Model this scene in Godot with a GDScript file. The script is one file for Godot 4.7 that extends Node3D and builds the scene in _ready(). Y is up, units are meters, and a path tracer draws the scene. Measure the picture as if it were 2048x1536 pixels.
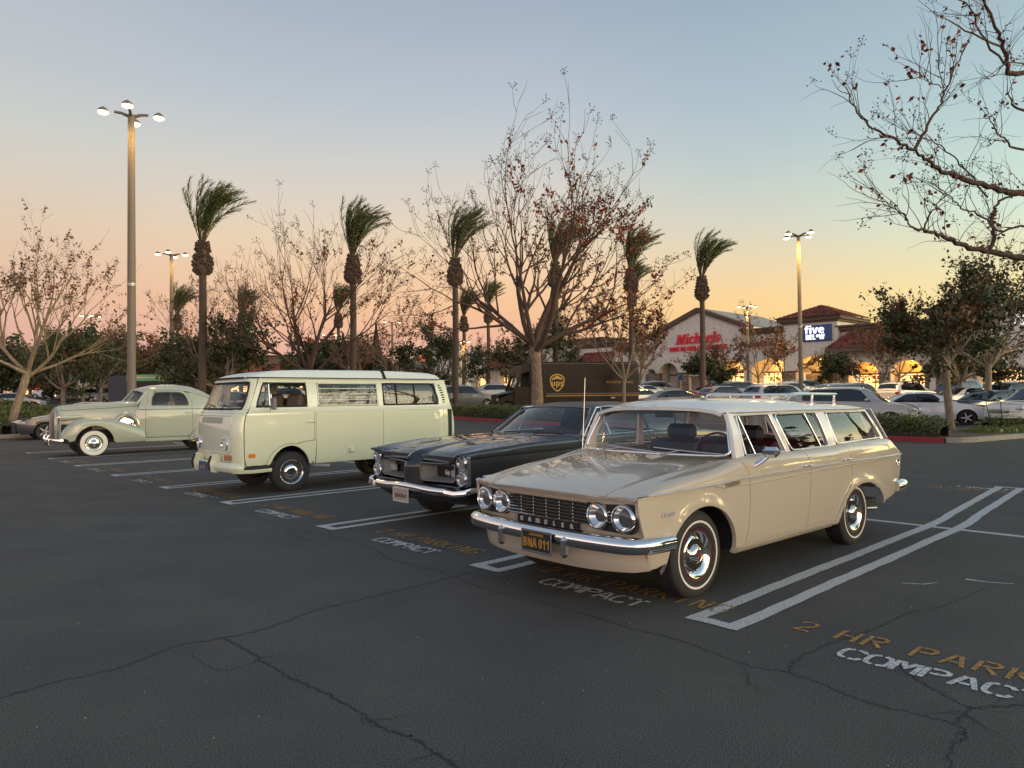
extends Node3D
# A parking lot at dusk: four old cars in a row, trees, palms and a shopping strip behind.

class MB:
	var v := PackedVector3Array()
	var n := PackedVector3Array()
	var u := PackedVector2Array()
	var c := PackedColorArray()
	var ix := PackedInt32Array()
	var col := Color.WHITE
	var use_col := false
	var xf := Transform3D()
	func vert(p: Vector3, nn: Vector3, uv := Vector2.ZERO) -> int:
		v.push_back(xf * p)
		n.push_back((xf.basis * nn).normalized())
		u.push_back(uv)
		c.push_back(col)
		return v.size() - 1
	func face(a: int, b: int, d: int) -> void: # counter-clockwise seen from outside
		ix.push_back(a); ix.push_back(d); ix.push_back(b)
	func tri(a: Vector3, b: Vector3, d: Vector3) -> void:
		var g := (b - a).cross(d - a).normalized()
		var k := vert(a, g, Vector2(a.x, a.y)); vert(b, g, Vector2(b.x, b.y)); vert(d, g, Vector2(d.x, d.y))
		face(k, k + 1, k + 2)
	func quad(a: Vector3, b: Vector3, d: Vector3, e: Vector3) -> void:
		var g := (b - a).cross(e - a)
		if g.length() < 1e-9:
			g = (d - b).cross(e - b)
		g = g.normalized()
		var k := vert(a, g, Vector2(0, 0)); vert(b, g, Vector2(1, 0)); vert(d, g, Vector2(1, 1)); vert(e, g, Vector2(0, 1))
		face(k, k + 1, k + 2); face(k, k + 2, k + 3)
	func _out(pts: Array, ctr: Vector3) -> void:
		var g: Vector3 = (pts[1] - pts[0]).cross(pts[2] - pts[0])
		var m: Vector3 = (pts[0] + pts[1] + pts[2]) / 3.0 - ctr
		if g.dot(m) < 0.0:
			pts.reverse()
		if pts.size() == 4:
			quad(pts[0], pts[1], pts[2], pts[3])
		else:
			tri(pts[0], pts[1], pts[2])
	func box(ctr: Vector3, size: Vector3, r := 0.0, bas := Basis()) -> void:
		var h := size * 0.5
		r = minf(r, minf(h.x, minf(h.y, h.z)) * 0.9)
		var P := func(s: Vector3, ax: int) -> Vector3:
			var q := Vector3(s.x * (h.x - r), s.y * (h.y - r), s.z * (h.z - r))
			q[ax] = s[ax] * h[ax]
			return ctr + bas * q
		for ax in 3:
			var a1 := (ax + 1) % 3
			var a2 := (ax + 2) % 3
			for sg in [-1.0, 1.0]:
				var q := []
				for e in [[-1, -1], [1, -1], [1, 1], [-1, 1]]:
					var s := Vector3.ZERO
					s[ax] = sg; s[a1] = e[0]; s[a2] = e[1]
					q.append(P.call(s, ax))
				_out(q, ctr)
		if r <= 0.0:
			return
		for ax in 3:
			var a1 := (ax + 1) % 3
			var a2 := (ax + 2) % 3
			for e in [[-1, -1], [1, -1], [1, 1], [-1, 1]]:
				var s := Vector3.ZERO
				s[a1] = e[0]; s[a2] = e[1]
				var s0 := s
				var s1 := s
				s0[ax] = -1; s1[ax] = 1
				_out([P.call(s0, a1), P.call(s1, a1), P.call(s1, a2), P.call(s0, a2)], ctr)
		for sx in [-1, 1]:
			for sy in [-1, 1]:
				for sz in [-1, 1]:
					var s := Vector3(sx, sy, sz)
					_out([P.call(s, 0), P.call(s, 1), P.call(s, 2)], ctr)
	func tube(path: Array, rad, sides := 6, caps := true) -> void:
		var m := path.size()
		var prev := Vector3.ZERO
		var first := v.size()
		var along := 0.0
		for k in m:
			var p: Vector3 = path[k]
			var t: Vector3 = ((path[mini(k + 1, m - 1)] as Vector3) - (path[maxi(k - 1, 0)] as Vector3)).normalized()
			if k == 0:
				prev = t.cross(Vector3.RIGHT if absf(t.x) < 0.8 else Vector3.UP).normalized()
			else:
				along += p.distance_to(path[k - 1])
			var s := (prev - t * prev.dot(t)).normalized()
			prev = s
			var b := t.cross(s)
			var r: float = rad[k] if rad is Array or rad is PackedFloat32Array else rad
			for j in sides + 1:
				var a := TAU * j / sides
				var d := s * cos(a) + b * sin(a)
				vert(p + d * r, d, Vector2(float(j) / sides, along))
		for k in m - 1:
			for j in sides:
				var q := first + k * (sides + 1) + j
				face(q, q + 1, q + sides + 2)
				face(q, q + sides + 2, q + sides + 1)
		if caps:
			for e in 2:
				var k := 0 if e == 0 else m - 1
				var t: Vector3 = ((path[k] as Vector3) - (path[1 if e == 0 else m - 2] as Vector3)).normalized()
				var q := vert(path[k], t)
				var base := first + k * (sides + 1)
				var w := v.size()
				for j in sides + 1:
					v.push_back(v[base + j]); n.push_back((xf.basis * t).normalized()); u.push_back(u[base + j]); c.push_back(col)
				for j in sides:
					if e == 0:
						face(q, w + j + 1, w + j)
					else:
						face(q, w + j, w + j + 1)
	# prof: points (radius, height along local y); turned about local y
	func lathe(prof: Array, segs := 24, at := Transform3D(), crease := 0.7, a0 := 0.0, a1 := TAU) -> void:
		var m := prof.size()
		var rows := [] # each: [point2, normal2]
		for k in m - 1:
			var d: Vector2 = prof[k + 1] - prof[k]
			if d.length() < 1e-7:
				continue
			var nn := Vector2(d.y, -d.x).normalized()
			var na := nn
			var nb := nn
			if k > 0:
				var e: Vector2 = prof[k] - prof[k - 1]
				var n0 := Vector2(e.y, -e.x).normalized()
				if n0.dot(nn) > crease:
					na = (n0 + nn).normalized()
			if k < m - 2:
				var e: Vector2 = prof[k + 2] - prof[k + 1]
				var n1 := Vector2(e.y, -e.x).normalized()
				if n1.dot(nn) > crease:
					nb = (n1 + nn).normalized()
			rows.append([prof[k], na, prof[k + 1], nb])
		for rw in rows:
			var first := v.size()
			for j in segs + 1:
				var a := lerpf(a0, a1, float(j) / segs)
				var ca := cos(a)
				var sa := sin(a)
				vert(at * Vector3(rw[0].x * ca, rw[0].y, rw[0].x * sa), at.basis * Vector3(rw[1].x * ca, rw[1].y, rw[1].x * sa), Vector2(float(j) / segs, rw[0].y))
				vert(at * Vector3(rw[2].x * ca, rw[2].y, rw[2].x * sa), at.basis * Vector3(rw[3].x * ca, rw[3].y, rw[3].x * sa), Vector2(float(j) / segs, rw[2].y))
			for j in segs:
				var q := first + j * 2
				face(q, q + 1, q + 3)
				face(q, q + 3, q + 2)
	# sweep a closed 2D section (x = side, y = up) along a path
	func sweep(path: Array, sec: Array, upv := Vector3.UP, caps := true, scales = null) -> void:
		var m := path.size()
		var K := sec.size()
		var area := 0.0
		for k in K:
			var p: Vector2 = sec[k]
			var q: Vector2 = sec[(k + 1) % K]
			area += p.cross(q)
		var fr := []
		for k in m:
			var t: Vector3 = ((path[mini(k + 1, m - 1)] as Vector3) - (path[maxi(k - 1, 0)] as Vector3)).normalized()
			var s := t.cross(upv).normalized()
			fr.append([path[k], s, s.cross(t).normalized()])
		for k in K:
			var p: Vector2 = sec[k]
			var q: Vector2 = sec[(k + 1) % K]
			var e := q - p
			if e.length() < 1e-7:
				continue
			var nn := Vector2(e.y, -e.x).normalized() * signf(area)
			var pe: Vector2 = p - (sec[(k + K - 1) % K] as Vector2)
			var ne: Vector2 = (sec[(k + 2) % K] as Vector2) - q
			var n0 := Vector2(pe.y, -pe.x).normalized() * signf(area)
			var n1 := Vector2(ne.y, -ne.x).normalized() * signf(area)
			var na := (n0 + nn).normalized() if n0.dot(nn) > 0.7 else nn
			var nb := (n1 + nn).normalized() if n1.dot(nn) > 0.7 else nn
			var first := v.size()
			for j in m:
				var f: Array = fr[j]
				var sc: float = scales[j] if scales != null else 1.0
				vert(f[0] + f[1] * p.x * sc + f[2] * p.y * sc, f[1] * na.x + f[2] * na.y)
				vert(f[0] + f[1] * q.x * sc + f[2] * q.y * sc, f[1] * nb.x + f[2] * nb.y)
			for j in m - 1:
				var w := first + j * 2
				var g := (v[w + 1] - v[w]).cross(v[w + 2] - v[w])
				if g.dot(n[w]) > 0.0:
					face(w, w + 1, w + 3); face(w, w + 3, w + 2)
				else:
					face(w, w + 3, w + 1); face(w, w + 2, w + 3)
		if caps:
			var poly := PackedVector2Array(sec)
			var tr := Geometry2D.triangulate_polygon(poly)
			for e in [0, m - 1]:
				var f: Array = fr[e]
				var t: Vector3 = ((path[0] as Vector3) - (path[1] as Vector3)).normalized() if e == 0 else ((path[m - 1] as Vector3) - (path[m - 2] as Vector3)).normalized()
				var sc: float = scales[e] if scales != null else 1.0
				for k in range(0, tr.size(), 3):
					var q := []
					for w in 3:
						var p: Vector2 = poly[tr[k + w]] * sc
						q.append(f[0] + f[1] * p.x + f[2] * p.y)
					if ((q[1] - q[0]) as Vector3).cross(q[2] - q[0]).dot(t) < 0.0:
						q.reverse()
					tri(q[0], q[1], q[2])
	# polygon in local XY pushed out from z0 to z1
	func prism(poly: PackedVector2Array, z0: float, z1: float, at := Transform3D(), back := true) -> void:
		if Geometry2D.is_polygon_clockwise(poly):
			poly = poly.duplicate(); poly.reverse()
		var tr := Geometry2D.triangulate_polygon(poly)
		for k in range(0, tr.size(), 3):
			var a := poly[tr[k]]
			var b := poly[tr[k + 1]]
			var d := poly[tr[k + 2]]
			if (b - a).cross(d - a) < 0.0:
				var e := b; b = d; d = e
			tri(at * Vector3(a.x, a.y, z1), at * Vector3(b.x, b.y, z1), at * Vector3(d.x, d.y, z1))
			if back:
				tri(at * Vector3(a.x, a.y, z0), at * Vector3(d.x, d.y, z0), at * Vector3(b.x, b.y, z0))
		for k in poly.size():
			var a := poly[k]
			var b := poly[(k + 1) % poly.size()]
			quad(at * Vector3(a.x, a.y, z0), at * Vector3(b.x, b.y, z0), at * Vector3(b.x, b.y, z1), at * Vector3(a.x, a.y, z1))
	# a skin over a 2D polygon: f(a, b) -> point; ref = a point inside the body
	func panel(poly: PackedVector2Array, f: Callable, cell: float, thick := 0.015, ref := Vector3.ZERO, asp := 1.0) -> void:
		var bd := PackedVector2Array()
		var K := poly.size()
		for k in K:
			var a := poly[k]
			var b := poly[(k + 1) % K]
			var L := Vector2((b.x - a.x) * asp, b.y - a.y).length()
			var w := maxi(1, ceili(L / cell))
			for j in w:
				bd.push_back(a.lerp(b, float(j) / w))
		var pts := bd.duplicate()
		var lo := Vector2(1e9, 1e9)
		var hi := Vector2(-1e9, -1e9)
		for p in bd:
			lo = lo.min(p); hi = hi.max(p)
		var cx := cell / asp
		var nx := int((hi.x - lo.x) / cx)
		var ny := int((hi.y - lo.y) / cell)
		for a in nx + 1:
			for b in ny + 1:
				var p := Vector2(lo.x + (a + 0.5) * cx, lo.y + (b + 0.5) * cell)
				if not Geometry2D.is_point_in_polygon(p, bd):
					continue
				var near := false
				for q in bd:
					if absf((q.x - p.x) * asp) < cell * 0.45 and absf(q.y - p.y) < cell * 0.45:
						near = true
						break
				if not near:
					pts.push_back(p)
		var sc := PackedVector2Array()
		for p in pts:
			sc.push_back(Vector2(p.x * asp, p.y))
		var scb := sc.slice(0, bd.size())
		var real := sc.size()
		var lo2 := Vector2(lo.x * asp, lo.y) - Vector2.ONE * cell * 3.0
		var hi2 := Vector2(hi.x * asp, hi.y) + Vector2.ONE * cell * 3.0
		for k in 24: # a ring outside, so that the rim of the polygon is not the hull
			var f1 := k / 24.0
			sc.push_back(Vector2(lerpf(lo2.x, hi2.x, f1), lo2.y - 0.01 * sin(f1 * PI)))
			sc.push_back(Vector2(lerpf(hi2.x, lo2.x, f1), hi2.y + 0.01 * sin(f1 * PI)))
			sc.push_back(Vector2(lo2.x - 0.01 * sin(f1 * PI), lerpf(hi2.y, lo2.y, f1)))
			sc.push_back(Vector2(hi2.x + 0.01 * sin(f1 * PI), lerpf(lo2.y, hi2.y, f1)))
		var tr := Geometry2D.triangulate_delaunay(sc)
		var first := v.size()
		var e := 0.004
		var sgn := 0.0
		var nor := PackedVector3Array()
		var pos := PackedVector3Array()
		for p in pts:
			var q: Vector3 = f.call(p.x, p.y)
			var dx: Vector3 = f.call(p.x + e / asp, p.y) - f.call(p.x - e / asp, p.y)
			var dy: Vector3 = f.call(p.x, p.y + e) - f.call(p.x, p.y - e)
			var g := dx.cross(dy).normalized()
			if sgn == 0.0:
				sgn = 1.0 if g.dot(q - ref) > 0.0 else -1.0
			nor.push_back(g * sgn); pos.push_back(q)
			vert(q, g * sgn, Vector2(p.x, p.y))
		var ars := 0.0
		for k in range(0, tr.size(), 3):
			var a := tr[k]
			var b := tr[k + 1]
			var d := tr[k + 2]
			if a >= real or b >= real or d >= real:
				continue
			var m := (sc[a] + sc[b] + sc[d]) / 3.0
			if not Geometry2D.is_point_in_polygon(m, scb):
				continue
			if absf((sc[b] - sc[a]).cross(sc[d] - sc[a])) < 1e-8:
				continue
			ars += absf((sc[b] - sc[a]).cross(sc[d] - sc[a])) * 0.5
			if (pos[b] - pos[a]).cross(pos[d] - pos[a]).dot(nor[a]) > 0.0:
				face(first + a, first + b, first + d)
			else:
				face(first + a, first + d, first + b)
		var arp := 0.0
		for k in scb.size():
			arp += scb[k].cross(scb[(k + 1) % scb.size()]) * 0.5
		if thick > 0.0:
			var B := bd.size()
			for k in B:
				var k2 := (k + 1) % B
				var a := pos[k]
				var b := pos[k2]
				var a2 := a - nor[k] * thick
				var b2 := b - nor[k2] * thick
				var g := (b - a).cross(a2 - a).normalized()
				var w := vert(a, g); vert(b, g); vert(b2, g); vert(a2, g)
				face(w, w + 1, w + 2); face(w, w + 2, w + 3)
	func grid(f: Callable, a0: float, a1: float, na: int, b0: float, b1: float, nb: int, ref := Vector3.ZERO) -> void:
		var first := v.size()
		var ea := (a1 - a0) / na * 0.2
		var eb := (b1 - b0) / nb * 0.2
		var sgn := 0.0
		for i in na + 1:
			for j in nb + 1:
				var a := lerpf(a0, a1, float(i) / na)
				var b := lerpf(b0, b1, float(j) / nb)
				var p: Vector3 = f.call(a, b)
				var g: Vector3 = ((f.call(a + ea, b) - f.call(a - ea, b)) as Vector3).cross(f.call(a, b + eb) - f.call(a, b - eb)).normalized()
				if sgn == 0.0:
					sgn = 1.0 if g.dot(p - ref) > 0.0 else -1.0
				vert(p, g * sgn, Vector2(a, b))
		for i in na:
			for j in nb:
				var q := first + i * (nb + 1) + j
				if sgn > 0.0:
					face(q, q + nb + 1, q + nb + 2); face(q, q + nb + 2, q + 1)
				else:
					face(q, q + nb + 2, q + nb + 1); face(q, q + 1, q + nb + 2)
	func text(t: String, h: float, depth: float, at: Transform3D, font := "Droid Sans", weight := 700, slant := 0.0, wide := 1.0) -> void:
		var sf := SystemFont.new()
		sf.font_names = PackedStringArray([font])
		sf.font_weight = weight
		var tm := TextMesh.new()
		tm.font = sf
		tm.font_size = 64
		tm.pixel_size = h / 46.0
		tm.depth = depth
		tm.curve_step = 2.0
		tm.text = t
		var s := tm.surface_get_arrays(0)
		var pv: PackedVector3Array = s[Mesh.ARRAY_VERTEX]
		var pn: PackedVector3Array = s[Mesh.ARRAY_NORMAL]
		var pi: PackedInt32Array = s[Mesh.ARRAY_INDEX]
		var first := v.size()
		for k in pv.size():
			var p := pv[k]
			vert(at * Vector3(p.x * wide + p.y * slant, p.y, p.z), at.basis * pn[k])
		for k in pi:
			ix.push_back(first + k)
	func mesh() -> ArrayMesh:
		var a := []
		a.resize(Mesh.ARRAY_MAX)
		a[Mesh.ARRAY_VERTEX] = v
		a[Mesh.ARRAY_NORMAL] = n
		a[Mesh.ARRAY_TEX_UV] = u
		if use_col:
			a[Mesh.ARRAY_COLOR] = c
		a[Mesh.ARRAY_INDEX] = ix
		var m := ArrayMesh.new()
		m.add_surface_from_arrays(Mesh.PRIMITIVE_TRIANGLES, a)
		return m

var names := {}
var M := {}
var rng := RandomNumberGenerator.new()

func numbered(called: String) -> String:
	var k: int = names.get(called, 0)
	names[called] = k + 1
	return called if k == 0 else "%s_%03d" % [called, k]

func thing(called: String, label: String, category: String, at := Vector3.ZERO, turn := 0.0, group := "") -> Node3D:
	var o := Node3D.new()
	o.name = numbered(called)
	add_child(o)
	o.position = at
	o.rotation.y = turn
	o.set_meta("label", label)
	o.set_meta("category", category)
	if group != "":
		o.set_meta("group", group)
	return o

func put(called: String, m, mat: Material, parent: Node3D, kind := "", xf := Transform3D()) -> MeshInstance3D:
	var o := MeshInstance3D.new()
	o.name = called if parent != self else numbered(called)
	o.mesh = m.mesh() if m is MB else m
	o.material_override = mat
	o.transform = xf
	parent.add_child(o, true)
	if kind != "":
		o.set_meta("kind", kind)
	return o

func joint(called: String, parent: Node3D, at := Vector3.ZERO) -> Node3D:
	var o := Node3D.new()
	o.name = called
	parent.add_child(o, true)
	o.position = at
	return o

func copy_of(o: Node3D, called: String, label: String, at: Vector3, turn: float, group := "") -> Node3D:
	var d: Node3D = o.duplicate()
	d.name = numbered(called)
	add_child(d)
	d.position = at
	d.rotation = Vector3(0, turn, 0)
	d.set_meta("label", label)
	if group != "":
		d.set_meta("group", group)
	return d

func mt(r: float, g: float, b: float, rough := 0.6, metal := 0.0, spec := 0.5) -> StandardMaterial3D:
	var m := StandardMaterial3D.new()
	m.albedo_color = Color(r, g, b).linear_to_srgb()
	m.roughness = rough
	m.metallic = metal
	m.metallic_specular = spec
	return m

func glow(r: float, g: float, b: float, e: float) -> StandardMaterial3D:
	var m := mt(r, g, b, 0.5)
	m.emission_enabled = true
	m.emission = Color(r, g, b).linear_to_srgb()
	m.emission_energy_multiplier = e
	return m

func paint(r: float, g: float, b: float, rough := 0.35, coat := 1.0) -> StandardMaterial3D:
	var m := mt(r, g, b, rough)
	m.clearcoat_enabled = true
	m.clearcoat = coat
	m.clearcoat_roughness = 0.03
	return m

func pane(r: float, g: float, b: float, a: float) -> StandardMaterial3D:
	var m := mt(r, g, b, 0.02)
	m.transparency = BaseMaterial3D.TRANSPARENCY_ALPHA
	m.albedo_color.a = a
	return m

func noise_tex(freq: float, octaves: int, lo: Color, hi: Color, size := 512, sd := 1, normal := false, bump := 4.0, kind := FastNoiseLite.TYPE_SIMPLEX_SMOOTH) -> NoiseTexture2D:
	var fn := FastNoiseLite.new()
	fn.seed = sd
	fn.noise_type = kind
	fn.frequency = freq
	fn.fractal_octaves = octaves
	var t := NoiseTexture2D.new()
	t.width = size
	t.height = size
	t.seamless = true
	t.noise = fn
	if normal:
		t.as_normal_map = true
		t.bump_strength = bump
	else:
		var gr := Gradient.new()
		gr.set_color(0, lo)
		gr.set_color(1, hi)
		t.color_ramp = gr
	return t

# smooth curve through flat pairs [x0, y0, x1, y1, ...]
func crv(t: Array, x: float) -> float:
	var m := t.size() / 2
	if x <= t[0]:
		return t[1]
	if x >= t[2 * m - 2]:
		return t[2 * m - 1]
	var k := 0
	while x > t[2 * k + 2]:
		k += 1
	var x0: float = t[2 * k]
	var x1: float = t[2 * k + 2]
	var y0: float = t[2 * k + 1]
	var y1: float = t[2 * k + 3]
	var h := x1 - x0
	var d := (y1 - y0) / h
	var m0 := d
	var m1 := d
	if k > 0:
		var dp: float = (y0 - t[2 * k - 1]) / (x0 - t[2 * k - 2])
		m0 = 0.0 if dp * d <= 0.0 else 2.0 * dp * d / (dp + d)
	if k < m - 2:
		var dn: float = (t[2 * k + 5] - y1) / (t[2 * k + 4] - x1)
		m1 = 0.0 if dn * d <= 0.0 else 2.0 * dn * d / (dn + d)
	var s := (x - x0) / h
	var s2 := s * s
	var s3 := s2 * s
	return y0 * (2 * s3 - 3 * s2 + 1) + h * m0 * (s3 - 2 * s2 + s) + y1 * (-2 * s3 + 3 * s2) + h * m1 * (s3 - s2)

# polyline through flat pairs, rounded by Catmull-Rom with n steps a span
func curve2(t: Array, n := 5, closed := false) -> PackedVector2Array:
	var m := t.size() / 2
	var p := PackedVector2Array()
	for k in m:
		p.push_back(Vector2(t[2 * k], t[2 * k + 1]))
	var out := PackedVector2Array()
	for k in (m if closed else m - 1):
		var a := p[(k + m - 1) % m] if closed or k > 0 else p[0]
		var b := p[k]
		var c := p[(k + 1) % m]
		var d := p[(k + 2) % m] if closed or k < m - 2 else p[m - 1]
		for j in n:
			var s := float(j) / n
			out.push_back(b.cubic_interpolate(c, a, d, s))
	if not closed:
		out.push_back(p[m - 1])
	return out

func pts(t: Array) -> PackedVector2Array:
	var p := PackedVector2Array()
	for k in t.size() / 2:
		p.push_back(Vector2(t[2 * k], t[2 * k + 1]))
	return p

func arc(cx: float, cy: float, r: float, a0: float, a1: float, n := 12, ry := -1.0) -> PackedVector2Array:
	var p := PackedVector2Array()
	for k in n + 1:
		var a := deg_to_rad(lerpf(a0, a1, float(k) / n))
		p.push_back(Vector2(cx + cos(a) * r, cy + sin(a) * (r if ry < 0 else ry)))
	return p

# round the corners of a polygon
func rounded(poly: PackedVector2Array, r: float, n := 4) -> PackedVector2Array:
	var out := PackedVector2Array()
	var m := poly.size()
	for k in m:
		var p := poly[k]
		var a := poly[(k + m - 1) % m]
		var b := poly[(k + 1) % m]
		var d := minf(r, minf(p.distance_to(a), p.distance_to(b)) * 0.45)
		var q0 := p + (a - p).normalized() * d
		var q1 := p + (b - p).normalized() * d
		for j in n + 1:
			var s := float(j) / n
			out.push_back(q0.lerp(p, s).lerp(p.lerp(q1, s), s))
	return out

func v3(path: PackedVector2Array, z: float) -> Array:
	var o := []
	for p in path:
		o.append(Vector3(p.x, p.y, z))
	return o

func line3(t: Array) -> Array:
	var o := []
	for k in t.size() / 3:
		o.append(Vector3(t[3 * k], t[3 * k + 1], t[3 * k + 2]))
	return o

func smooth3(t: Array, n := 4) -> Array:
	var p := line3(t) if not t[0] is Vector3 else t
	var m := p.size()
	var out := []
	for k in m - 1:
		for j in n:
			out.append((p[k] as Vector3).cubic_interpolate(p[k + 1], p[maxi(k - 1, 0)], p[mini(k + 2, m - 1)], float(j) / n))
	out.append(p[m - 1])
	return out

func gh(x: float, z: float) -> float: # height of the lot: flat near the cars, rising gently towards the shops
	var d := clampf(-z - 25.0, 0.0, 125.0)
	return 0.026 * d * d / (d + 6.0)

var AX := Vector3(0.688, 0, 0.726)   # along the front of the stalls, to the right
var DP := Vector3(0.726, 0, -0.688)  # into the stalls

func _ready() -> void:
	rng.seed = 20240
	camera_sky_sun()
	materials()
	ground()
	islands()
	buildings()
	far_scene()
	lamps()
	trees()
	background_cars()
	delivery_truck()
	rambler()
	coupe()
	bus()
	prewar()
	small_things()

func camera_sky_sun() -> void:
	var cam := Camera3D.new()
	cam.name = "camera"
	cam.fov = 55.97
	cam.near = 0.05
	cam.far = 9000.0
	var pit := deg_to_rad(1.03)
	var rol := deg_to_rad(0.6)
	var f := Vector3(0, sin(pit), -cos(pit))
	var u := Vector3.RIGHT.cross(f)
	var r2 := Vector3.RIGHT * cos(rol) - u * sin(rol)
	var u2 := u * cos(rol) + Vector3.RIGHT * sin(rol)
	cam.transform = Transform3D(Basis(r2, u2, -f), Vector3(0, 1.5, 0))
	add_child(cam)
	cam.current = true
	var env := Environment.new()
	env.background_mode = Environment.BG_SKY
	env.tonemap_mode = Environment.TONE_MAPPER_LINEAR
	env.tonemap_exposure = 1.0
	env.sdfgi_enabled = true
	env.ssao_enabled = true
	env.ssil_enabled = true
	env.sky = Sky.new()
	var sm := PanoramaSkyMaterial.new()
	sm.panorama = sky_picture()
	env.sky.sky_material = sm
	var we := WorldEnvironment.new()
	we.name = "world_environment"
	we.environment = env
	add_child(we)
	var sun := DirectionalLight3D.new()
	sun.name = "sun"
	sun.light_energy = 0.15
	sun.light_color = Color(1.0, 0.86, 0.62)
	sun.light_angular_distance = 20.0
	sun.shadow_enabled = true
	sun.sky_mode = DirectionalLight3D.SKY_MODE_LIGHT_ONLY
	var az := deg_to_rad(105.0)
	var el := deg_to_rad(7.0)
	var d := Vector3(sin(az) * cos(el), sin(el), -cos(az) * cos(el))
	add_child(sun)
	sun.look_at_from_position(Vector3.ZERO, -d, Vector3.UP)

# air at dusk: rose and grey away from the set sun, yellow towards it, blue above
func sky_picture() -> ImageTexture:
	var els := [0.0, 4.0, 7.0, 9.5, 12.0, 15.0, 18.0, 22.0, 28.0, 40.0, 90.0]
	var azs := [-180.0, -110.0, -36.0, -18.0, 0.0, 18.0, 34.0, 60.0, 105.0, 150.0, 180.0]
	var L := [[214, 184, 176], [228, 176, 160], [233, 191, 163], [230, 198, 172], [226, 203, 179], [216, 207, 192], [205, 207, 202], [192, 197, 202], [181, 188, 198], [158, 171, 189], [138, 156, 184]]
	var C := [[226, 186, 172], [240, 184, 158], [248, 197, 154], [246, 208, 168], [238, 214, 184], [224, 213, 198], [208, 208, 205], [189, 198, 207], [167, 180, 196], [148, 165, 190], [136, 155, 184]]
	var R := [[255, 205, 140], [255, 210, 142], [254, 215, 152], [240, 217, 176], [222, 216, 192], [204, 211, 202], [188, 203, 205], [174, 192, 203], [157, 177, 194], [142, 163, 188], [134, 154, 183]]
	var Q := [[255, 226, 152], [255, 229, 158], [250, 230, 172], [232, 229, 190], [212, 230, 212], [200, 222, 212], [186, 210, 210], [172, 196, 203], [157, 178, 192], [143, 164, 188], [134, 154, 183]]
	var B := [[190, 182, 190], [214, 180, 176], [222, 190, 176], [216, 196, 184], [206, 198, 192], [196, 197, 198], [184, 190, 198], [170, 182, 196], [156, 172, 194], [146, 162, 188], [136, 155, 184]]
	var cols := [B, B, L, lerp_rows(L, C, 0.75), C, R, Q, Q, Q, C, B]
	var gain := [2.3, 1.9, 1.0, 1.0, 1.0, 1.0, 1.0, 2.6, 8.0, 5.0, 2.3]  # sky behind the viewer lifted above dusk level, as fill for store walls
	var W := 720
	var Hh := 360
	var data := PackedFloat32Array()
	data.resize(W * Hh * 3)
	for y in Hh:
		var el := 90.0 - (y + 0.5) / Hh * 180.0
		var e := maxf(el, 0.0)
		var ke := 0
		while ke < els.size() - 2 and e > els[ke + 1]:
			ke += 1
		var te: float = clampf((e - els[ke]) / (els[ke + 1] - els[ke]), 0, 1)
		var row := []
		for k in azs.size():
			var a: Array = cols[k][ke]
			var b: Array = cols[k][ke + 1]
			var cc := Color8(a[0], a[1], a[2]).srgb_to_linear().lerp(Color8(b[0], b[1], b[2]).srgb_to_linear(), te)
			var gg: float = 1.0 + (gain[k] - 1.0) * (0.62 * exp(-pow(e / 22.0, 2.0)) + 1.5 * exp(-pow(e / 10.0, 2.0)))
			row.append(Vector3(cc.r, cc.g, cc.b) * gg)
		for x in W:
			var az := (x + 0.5) / W * 360.0
			if az > 180.0:
				az -= 360.0
			var ka := 0
			while ka < azs.size() - 2 and az > azs[ka + 1]:
				ka += 1
			var ta: float = clampf((az - azs[ka]) / (azs[ka + 1] - azs[ka]), 0, 1)
			ta = lerpf(ta, ta * ta * (3.0 - 2.0 * ta), 0.6)
			var p: Vector3 = (row[ka] as Vector3).lerp(row[ka + 1], ta)
			var q := (y * W + x) * 3
			data[q] = p.x
			data[q + 1] = p.y
			data[q + 2] = p.z
	return ImageTexture.create_from_image(Image.create_from_data(W, Hh, false, Image.FORMAT_RGBF, data.to_byte_array()))

func lerp_rows(a: Array, b: Array, t: float) -> Array:
	var o := []
	for k in a.size():
		o.append([int(lerpf(a[k][0], b[k][0], t)), int(lerpf(a[k][1], b[k][1], t)), int(lerpf(a[k][2], b[k][2], t))])
	return o

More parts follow.
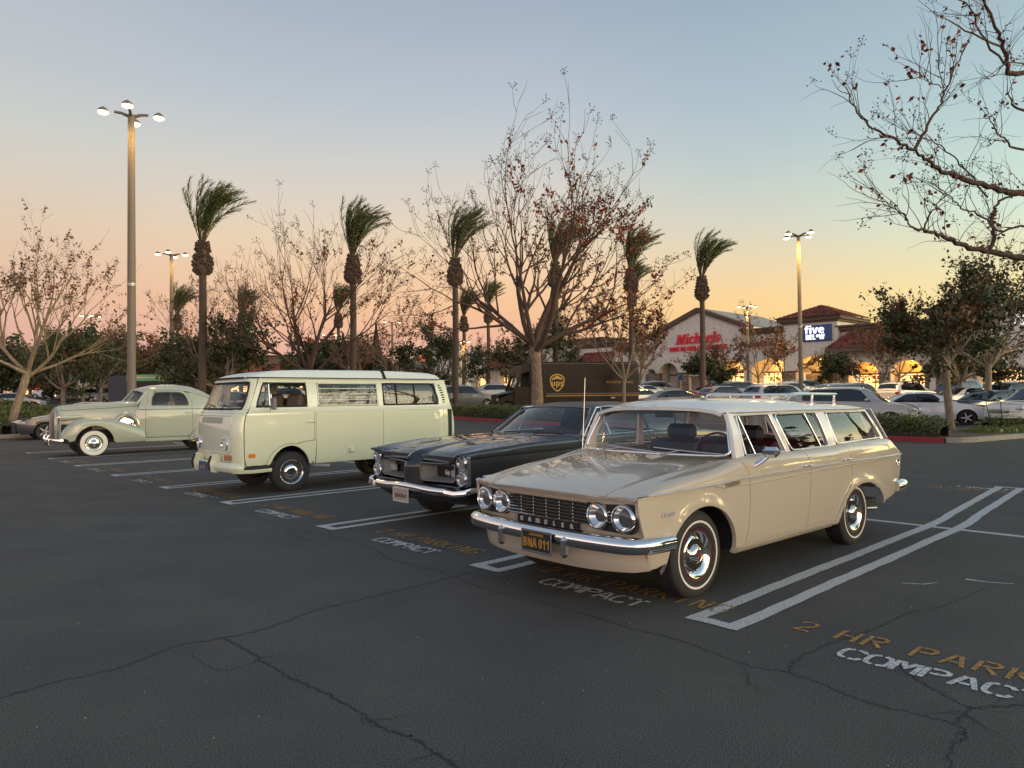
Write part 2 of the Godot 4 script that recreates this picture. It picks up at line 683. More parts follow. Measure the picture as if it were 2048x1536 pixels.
func materials() -> void:
	var a := mt(0.105, 0.105, 0.105, 0.85, 0.0, 0.45)
	a.albedo_color = Color.WHITE
	a.albedo_texture = noise_tex(0.22, 3, Color(0.12, 0.119, 0.114), Color(0.53, 0.52, 0.50), 1024, 3)
	a.uv1_triplanar = true
	a.uv1_world_triplanar = true
	a.uv1_scale = Vector3.ONE * 0.43
	a.normal_enabled = true
	a.normal_texture = noise_tex(0.35, 2, Color.BLACK, Color.WHITE, 1024, 8, true, 5.0)
	a.normal_scale = 0.5
	a.detail_enabled = true
	a.detail_blend_mode = BaseMaterial3D.BLEND_MODE_MUL
	a.detail_albedo = noise_tex(0.012, 5, Color(0.84, 0.84, 0.85), Color(1, 1, 0.98), 1024, 14)
	a.detail_uv_layer = BaseMaterial3D.DETAIL_UV_2
	a.uv2_triplanar = true
	a.uv2_world_triplanar = true
	a.uv2_scale = Vector3.ONE * 0.062
	M.asphalt = a
	M.crack = mt(0.022, 0.022, 0.022, 0.8)
	var pw := mt(0.5, 0.5, 0.48, 0.75)
	pw.albedo_color = Color.WHITE
	pw.albedo_texture = noise_tex(0.09, 5, Color(0.5, 0.5, 0.49), Color(0.93, 0.93, 0.91), 512, 5)
	pw.uv1_triplanar = true
	pw.uv1_world_triplanar = true
	pw.uv1_scale = Vector3.ONE * 1.1
	M.line = pw
	var lw := pw.duplicate()
	lw.albedo_texture = noise_tex(0.05, 5, Color(0.5, 0.5, 0.49), Color(0.97, 0.97, 0.95), 512, 6)
	M.letter_white = lw
	var lo := pw.duplicate()
	lo.albedo_texture = noise_tex(0.05, 5, Color(0.40, 0.29, 0.14), Color(0.82, 0.63, 0.33), 512, 7)
	M.letter_orange = lo
	M.kerb = mt(0.4, 0.38, 0.34, 0.85)
	M.kerb.albedo_color = Color.WHITE
	M.kerb.albedo_texture = noise_tex(0.03, 5, Color(0.45, 0.43, 0.38), Color(0.75, 0.73, 0.68), 512, 21)
	M.kerb.uv1_triplanar = true
	M.kerb.uv1_world_triplanar = true
	M.kerb_red = mt(0.28, 0.022, 0.025, 0.7)
	M.soil = mt(0.10, 0.07, 0.05, 0.95)
	M.soil.albedo_color = Color.WHITE
	M.soil.albedo_texture = noise_tex(0.08, 4, Color(0.22, 0.17, 0.13), Color(0.46, 0.37, 0.29), 512, 22)
	M.soil.uv1_triplanar = true
	M.soil.uv1_world_triplanar = true
	M.chrome = mt(0.78, 0.78, 0.77, 0.07, 1.0)
	M.trim = mt(0.85, 0.84, 0.82, 0.32, 0.85)
	M.steel = mt(0.5, 0.5, 0.5, 0.35, 1.0)
	M.dull = mt(0.25, 0.25, 0.25, 0.45, 1.0)
	M.rubber = mt(0.022, 0.022, 0.022, 0.75)
	M.black = mt(0.012, 0.012, 0.012, 0.6)
	M.dark = mt(0.03, 0.03, 0.03, 0.8)
	M.whitewall = mt(0.72, 0.70, 0.62, 0.6)
	M.glass = pane(0.02, 0.025, 0.025, 0.10)
	M.glass_tint = pane(0.01, 0.013, 0.014, 0.72)
	M.plate_black = mt(0.02, 0.02, 0.02, 0.4)
	M.plate_gold = mt(0.45, 0.24, 0.04, 0.5)
	M.plate_blue = mt(0.05, 0.08, 0.20, 0.4)
	M.amber_pale = mt(0.45, 0.2, 0.1, 0.12)
	M.dull_green = mt(0.33, 0.33, 0.25, 0.6)
	M.wood = mt(0.16, 0.08, 0.04, 0.5)
	M.wheel_grey = mt(0.09, 0.085, 0.08, 0.4)
	M.silver = mt(0.62, 0.62, 0.6, 0.3, 0.3)
	M.plate_tan = mt(0.42, 0.33, 0.25, 0.5)
	M.plate_ink = mt(0.05, 0.04, 0.06, 0.5)
	M.navy_chrome = mt(0.05, 0.05, 0.055, 0.2, 0.5)
	M.navy_dull = mt(0.012, 0.012, 0.014, 0.32)
	M.glass_green = pane(0.02, 0.05, 0.05, 0.12)
	M.belt_dark = mt(0.10, 0.085, 0.07, 0.5)
	M.dark_brown = mt(0.06, 0.05, 0.04, 0.7)
	M.cover_metal = mt(0.62, 0.60, 0.50, 0.22, 0.7)
	M.truck_edge = mt(0.12, 0.10, 0.08, 0.4)
	M.brick_red = mt(0.22, 0.07, 0.045, 0.85)
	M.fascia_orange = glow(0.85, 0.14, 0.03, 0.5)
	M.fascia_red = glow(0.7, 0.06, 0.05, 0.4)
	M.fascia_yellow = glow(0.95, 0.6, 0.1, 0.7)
	M.trailer_blue = mt(0.02, 0.028, 0.05, 0.5)
	M.banner_green = mt(0.12, 0.4, 0.12, 0.5)
	M.lens = mt(0.75, 0.76, 0.76, 0.06, 0.6)
	M.amber = mt(0.75, 0.22, 0.02, 0.15)
	M.red_lens = mt(0.45, 0.01, 0.015, 0.12)
	M.seat_red = mt(0.09, 0.012, 0.012, 0.5)
	M.seat_tan = mt(0.16, 0.13, 0.09, 0.7)
	M.seat_dark = mt(0.02, 0.022, 0.027, 0.5)

func ribbon(mb: MB, path: PackedVector2Array, w0: float, w1: float, y: float, jag := 0.0) -> void:
	var m := path.size()
	var pl := []
	for k in m:
		var t := (path[mini(k + 1, m - 1)] - path[maxi(k - 1, 0)]).normalized()
		var nn := Vector2(-t.y, t.x)
		var w := lerpf(w0, w1, float(k) / (m - 1)) * 0.5
		var a := path[k] + nn * w * (1.0 + rng.randf_range(-jag, jag))
		var b := path[k] - nn * w * (1.0 + rng.randf_range(-jag, jag))
		pl.append([Vector3(a.x, y + gh(a.x, a.y), a.y), Vector3(b.x, y + gh(b.x, b.y), b.y)])
	for k in m - 1:
		var q := [pl[k][0], pl[k][1], pl[k + 1][1], pl[k + 1][0]]
		if ((q[1] - q[0]) as Vector3).cross(q[3] - q[0]).y < 0.0:
			q.reverse()
		mb.quad(q[0], q[1], q[2], q[3])

func ground() -> void:
	var mb := MB.new()
	var xs := [-6000.0, -1500.0, -500.0]
	var zs := [6000.0, 1000.0, 200.0, 60.0, 20.0]
	for k in 41:
		xs.append(-200.0 + k * 10.0)
	xs += [500.0, 1500.0, 6000.0]
	for k in 90:
		zs.append(10.0 - k * 2.5)
	zs += [-260.0, -400.0, -1200.0, -6000.0]
	for i in xs.size() - 1:
		for j in zs.size() - 1:
			var q := []
			for e in [[0, 0], [1, 0], [1, 1], [0, 1]]:
				var x: float = xs[i + e[0]]
				var z: float = zs[j + e[1]]
				q.append(Vector3(x, gh(x, z), z))
			mb.quad(q[0], q[1], q[2], q[3])
	var g := put("parking_lot_ground", mb, M.asphalt, self, "structure")
	# cracks that have opened in the seal coat
	var cr := [
		[-2.62, -3.70, -2.44, -3.91, -2.22, -4.10, -2.08, -4.42, -1.85, -4.57, -1.78, -4.62, -1.61, -4.78, -1.44, -5.11, -1.21, -5.35, -0.89, -5.68, -0.53, -6.05, -0.08, -6.52],
		[-1.83, -4.59, -1.58, -4.33, -1.47, -4.21, -1.21, -3.92, -1.05, -3.79, -0.80, -3.54, -0.60, -3.32, -0.44, -3.20, -0.27, -3.00, -0.14, -2.82],
		[-4.23, -10.46, -3.18, -9.11, -2.53, -8.38, -2.17, -8.12, -1.59, -7.48, -1.30, -7.06, -1.18, -6.77, -0.79, -6.42, -0.54, -6.14, -0.27, -5.73, 0.12, -5.39, 0.60, -4.87, 0.78, -4.65, 0.99, -4.48, 1.18, -4.19, 1.30, -4.02, 1.47, -3.92, 1.58, -3.78, 1.63, -3.65, 1.73, -3.50, 1.85, -3.42, 1.99, -3.29, 1.96, -3.19, 1.83, -3.06, 1.68, -2.82],
		[-2.53, -8.38, -2.52, -8.08, -2.32, -7.87, -2.05, -7.66, -1.95, -7.71],
		[1.48, -3.92, 1.56, -4.07, 1.80, -4.30, 2.01, -4.43, 2.38, -4.70, 2.67, -4.94, 2.95, -5.07, 3.29, -5.31, 3.63, -5.57],
		[2.10, -3.98, 2.11, -3.70, 2.16, -3.47, 2.25, -3.47, 2.46, -3.49],
		[2.16, -3.47, 1.99, -3.29],
		[1.26, -4.07, 1.23, -3.82, 1.20, -3.75],
		[-1.98, -4.37, -1.64, -4.04, -1.47, -4.21]]
	var wd := [0.011, 0.013, 0.007, 0.005, 0.006, 0.009, 0.010, 0.004, 0.003]
	for k in cr.size():
		var src := curve2(cr[k], 12)
		var p := PackedVector2Array()
		for q in src:
			p.push_back(q + Vector2(rng.randf_range(-1, 1), rng.randf_range(-1, 1)) * 0.013)
		var cb := MB.new()
		ribbon(cb, p, wd[k], wd[k], 0.002, 0.75)
		for j in 5:
			var s := rng.randi_range(4, p.size() - 8)
			var br := PackedVector2Array([p[s]])
			var dd := (p[s + 4] - p[s]).rotated(rng.randf_range(-1.2, 1.2)).normalized() * 0.05
			for w in 4:
				br.push_back(br[w] + dd.rotated(rng.randf_range(-0.6, 0.6)))
			ribbon(cb, br, wd[k] * 0.5, 0.001, 0.0025, 0.5)
		put("crack", cb, M.crack, g)
	# dividers: two painted lines joined at the mouth of the stalls
	var O := [[1.158, -4.903], [-0.393, -6.497], [-2.322, -8.566], [-4.307, -10.66], [-6.145, -12.587], [-8.17, -14.715], [-10.3, -16.987], [-12.323, -19.166], [-14.4, -21.4]]
	for k in O.size():
		var o := Vector3(O[k][0], 0, O[k][1])
		var P := func(a: float, b: float) -> Vector2:
			var q: Vector3 = o + AX * a + DP * b
			return Vector2(q.x, q.z)
		var mb2 := MB.new()
		var wl := 0.105
		var gap := 0.385
		var bend := 0.0 if k > 0 else -0.32
		for s in [0.0, gap - wl]:
			var path := PackedVector2Array()
			for w in 40:
				var b := w * 4.85 / 39.0
				path.push_back(P.call(s + wl / 2 + 0.006 * 0.6 * sin(w * 0.35 + k), b))
			ribbon(mb2, path, wl, wl, 0.004, 0.09)
			var p2 := PackedVector2Array()
			for w in 36:
				var b := 4.83 + w * 4.4 / 35.0
				p2.push_back(P.call(s + wl / 2 + bend * (b - 4.85) / 4.6 * minf(1.0, (b - 4.83)), b))
			ribbon(mb2, p2, wl, wl, 0.0045, 0.09)
		var e0 := PackedVector2Array()
		var e1 := PackedVector2Array()
		for w in 8:
			e0.push_back(P.call(w * gap / 7.0, wl / 2 - 0.02))
			e1.push_back(P.call(w * gap / 7.0 + bend, 9.2))
		ribbon(mb2, e0, wl, wl, 0.005, 0.1)
		ribbon(mb2, e1, wl, wl, 0.005, 0.1)
		put("stall_line", mb2, M.line, g)
	var cl := MB.new()
	var cp := PackedVector2Array()
	for w in 90:
		var q := Vector3(4.70, 0, -8.08) + AX * (5.0 - w * 0.36)
		cp.push_back(Vector2(q.x, q.z))
	ribbon(cl, cp, 0.1, 0.1, 0.0035, 0.1)
	put("stall_line", cl, M.line, g)
	# stencilled words in front of each stall
	for k in range(0, 8):
		var o := Vector3(O[k][0], 0, O[k][1])
		var worn := 0.0 if k < 4 else 0.5
		stencil("COMPACT", o + AX * (1.0 if k < 2 else 1.2) * (0.86 if k == 1 else 1.0) + DP * -0.02, AX, DP, 0.125, 0.175, 0.018, M.letter_white, g, worn)
		stencil("2 HR PARKING", o + AX * (0.60 if k < 2 else 0.82) + DP * 0.27, AX, DP, 0.115 if k < 2 else 0.118, 0.2, 0.042 if k < 2 else 0.03, M.letter_orange, g, worn)
	var fo := Vector3(7.62, 0, -10.70)
	stencil("2 HR PARKING", fo, -AX, -DP, 0.09, 0.2, 0.025, M.letter_orange, g, 0.4)
	stencil("COMPACT", fo + DP * 0.28 - AX * 0.2, -AX, -DP, 0.1, 0.18, 0.02, M.letter_white, g, 0.4)
	# pale scuffs and a length of rust-coloured chalk line
	var sc := MB.new()
	ribbon(sc, pts([3.05, -5.72, 3.2, -5.68, 3.33, -5.72]), 0.02, 0.012, 0.003, 0.6)
	ribbon(sc, pts([3.62, -5.82, 3.74, -5.72, 3.9, -5.66]), 0.03, 0.01, 0.003, 0.6)
	put("paint_scuff", sc, M.line, g)
	var rl := MB.new()
	ribbon(rl, pts([2.42, -6.35, 2.95, -6.1, 3.18, -6.02]), 0.012, 0.008, 0.003, 0.5)
	put("chalk_line", rl, mt(0.12, 0.045, 0.03, 0.9), g)
	# bits of gravel lying loose
	var gv := MB.new()
	for k in 90:
		var z := rng.randf_range(-7.0, -2.0)
		var x := rng.randf_range(-0.7, 0.75) * -z
		var r := rng.randf_range(0.0015, 0.0035)
		gv.box(Vector3(x, r * 0.6, z), Vector3(r * 2, r * 1.4, r * 1.7), 0.0, Basis(Vector3.UP, rng.randf() * 3.0))
	put("loose_gravel", gv, mt(0.3, 0.29, 0.27, 0.9), g, "stuff")

# strokes of the stencil alphabet on a 4 x 6 grid, with the bridges left open
func stencil(t: String, at: Vector3, ex: Vector3, ey: Vector3, w: float, h: float, gap: float, mat: Material, parent: Node3D, worn: float) -> void:
	var S := {
		"C": [[4, 4.6, 3.4, 5.7, 2.2, 6], [1.6, 6, 0.6, 5.5, 0.2, 4.4, 0.2, 1.8, 0.6, 0.6, 1.6, 0.1], [2.2, 0.1, 3.4, 0.3, 4, 1.4]],
		"O": [[1.7, 6, 0.6, 5.4, 0.2, 4.2, 0.2, 1.8, 0.6, 0.7, 1.7, 0.1], [2.4, 0.1, 3.5, 0.7, 3.9, 1.8, 3.9, 4.2, 3.5, 5.4, 2.4, 6]],
		"M": [[0.2, 0, 0.2, 6], [0.95, 6, 2, 2.2, 3.05, 6], [3.8, 6, 3.8, 0]],
		"P": [[0.3, 0, 0.3, 6], [1.0, 5.8, 2.9, 5.8, 3.7, 5.1, 3.7, 4.0, 2.9, 3.2, 1.0, 3.1]],
		"A": [[0.1, 0, 1.6, 5.9], [2.3, 5.9, 3.9, 0], [1.2, 1.9, 2.8, 1.9]],
		"T": [[0, 5.8, 1.6, 5.8], [2.5, 5.8, 4, 5.8], [2.05, 5.2, 2.05, 0]],
		"H": [[0.3, 0, 0.3, 6], [3.7, 0, 3.7, 6], [0.95, 3, 3.1, 3]],
		"R": [[0.3, 0, 0.3, 6], [1.0, 5.8, 2.9, 5.8, 3.7, 5.1, 3.7, 4.2, 2.9, 3.4, 1.0, 3.3], [2.0, 2.7, 3.8, 0]],
		"K": [[0.3, 0, 0.3, 6], [1.1, 3.2, 3.7, 6], [1.7, 2.8, 3.8, 0]],
		"I": [[2, 0, 2, 6]],
		"N": [[0.3, 0, 0.3, 6], [1.0, 5.8, 3.0, 0.3], [3.7, 0, 3.7, 6]],
		"G": [[3.9, 4.7, 3.3, 5.7, 2.2, 6], [1.6, 6, 0.6, 5.5, 0.2, 4.4, 0.2, 1.8, 0.6, 0.6, 1.6, 0.1], [2.3, 0.1, 3.4, 0.4, 3.8, 1.4, 3.8, 2.6, 2.4, 2.6]],
		"2": [[0.3, 4.6, 0.9, 5.7, 2, 6], [2.5, 5.9, 3.5, 5.3, 3.6, 4.2, 2.9, 3, 1.2, 1.4, 0.4, 0.4], [0.4, 0.3, 3.9, 0.3]],
	}
	var x := 0.0
	for ch in t:
		if ch == " ":
			x += w * 0.95
			continue
		var mb := MB.new()
		for st in S[ch]:
			if worn > 0.0 and rng.randf() < worn * 0.45:
				continue
			var p := PackedVector2Array()
			var src := pts(st)
			for k in src.size() - 1:
				var sn := 3 if src.size() > 2 else 6
				for j in sn:
					var q := src[k].lerp(src[k + 1], float(j) / sn)
					var wp := at + ex * (x + q.x / 4.0 * w) + ey * (q.y / 6.0 * h)
					p.push_back(Vector2(wp.x, wp.z))
			var l := src[src.size() - 1]
			var lp := at + ex * (x + l.x / 4.0 * w) + ey * (l.y / 6.0 * h)
			p.push_back(Vector2(lp.x, lp.z))
			ribbon(mb, p, w * 0.235, w * 0.235, 0.004, 0.12)
		if mb.v.size() > 0:
			put("stencil_letter", mb, mat, parent)
		x += w + gap

# ---------- car pieces ----------
# wheel at the hub; local +z is the outer face. o: radius, width, rim and so on
func wheel(parent: Node3D, at: Vector3, side: float, R: float, w: float, build_face: Callable, wall := [], turn := 0.0, tread := true) -> Node3D:
	var j := joint("wheel", parent, at)
	j.rotation.y = turn if side > 0 else PI + turn
	var Z := Transform3D(Basis(Vector3.RIGHT, Vector3(0, 0, 1), Vector3(0, -1, 0)), Vector3.ZERO)
	var t := MB.new()
	var rr := R * 0.60
	var p := [Vector2(rr, -w * 0.40), Vector2(rr + 0.01, -w * 0.5), Vector2(R * 0.85, -w * 0.52), Vector2(R * 0.95, -w * 0.46), Vector2(R * 0.985, -w * 0.40)]
	if tread:
		for g in 5:
			var z0 := -w * 0.36 + g * w * 0.15
			p += [Vector2(R, z0), Vector2(R, z0 + w * 0.12), Vector2(R - 0.006, z0 + w * 0.123), Vector2(R - 0.006, z0 + w * 0.147)]
	p += [Vector2(R * 0.985, w * 0.40), Vector2(R * 0.95, w * 0.46), Vector2(R * 0.85, w * 0.52), Vector2(rr + 0.012, w * 0.49), Vector2(rr, w * 0.40)]
	t.lathe(_flip(p), 40, Z, 0.75)
	put("tyre", t, M.rubber, j)
	if wall.size() > 0:
		var q := MB.new()
		var wp := []
		for k in 9:
			var r := lerpf(wall[1], wall[0], k / 8.0)
			var hz := lerpf(0.49, 0.52, clampf((r - rr - 0.012) / (R * 0.85 - rr - 0.012), 0, 1)) if r < R * 0.85 else lerpf(0.52, 0.46, clampf((r - R * 0.85) / (R * 0.1), 0, 1))
			wp.append(Vector2(r, w * hz + 0.003))
		q.lathe(wp, 40, Z)
		put("white_wall", q, M.whitewall, j)
	build_face.call(j, Z, rr, w)
	return j

func _flip(p: Array) -> Array:
	return p # profile runs from the inner face over the tread to the outer face

# a disc of bright metal seen from outside; prof from rim to hub: (radius, height)
func turned(j: Node3D, called: String, prof: Array, mat: Material, Z: Transform3D, segs := 40) -> void:
	var q := MB.new()
	q.lathe(prof, segs, Z, 0.6)
	put(called, q, mat, j)

func headlight(parent: Node3D, at: Vector3, r: float, face: Vector3, ring := 0.014, called := "headlight") -> Node3D:
	var j := joint(called, parent, at)
	var zz := face.normalized()
	var xx := Vector3.UP.cross(zz).normalized()
	var T := Transform3D(Basis(xx, zz, xx.cross(zz)), Vector3.ZERO)
	var b := MB.new()
	b.lathe([Vector2(r + ring * 0.6, -0.05), Vector2(r + ring, -0.012), Vector2(r + ring * 0.7, 0.008), Vector2(r + ring * 0.2, 0.012), Vector2(r, 0.002), Vector2(r - 0.002, -0.012)], 32, T, 0.5)
	put("bezel", b, M.chrome, j)
	var refl := MB.new()
	refl.lathe([Vector2(r, -0.006), Vector2(r * 0.72, -0.035), Vector2(r * 0.3, -0.055), Vector2(0.001, -0.06)], 24, T, 0.2)
	put("reflector", refl, M.reflector, j)
	var l := MB.new()
	var pr := []
	for k in 7:
		var a := deg_to_rad(90.0 - k * 15.0)
		pr.append(Vector2(maxf(r * sin(a), 0.0005), -0.008 + cos(a) * 0.022))
	l.lathe(pr, 32, T, 0.2)
	put("lens", l, M.lamp_glass, j)
	return j

func door_handle(parent: Node3D, at: Vector3, side: float, L := 0.14) -> void:
	var h := MB.new()
	h.sweep(smooth3([at + Vector3(-L / 2, 0, 0.006 * side), at + Vector3(-L / 2 + 0.02, 0.003, 0.03 * side), at + Vector3(L / 2 - 0.03, 0.0, 0.032 * side), at + Vector3(L / 2, 0, 0.01 * side)], 5), curve2([-0.011, -0.006, 0.011, -0.006, 0.011, 0.006, -0.011, 0.006], 3, true), Vector3.UP)
	h.lathe([Vector2(0.014, 0), Vector2(0.013, 0.012), Vector2(0.0, 0.014)], 12, Transform3D(Basis(Vector3.RIGHT, Vector3(0, 0, side), Vector3(0, -side, 0)), at + Vector3(L / 2 + 0.005, -0.005, 0)))
	put("door_handle", h, M.chrome, parent)

func strip(parent: Node3D, called: String, path: Array, w: float, h: float, mat: Material, upv := Vector3.UP) -> void:
	var q := MB.new()
	q.sweep(path, [Vector2(-h, -w / 2), Vector2(-h * 0.2, -w * 0.5), Vector2(h, -w * 0.2), Vector2(h, w * 0.2), Vector2(-h * 0.2, w * 0.5), Vector2(-h, w / 2)], upv)
	put(called, q, mat, parent)

func number_plate(parent: Node3D, at: Vector3, face_turn: float, words: String, back: Material, ink: Material, frame: Material, small := "") -> void:
	var j := joint("number_plate", parent, at)
	j.rotation.y = face_turn
	var b := MB.new()
	b.box(Vector3(0, 0, -0.004), Vector3(0.3, 0.15, 0.006), 0.002)
	put("plate", b, back, j)
	var f := MB.new()
	f.box(Vector3(0, 0.076, 0), Vector3(0.32, 0.016, 0.012), 0.003)
	f.box(Vector3(0, -0.076, 0), Vector3(0.32, 0.016, 0.012), 0.003)
	f.box(Vector3(0.154, 0, 0), Vector3(0.013, 0.14, 0.012), 0.003)
	f.box(Vector3(-0.154, 0, 0), Vector3(0.013, 0.14, 0.012), 0.003)
	put("frame", f, frame, j)
	var t := MB.new()
	if words == "":
		for k in 6:
			t.box(Vector3(-0.1 + k * 0.04, -0.012 + 0.004 * (k % 2), 0.001), Vector3(0.022, 0.05 - 0.008 * (k % 3), 0.003))
	else:
		t.text(words, 0.066, 0.004, Transform3D(Basis(), Vector3(0, -0.012, 0.001)), "Droid Sans", 700, 0.0, 0.78)
	if small != "":
		t.text(small, 0.018, 0.004, Transform3D(Basis(), Vector3(0, 0.05, 0.001)))
	put("lettering", t, ink, j)

func steering_wheel(parent: Node3D, at: Vector3, r: float, mat: Material, tilt := 0.5) -> void:
	var j := joint("steering_wheel", parent, at)
	var ring := MB.new()
	var path := []
	for k in 25:
		var a := TAU * k / 24.0
		path.append(Vector3(sin(a) * r * sin(tilt), sin(a) * r * cos(tilt), cos(a) * r))
	ring.tube(path, 0.011, 6, false)
	ring.tube([Vector3(0, 0, -r), Vector3(-0.03, -0.02, 0), Vector3(0, 0, r)], 0.009, 5)
	ring.tube([Vector3(-0.03, -0.02, 0), Vector3(-0.28, -0.16, 0)], 0.02, 6)
	put("rim_and_spokes", ring, mat, j)

func bench(parent: Node3D, x: float, y: float, z0: float, z1: float, hb: float, mat: Material, rake := 0.14) -> void:
	var j := joint("bench_seat", parent)
	var c := MB.new()
	c.box(Vector3(x - 0.22, y, (z0 + z1) / 2), Vector3(0.5, 0.2, z1 - z0), 0.05)
	put("cushion", c, mat, j)
	var b := MB.new()
	b.box(Vector3(x + 0.09, y + hb / 2, (z0 + z1) / 2), Vector3(0.15, hb, z1 - z0), 0.05, Basis(Vector3(0, 0, 1), -rake))
	put("backrest", b, mat, j)

# ---------- beige station wagon ----------
func r_yt(x: float) -> float:
	return crv([0.0, 0.805, 0.19, 0.817, 0.95, 0.83, 1.46, 0.848, 2.5, 0.852, 4.0, 0.842, 4.73, 0.832], x)
func r_wm(x: float) -> float:
	return crv([0.0, 0.845, 0.1, 0.87, 0.5, 0.9, 1.0, 0.915, 3.5, 0.915, 4.3, 0.895, 4.78, 0.84], x)
func r_side(x: float, y: float) -> float: # half width of the slab side at height y
	var q := crv([0.2, 0.11, 0.25, 0.06, 0.32, 0.022, 0.45, 0.004, 0.6, 0.0, 0.72, 0.003, 0.8, 0.006, 0.86, 0.0], y)
	var a := maxf(absf(x - 0.83) , 0.0)
	var flare := 0.012 * exp(-pow((Vector2(x - 0.82, y - 0.3).length() - 0.40) / 0.05, 2)) + 0.012 * exp(-pow((Vector2((x - 3.6) * 0.64, y - 0.3).length() - 0.335) / 0.045, 2))
	return r_wm(x) - q + flare
func r_top(x: float, t: float) -> Vector3: # t 0..1 deck from the middle, 1..2 shoulder down to the trim
	var hy := crv([-0.03, 0.795, 0.0, 0.812, 0.06, 0.828, 0.2, 0.862, 0.5, 0.912, 0.9, 0.955, 1.35, 0.99, 1.5, 1.0, 3.0, 1.0, 3.3, 1.018, 4.4, 1.012, 4.75, 0.86], x)
	var cz := crv([0.0, 0.745, 0.5, 0.775, 1.4, 0.825, 4.0, 0.82, 4.75, 0.8], x)
	var yt := r_yt(x)
	var ed := hy - crv([0.0, 0.02, 1.0, 0.03, 1.4, 0.0, 2.0, 0.0], x)
	var sw := 0.085 * maxf(0.0, 1.0 - x / 0.7)
	if t <= 1.0:
		var z := t * cz
		var cr := crv([0.0, 0.0, 0.45, 0.004, 0.74, 0.014, 0.8, 0.0155, 0.88, 0.006, 0.95, 0.008, 1.0, 0.016], t)
		return Vector3(x + sw * t * t, lerpf(hy - cr * (1.0 if x < 1.35 else 0.4), ed, smoothstep(0.86, 1.0, t)), z)
	var a := (t - 1.0) * PI * 0.5
	return Vector3(x + sw * (1.0 + (t - 1.0) * 0.15), yt + (ed - yt) * pow(maxf(cos(a), 0.0), 0.8), cz + (r_wm(x) - 0.006 - cz) * pow(maxf(sin(a), 0.0), 0.85))
func r_win(x: float, y: float) -> float:
	return crv([0.95, 0.835, 1.0, 0.822, 1.15, 0.785, 1.33, 0.715, 1.36, 0.70], y) - 0.03 * smoothstep(3.6, 4.4, x)
func r_roof(x: float, q: float) -> Vector3: # q -1..1 across
	var yc := crv([1.40, 1.40, 1.46, 1.425, 1.6, 1.455, 2.1, 1.475, 2.7, 1.468, 3.0, 1.452, 3.2, 1.428, 3.5, 1.42, 4.0, 1.405, 4.2, 1.385], x)
	var ye := 1.345 - 0.012 * smoothstep(2.5, 4.0, x)
	var zw := 0.722 - 0.03 * smoothstep(3.6, 4.2, x) - 0.06 * (1.0 - smoothstep(1.4, 1.75, x))
	var s := absf(q)
	var y := ye + (yc - ye) * pow(maxf(0.0, 1.0 - pow(s, 3.2)), 0.62)
	return Vector3(x + 0.06 * q * q * (1.0 - smoothstep(1.4, 2.0, x)), y, q * zw)
func r_ws(a: float, b: float) -> Vector3: # windscreen: a across, b up
	var lo := Vector3(1.10 + 0.30 * pow(absf(a), 2.3), 0.992 + 0.012 * (1.0 - a * a), 0.80 * a)
	var hi := Vector3(1.44 + 0.085 * pow(absf(a), 2.2), 1.405 - 0.06 * pow(absf(a), 2.5), 0.69 * a)
	var p := lo.lerp(hi, b)
	p.x -= 0.03 * sin(PI * b) * (1.0 - a * a * 0.7)
	return p

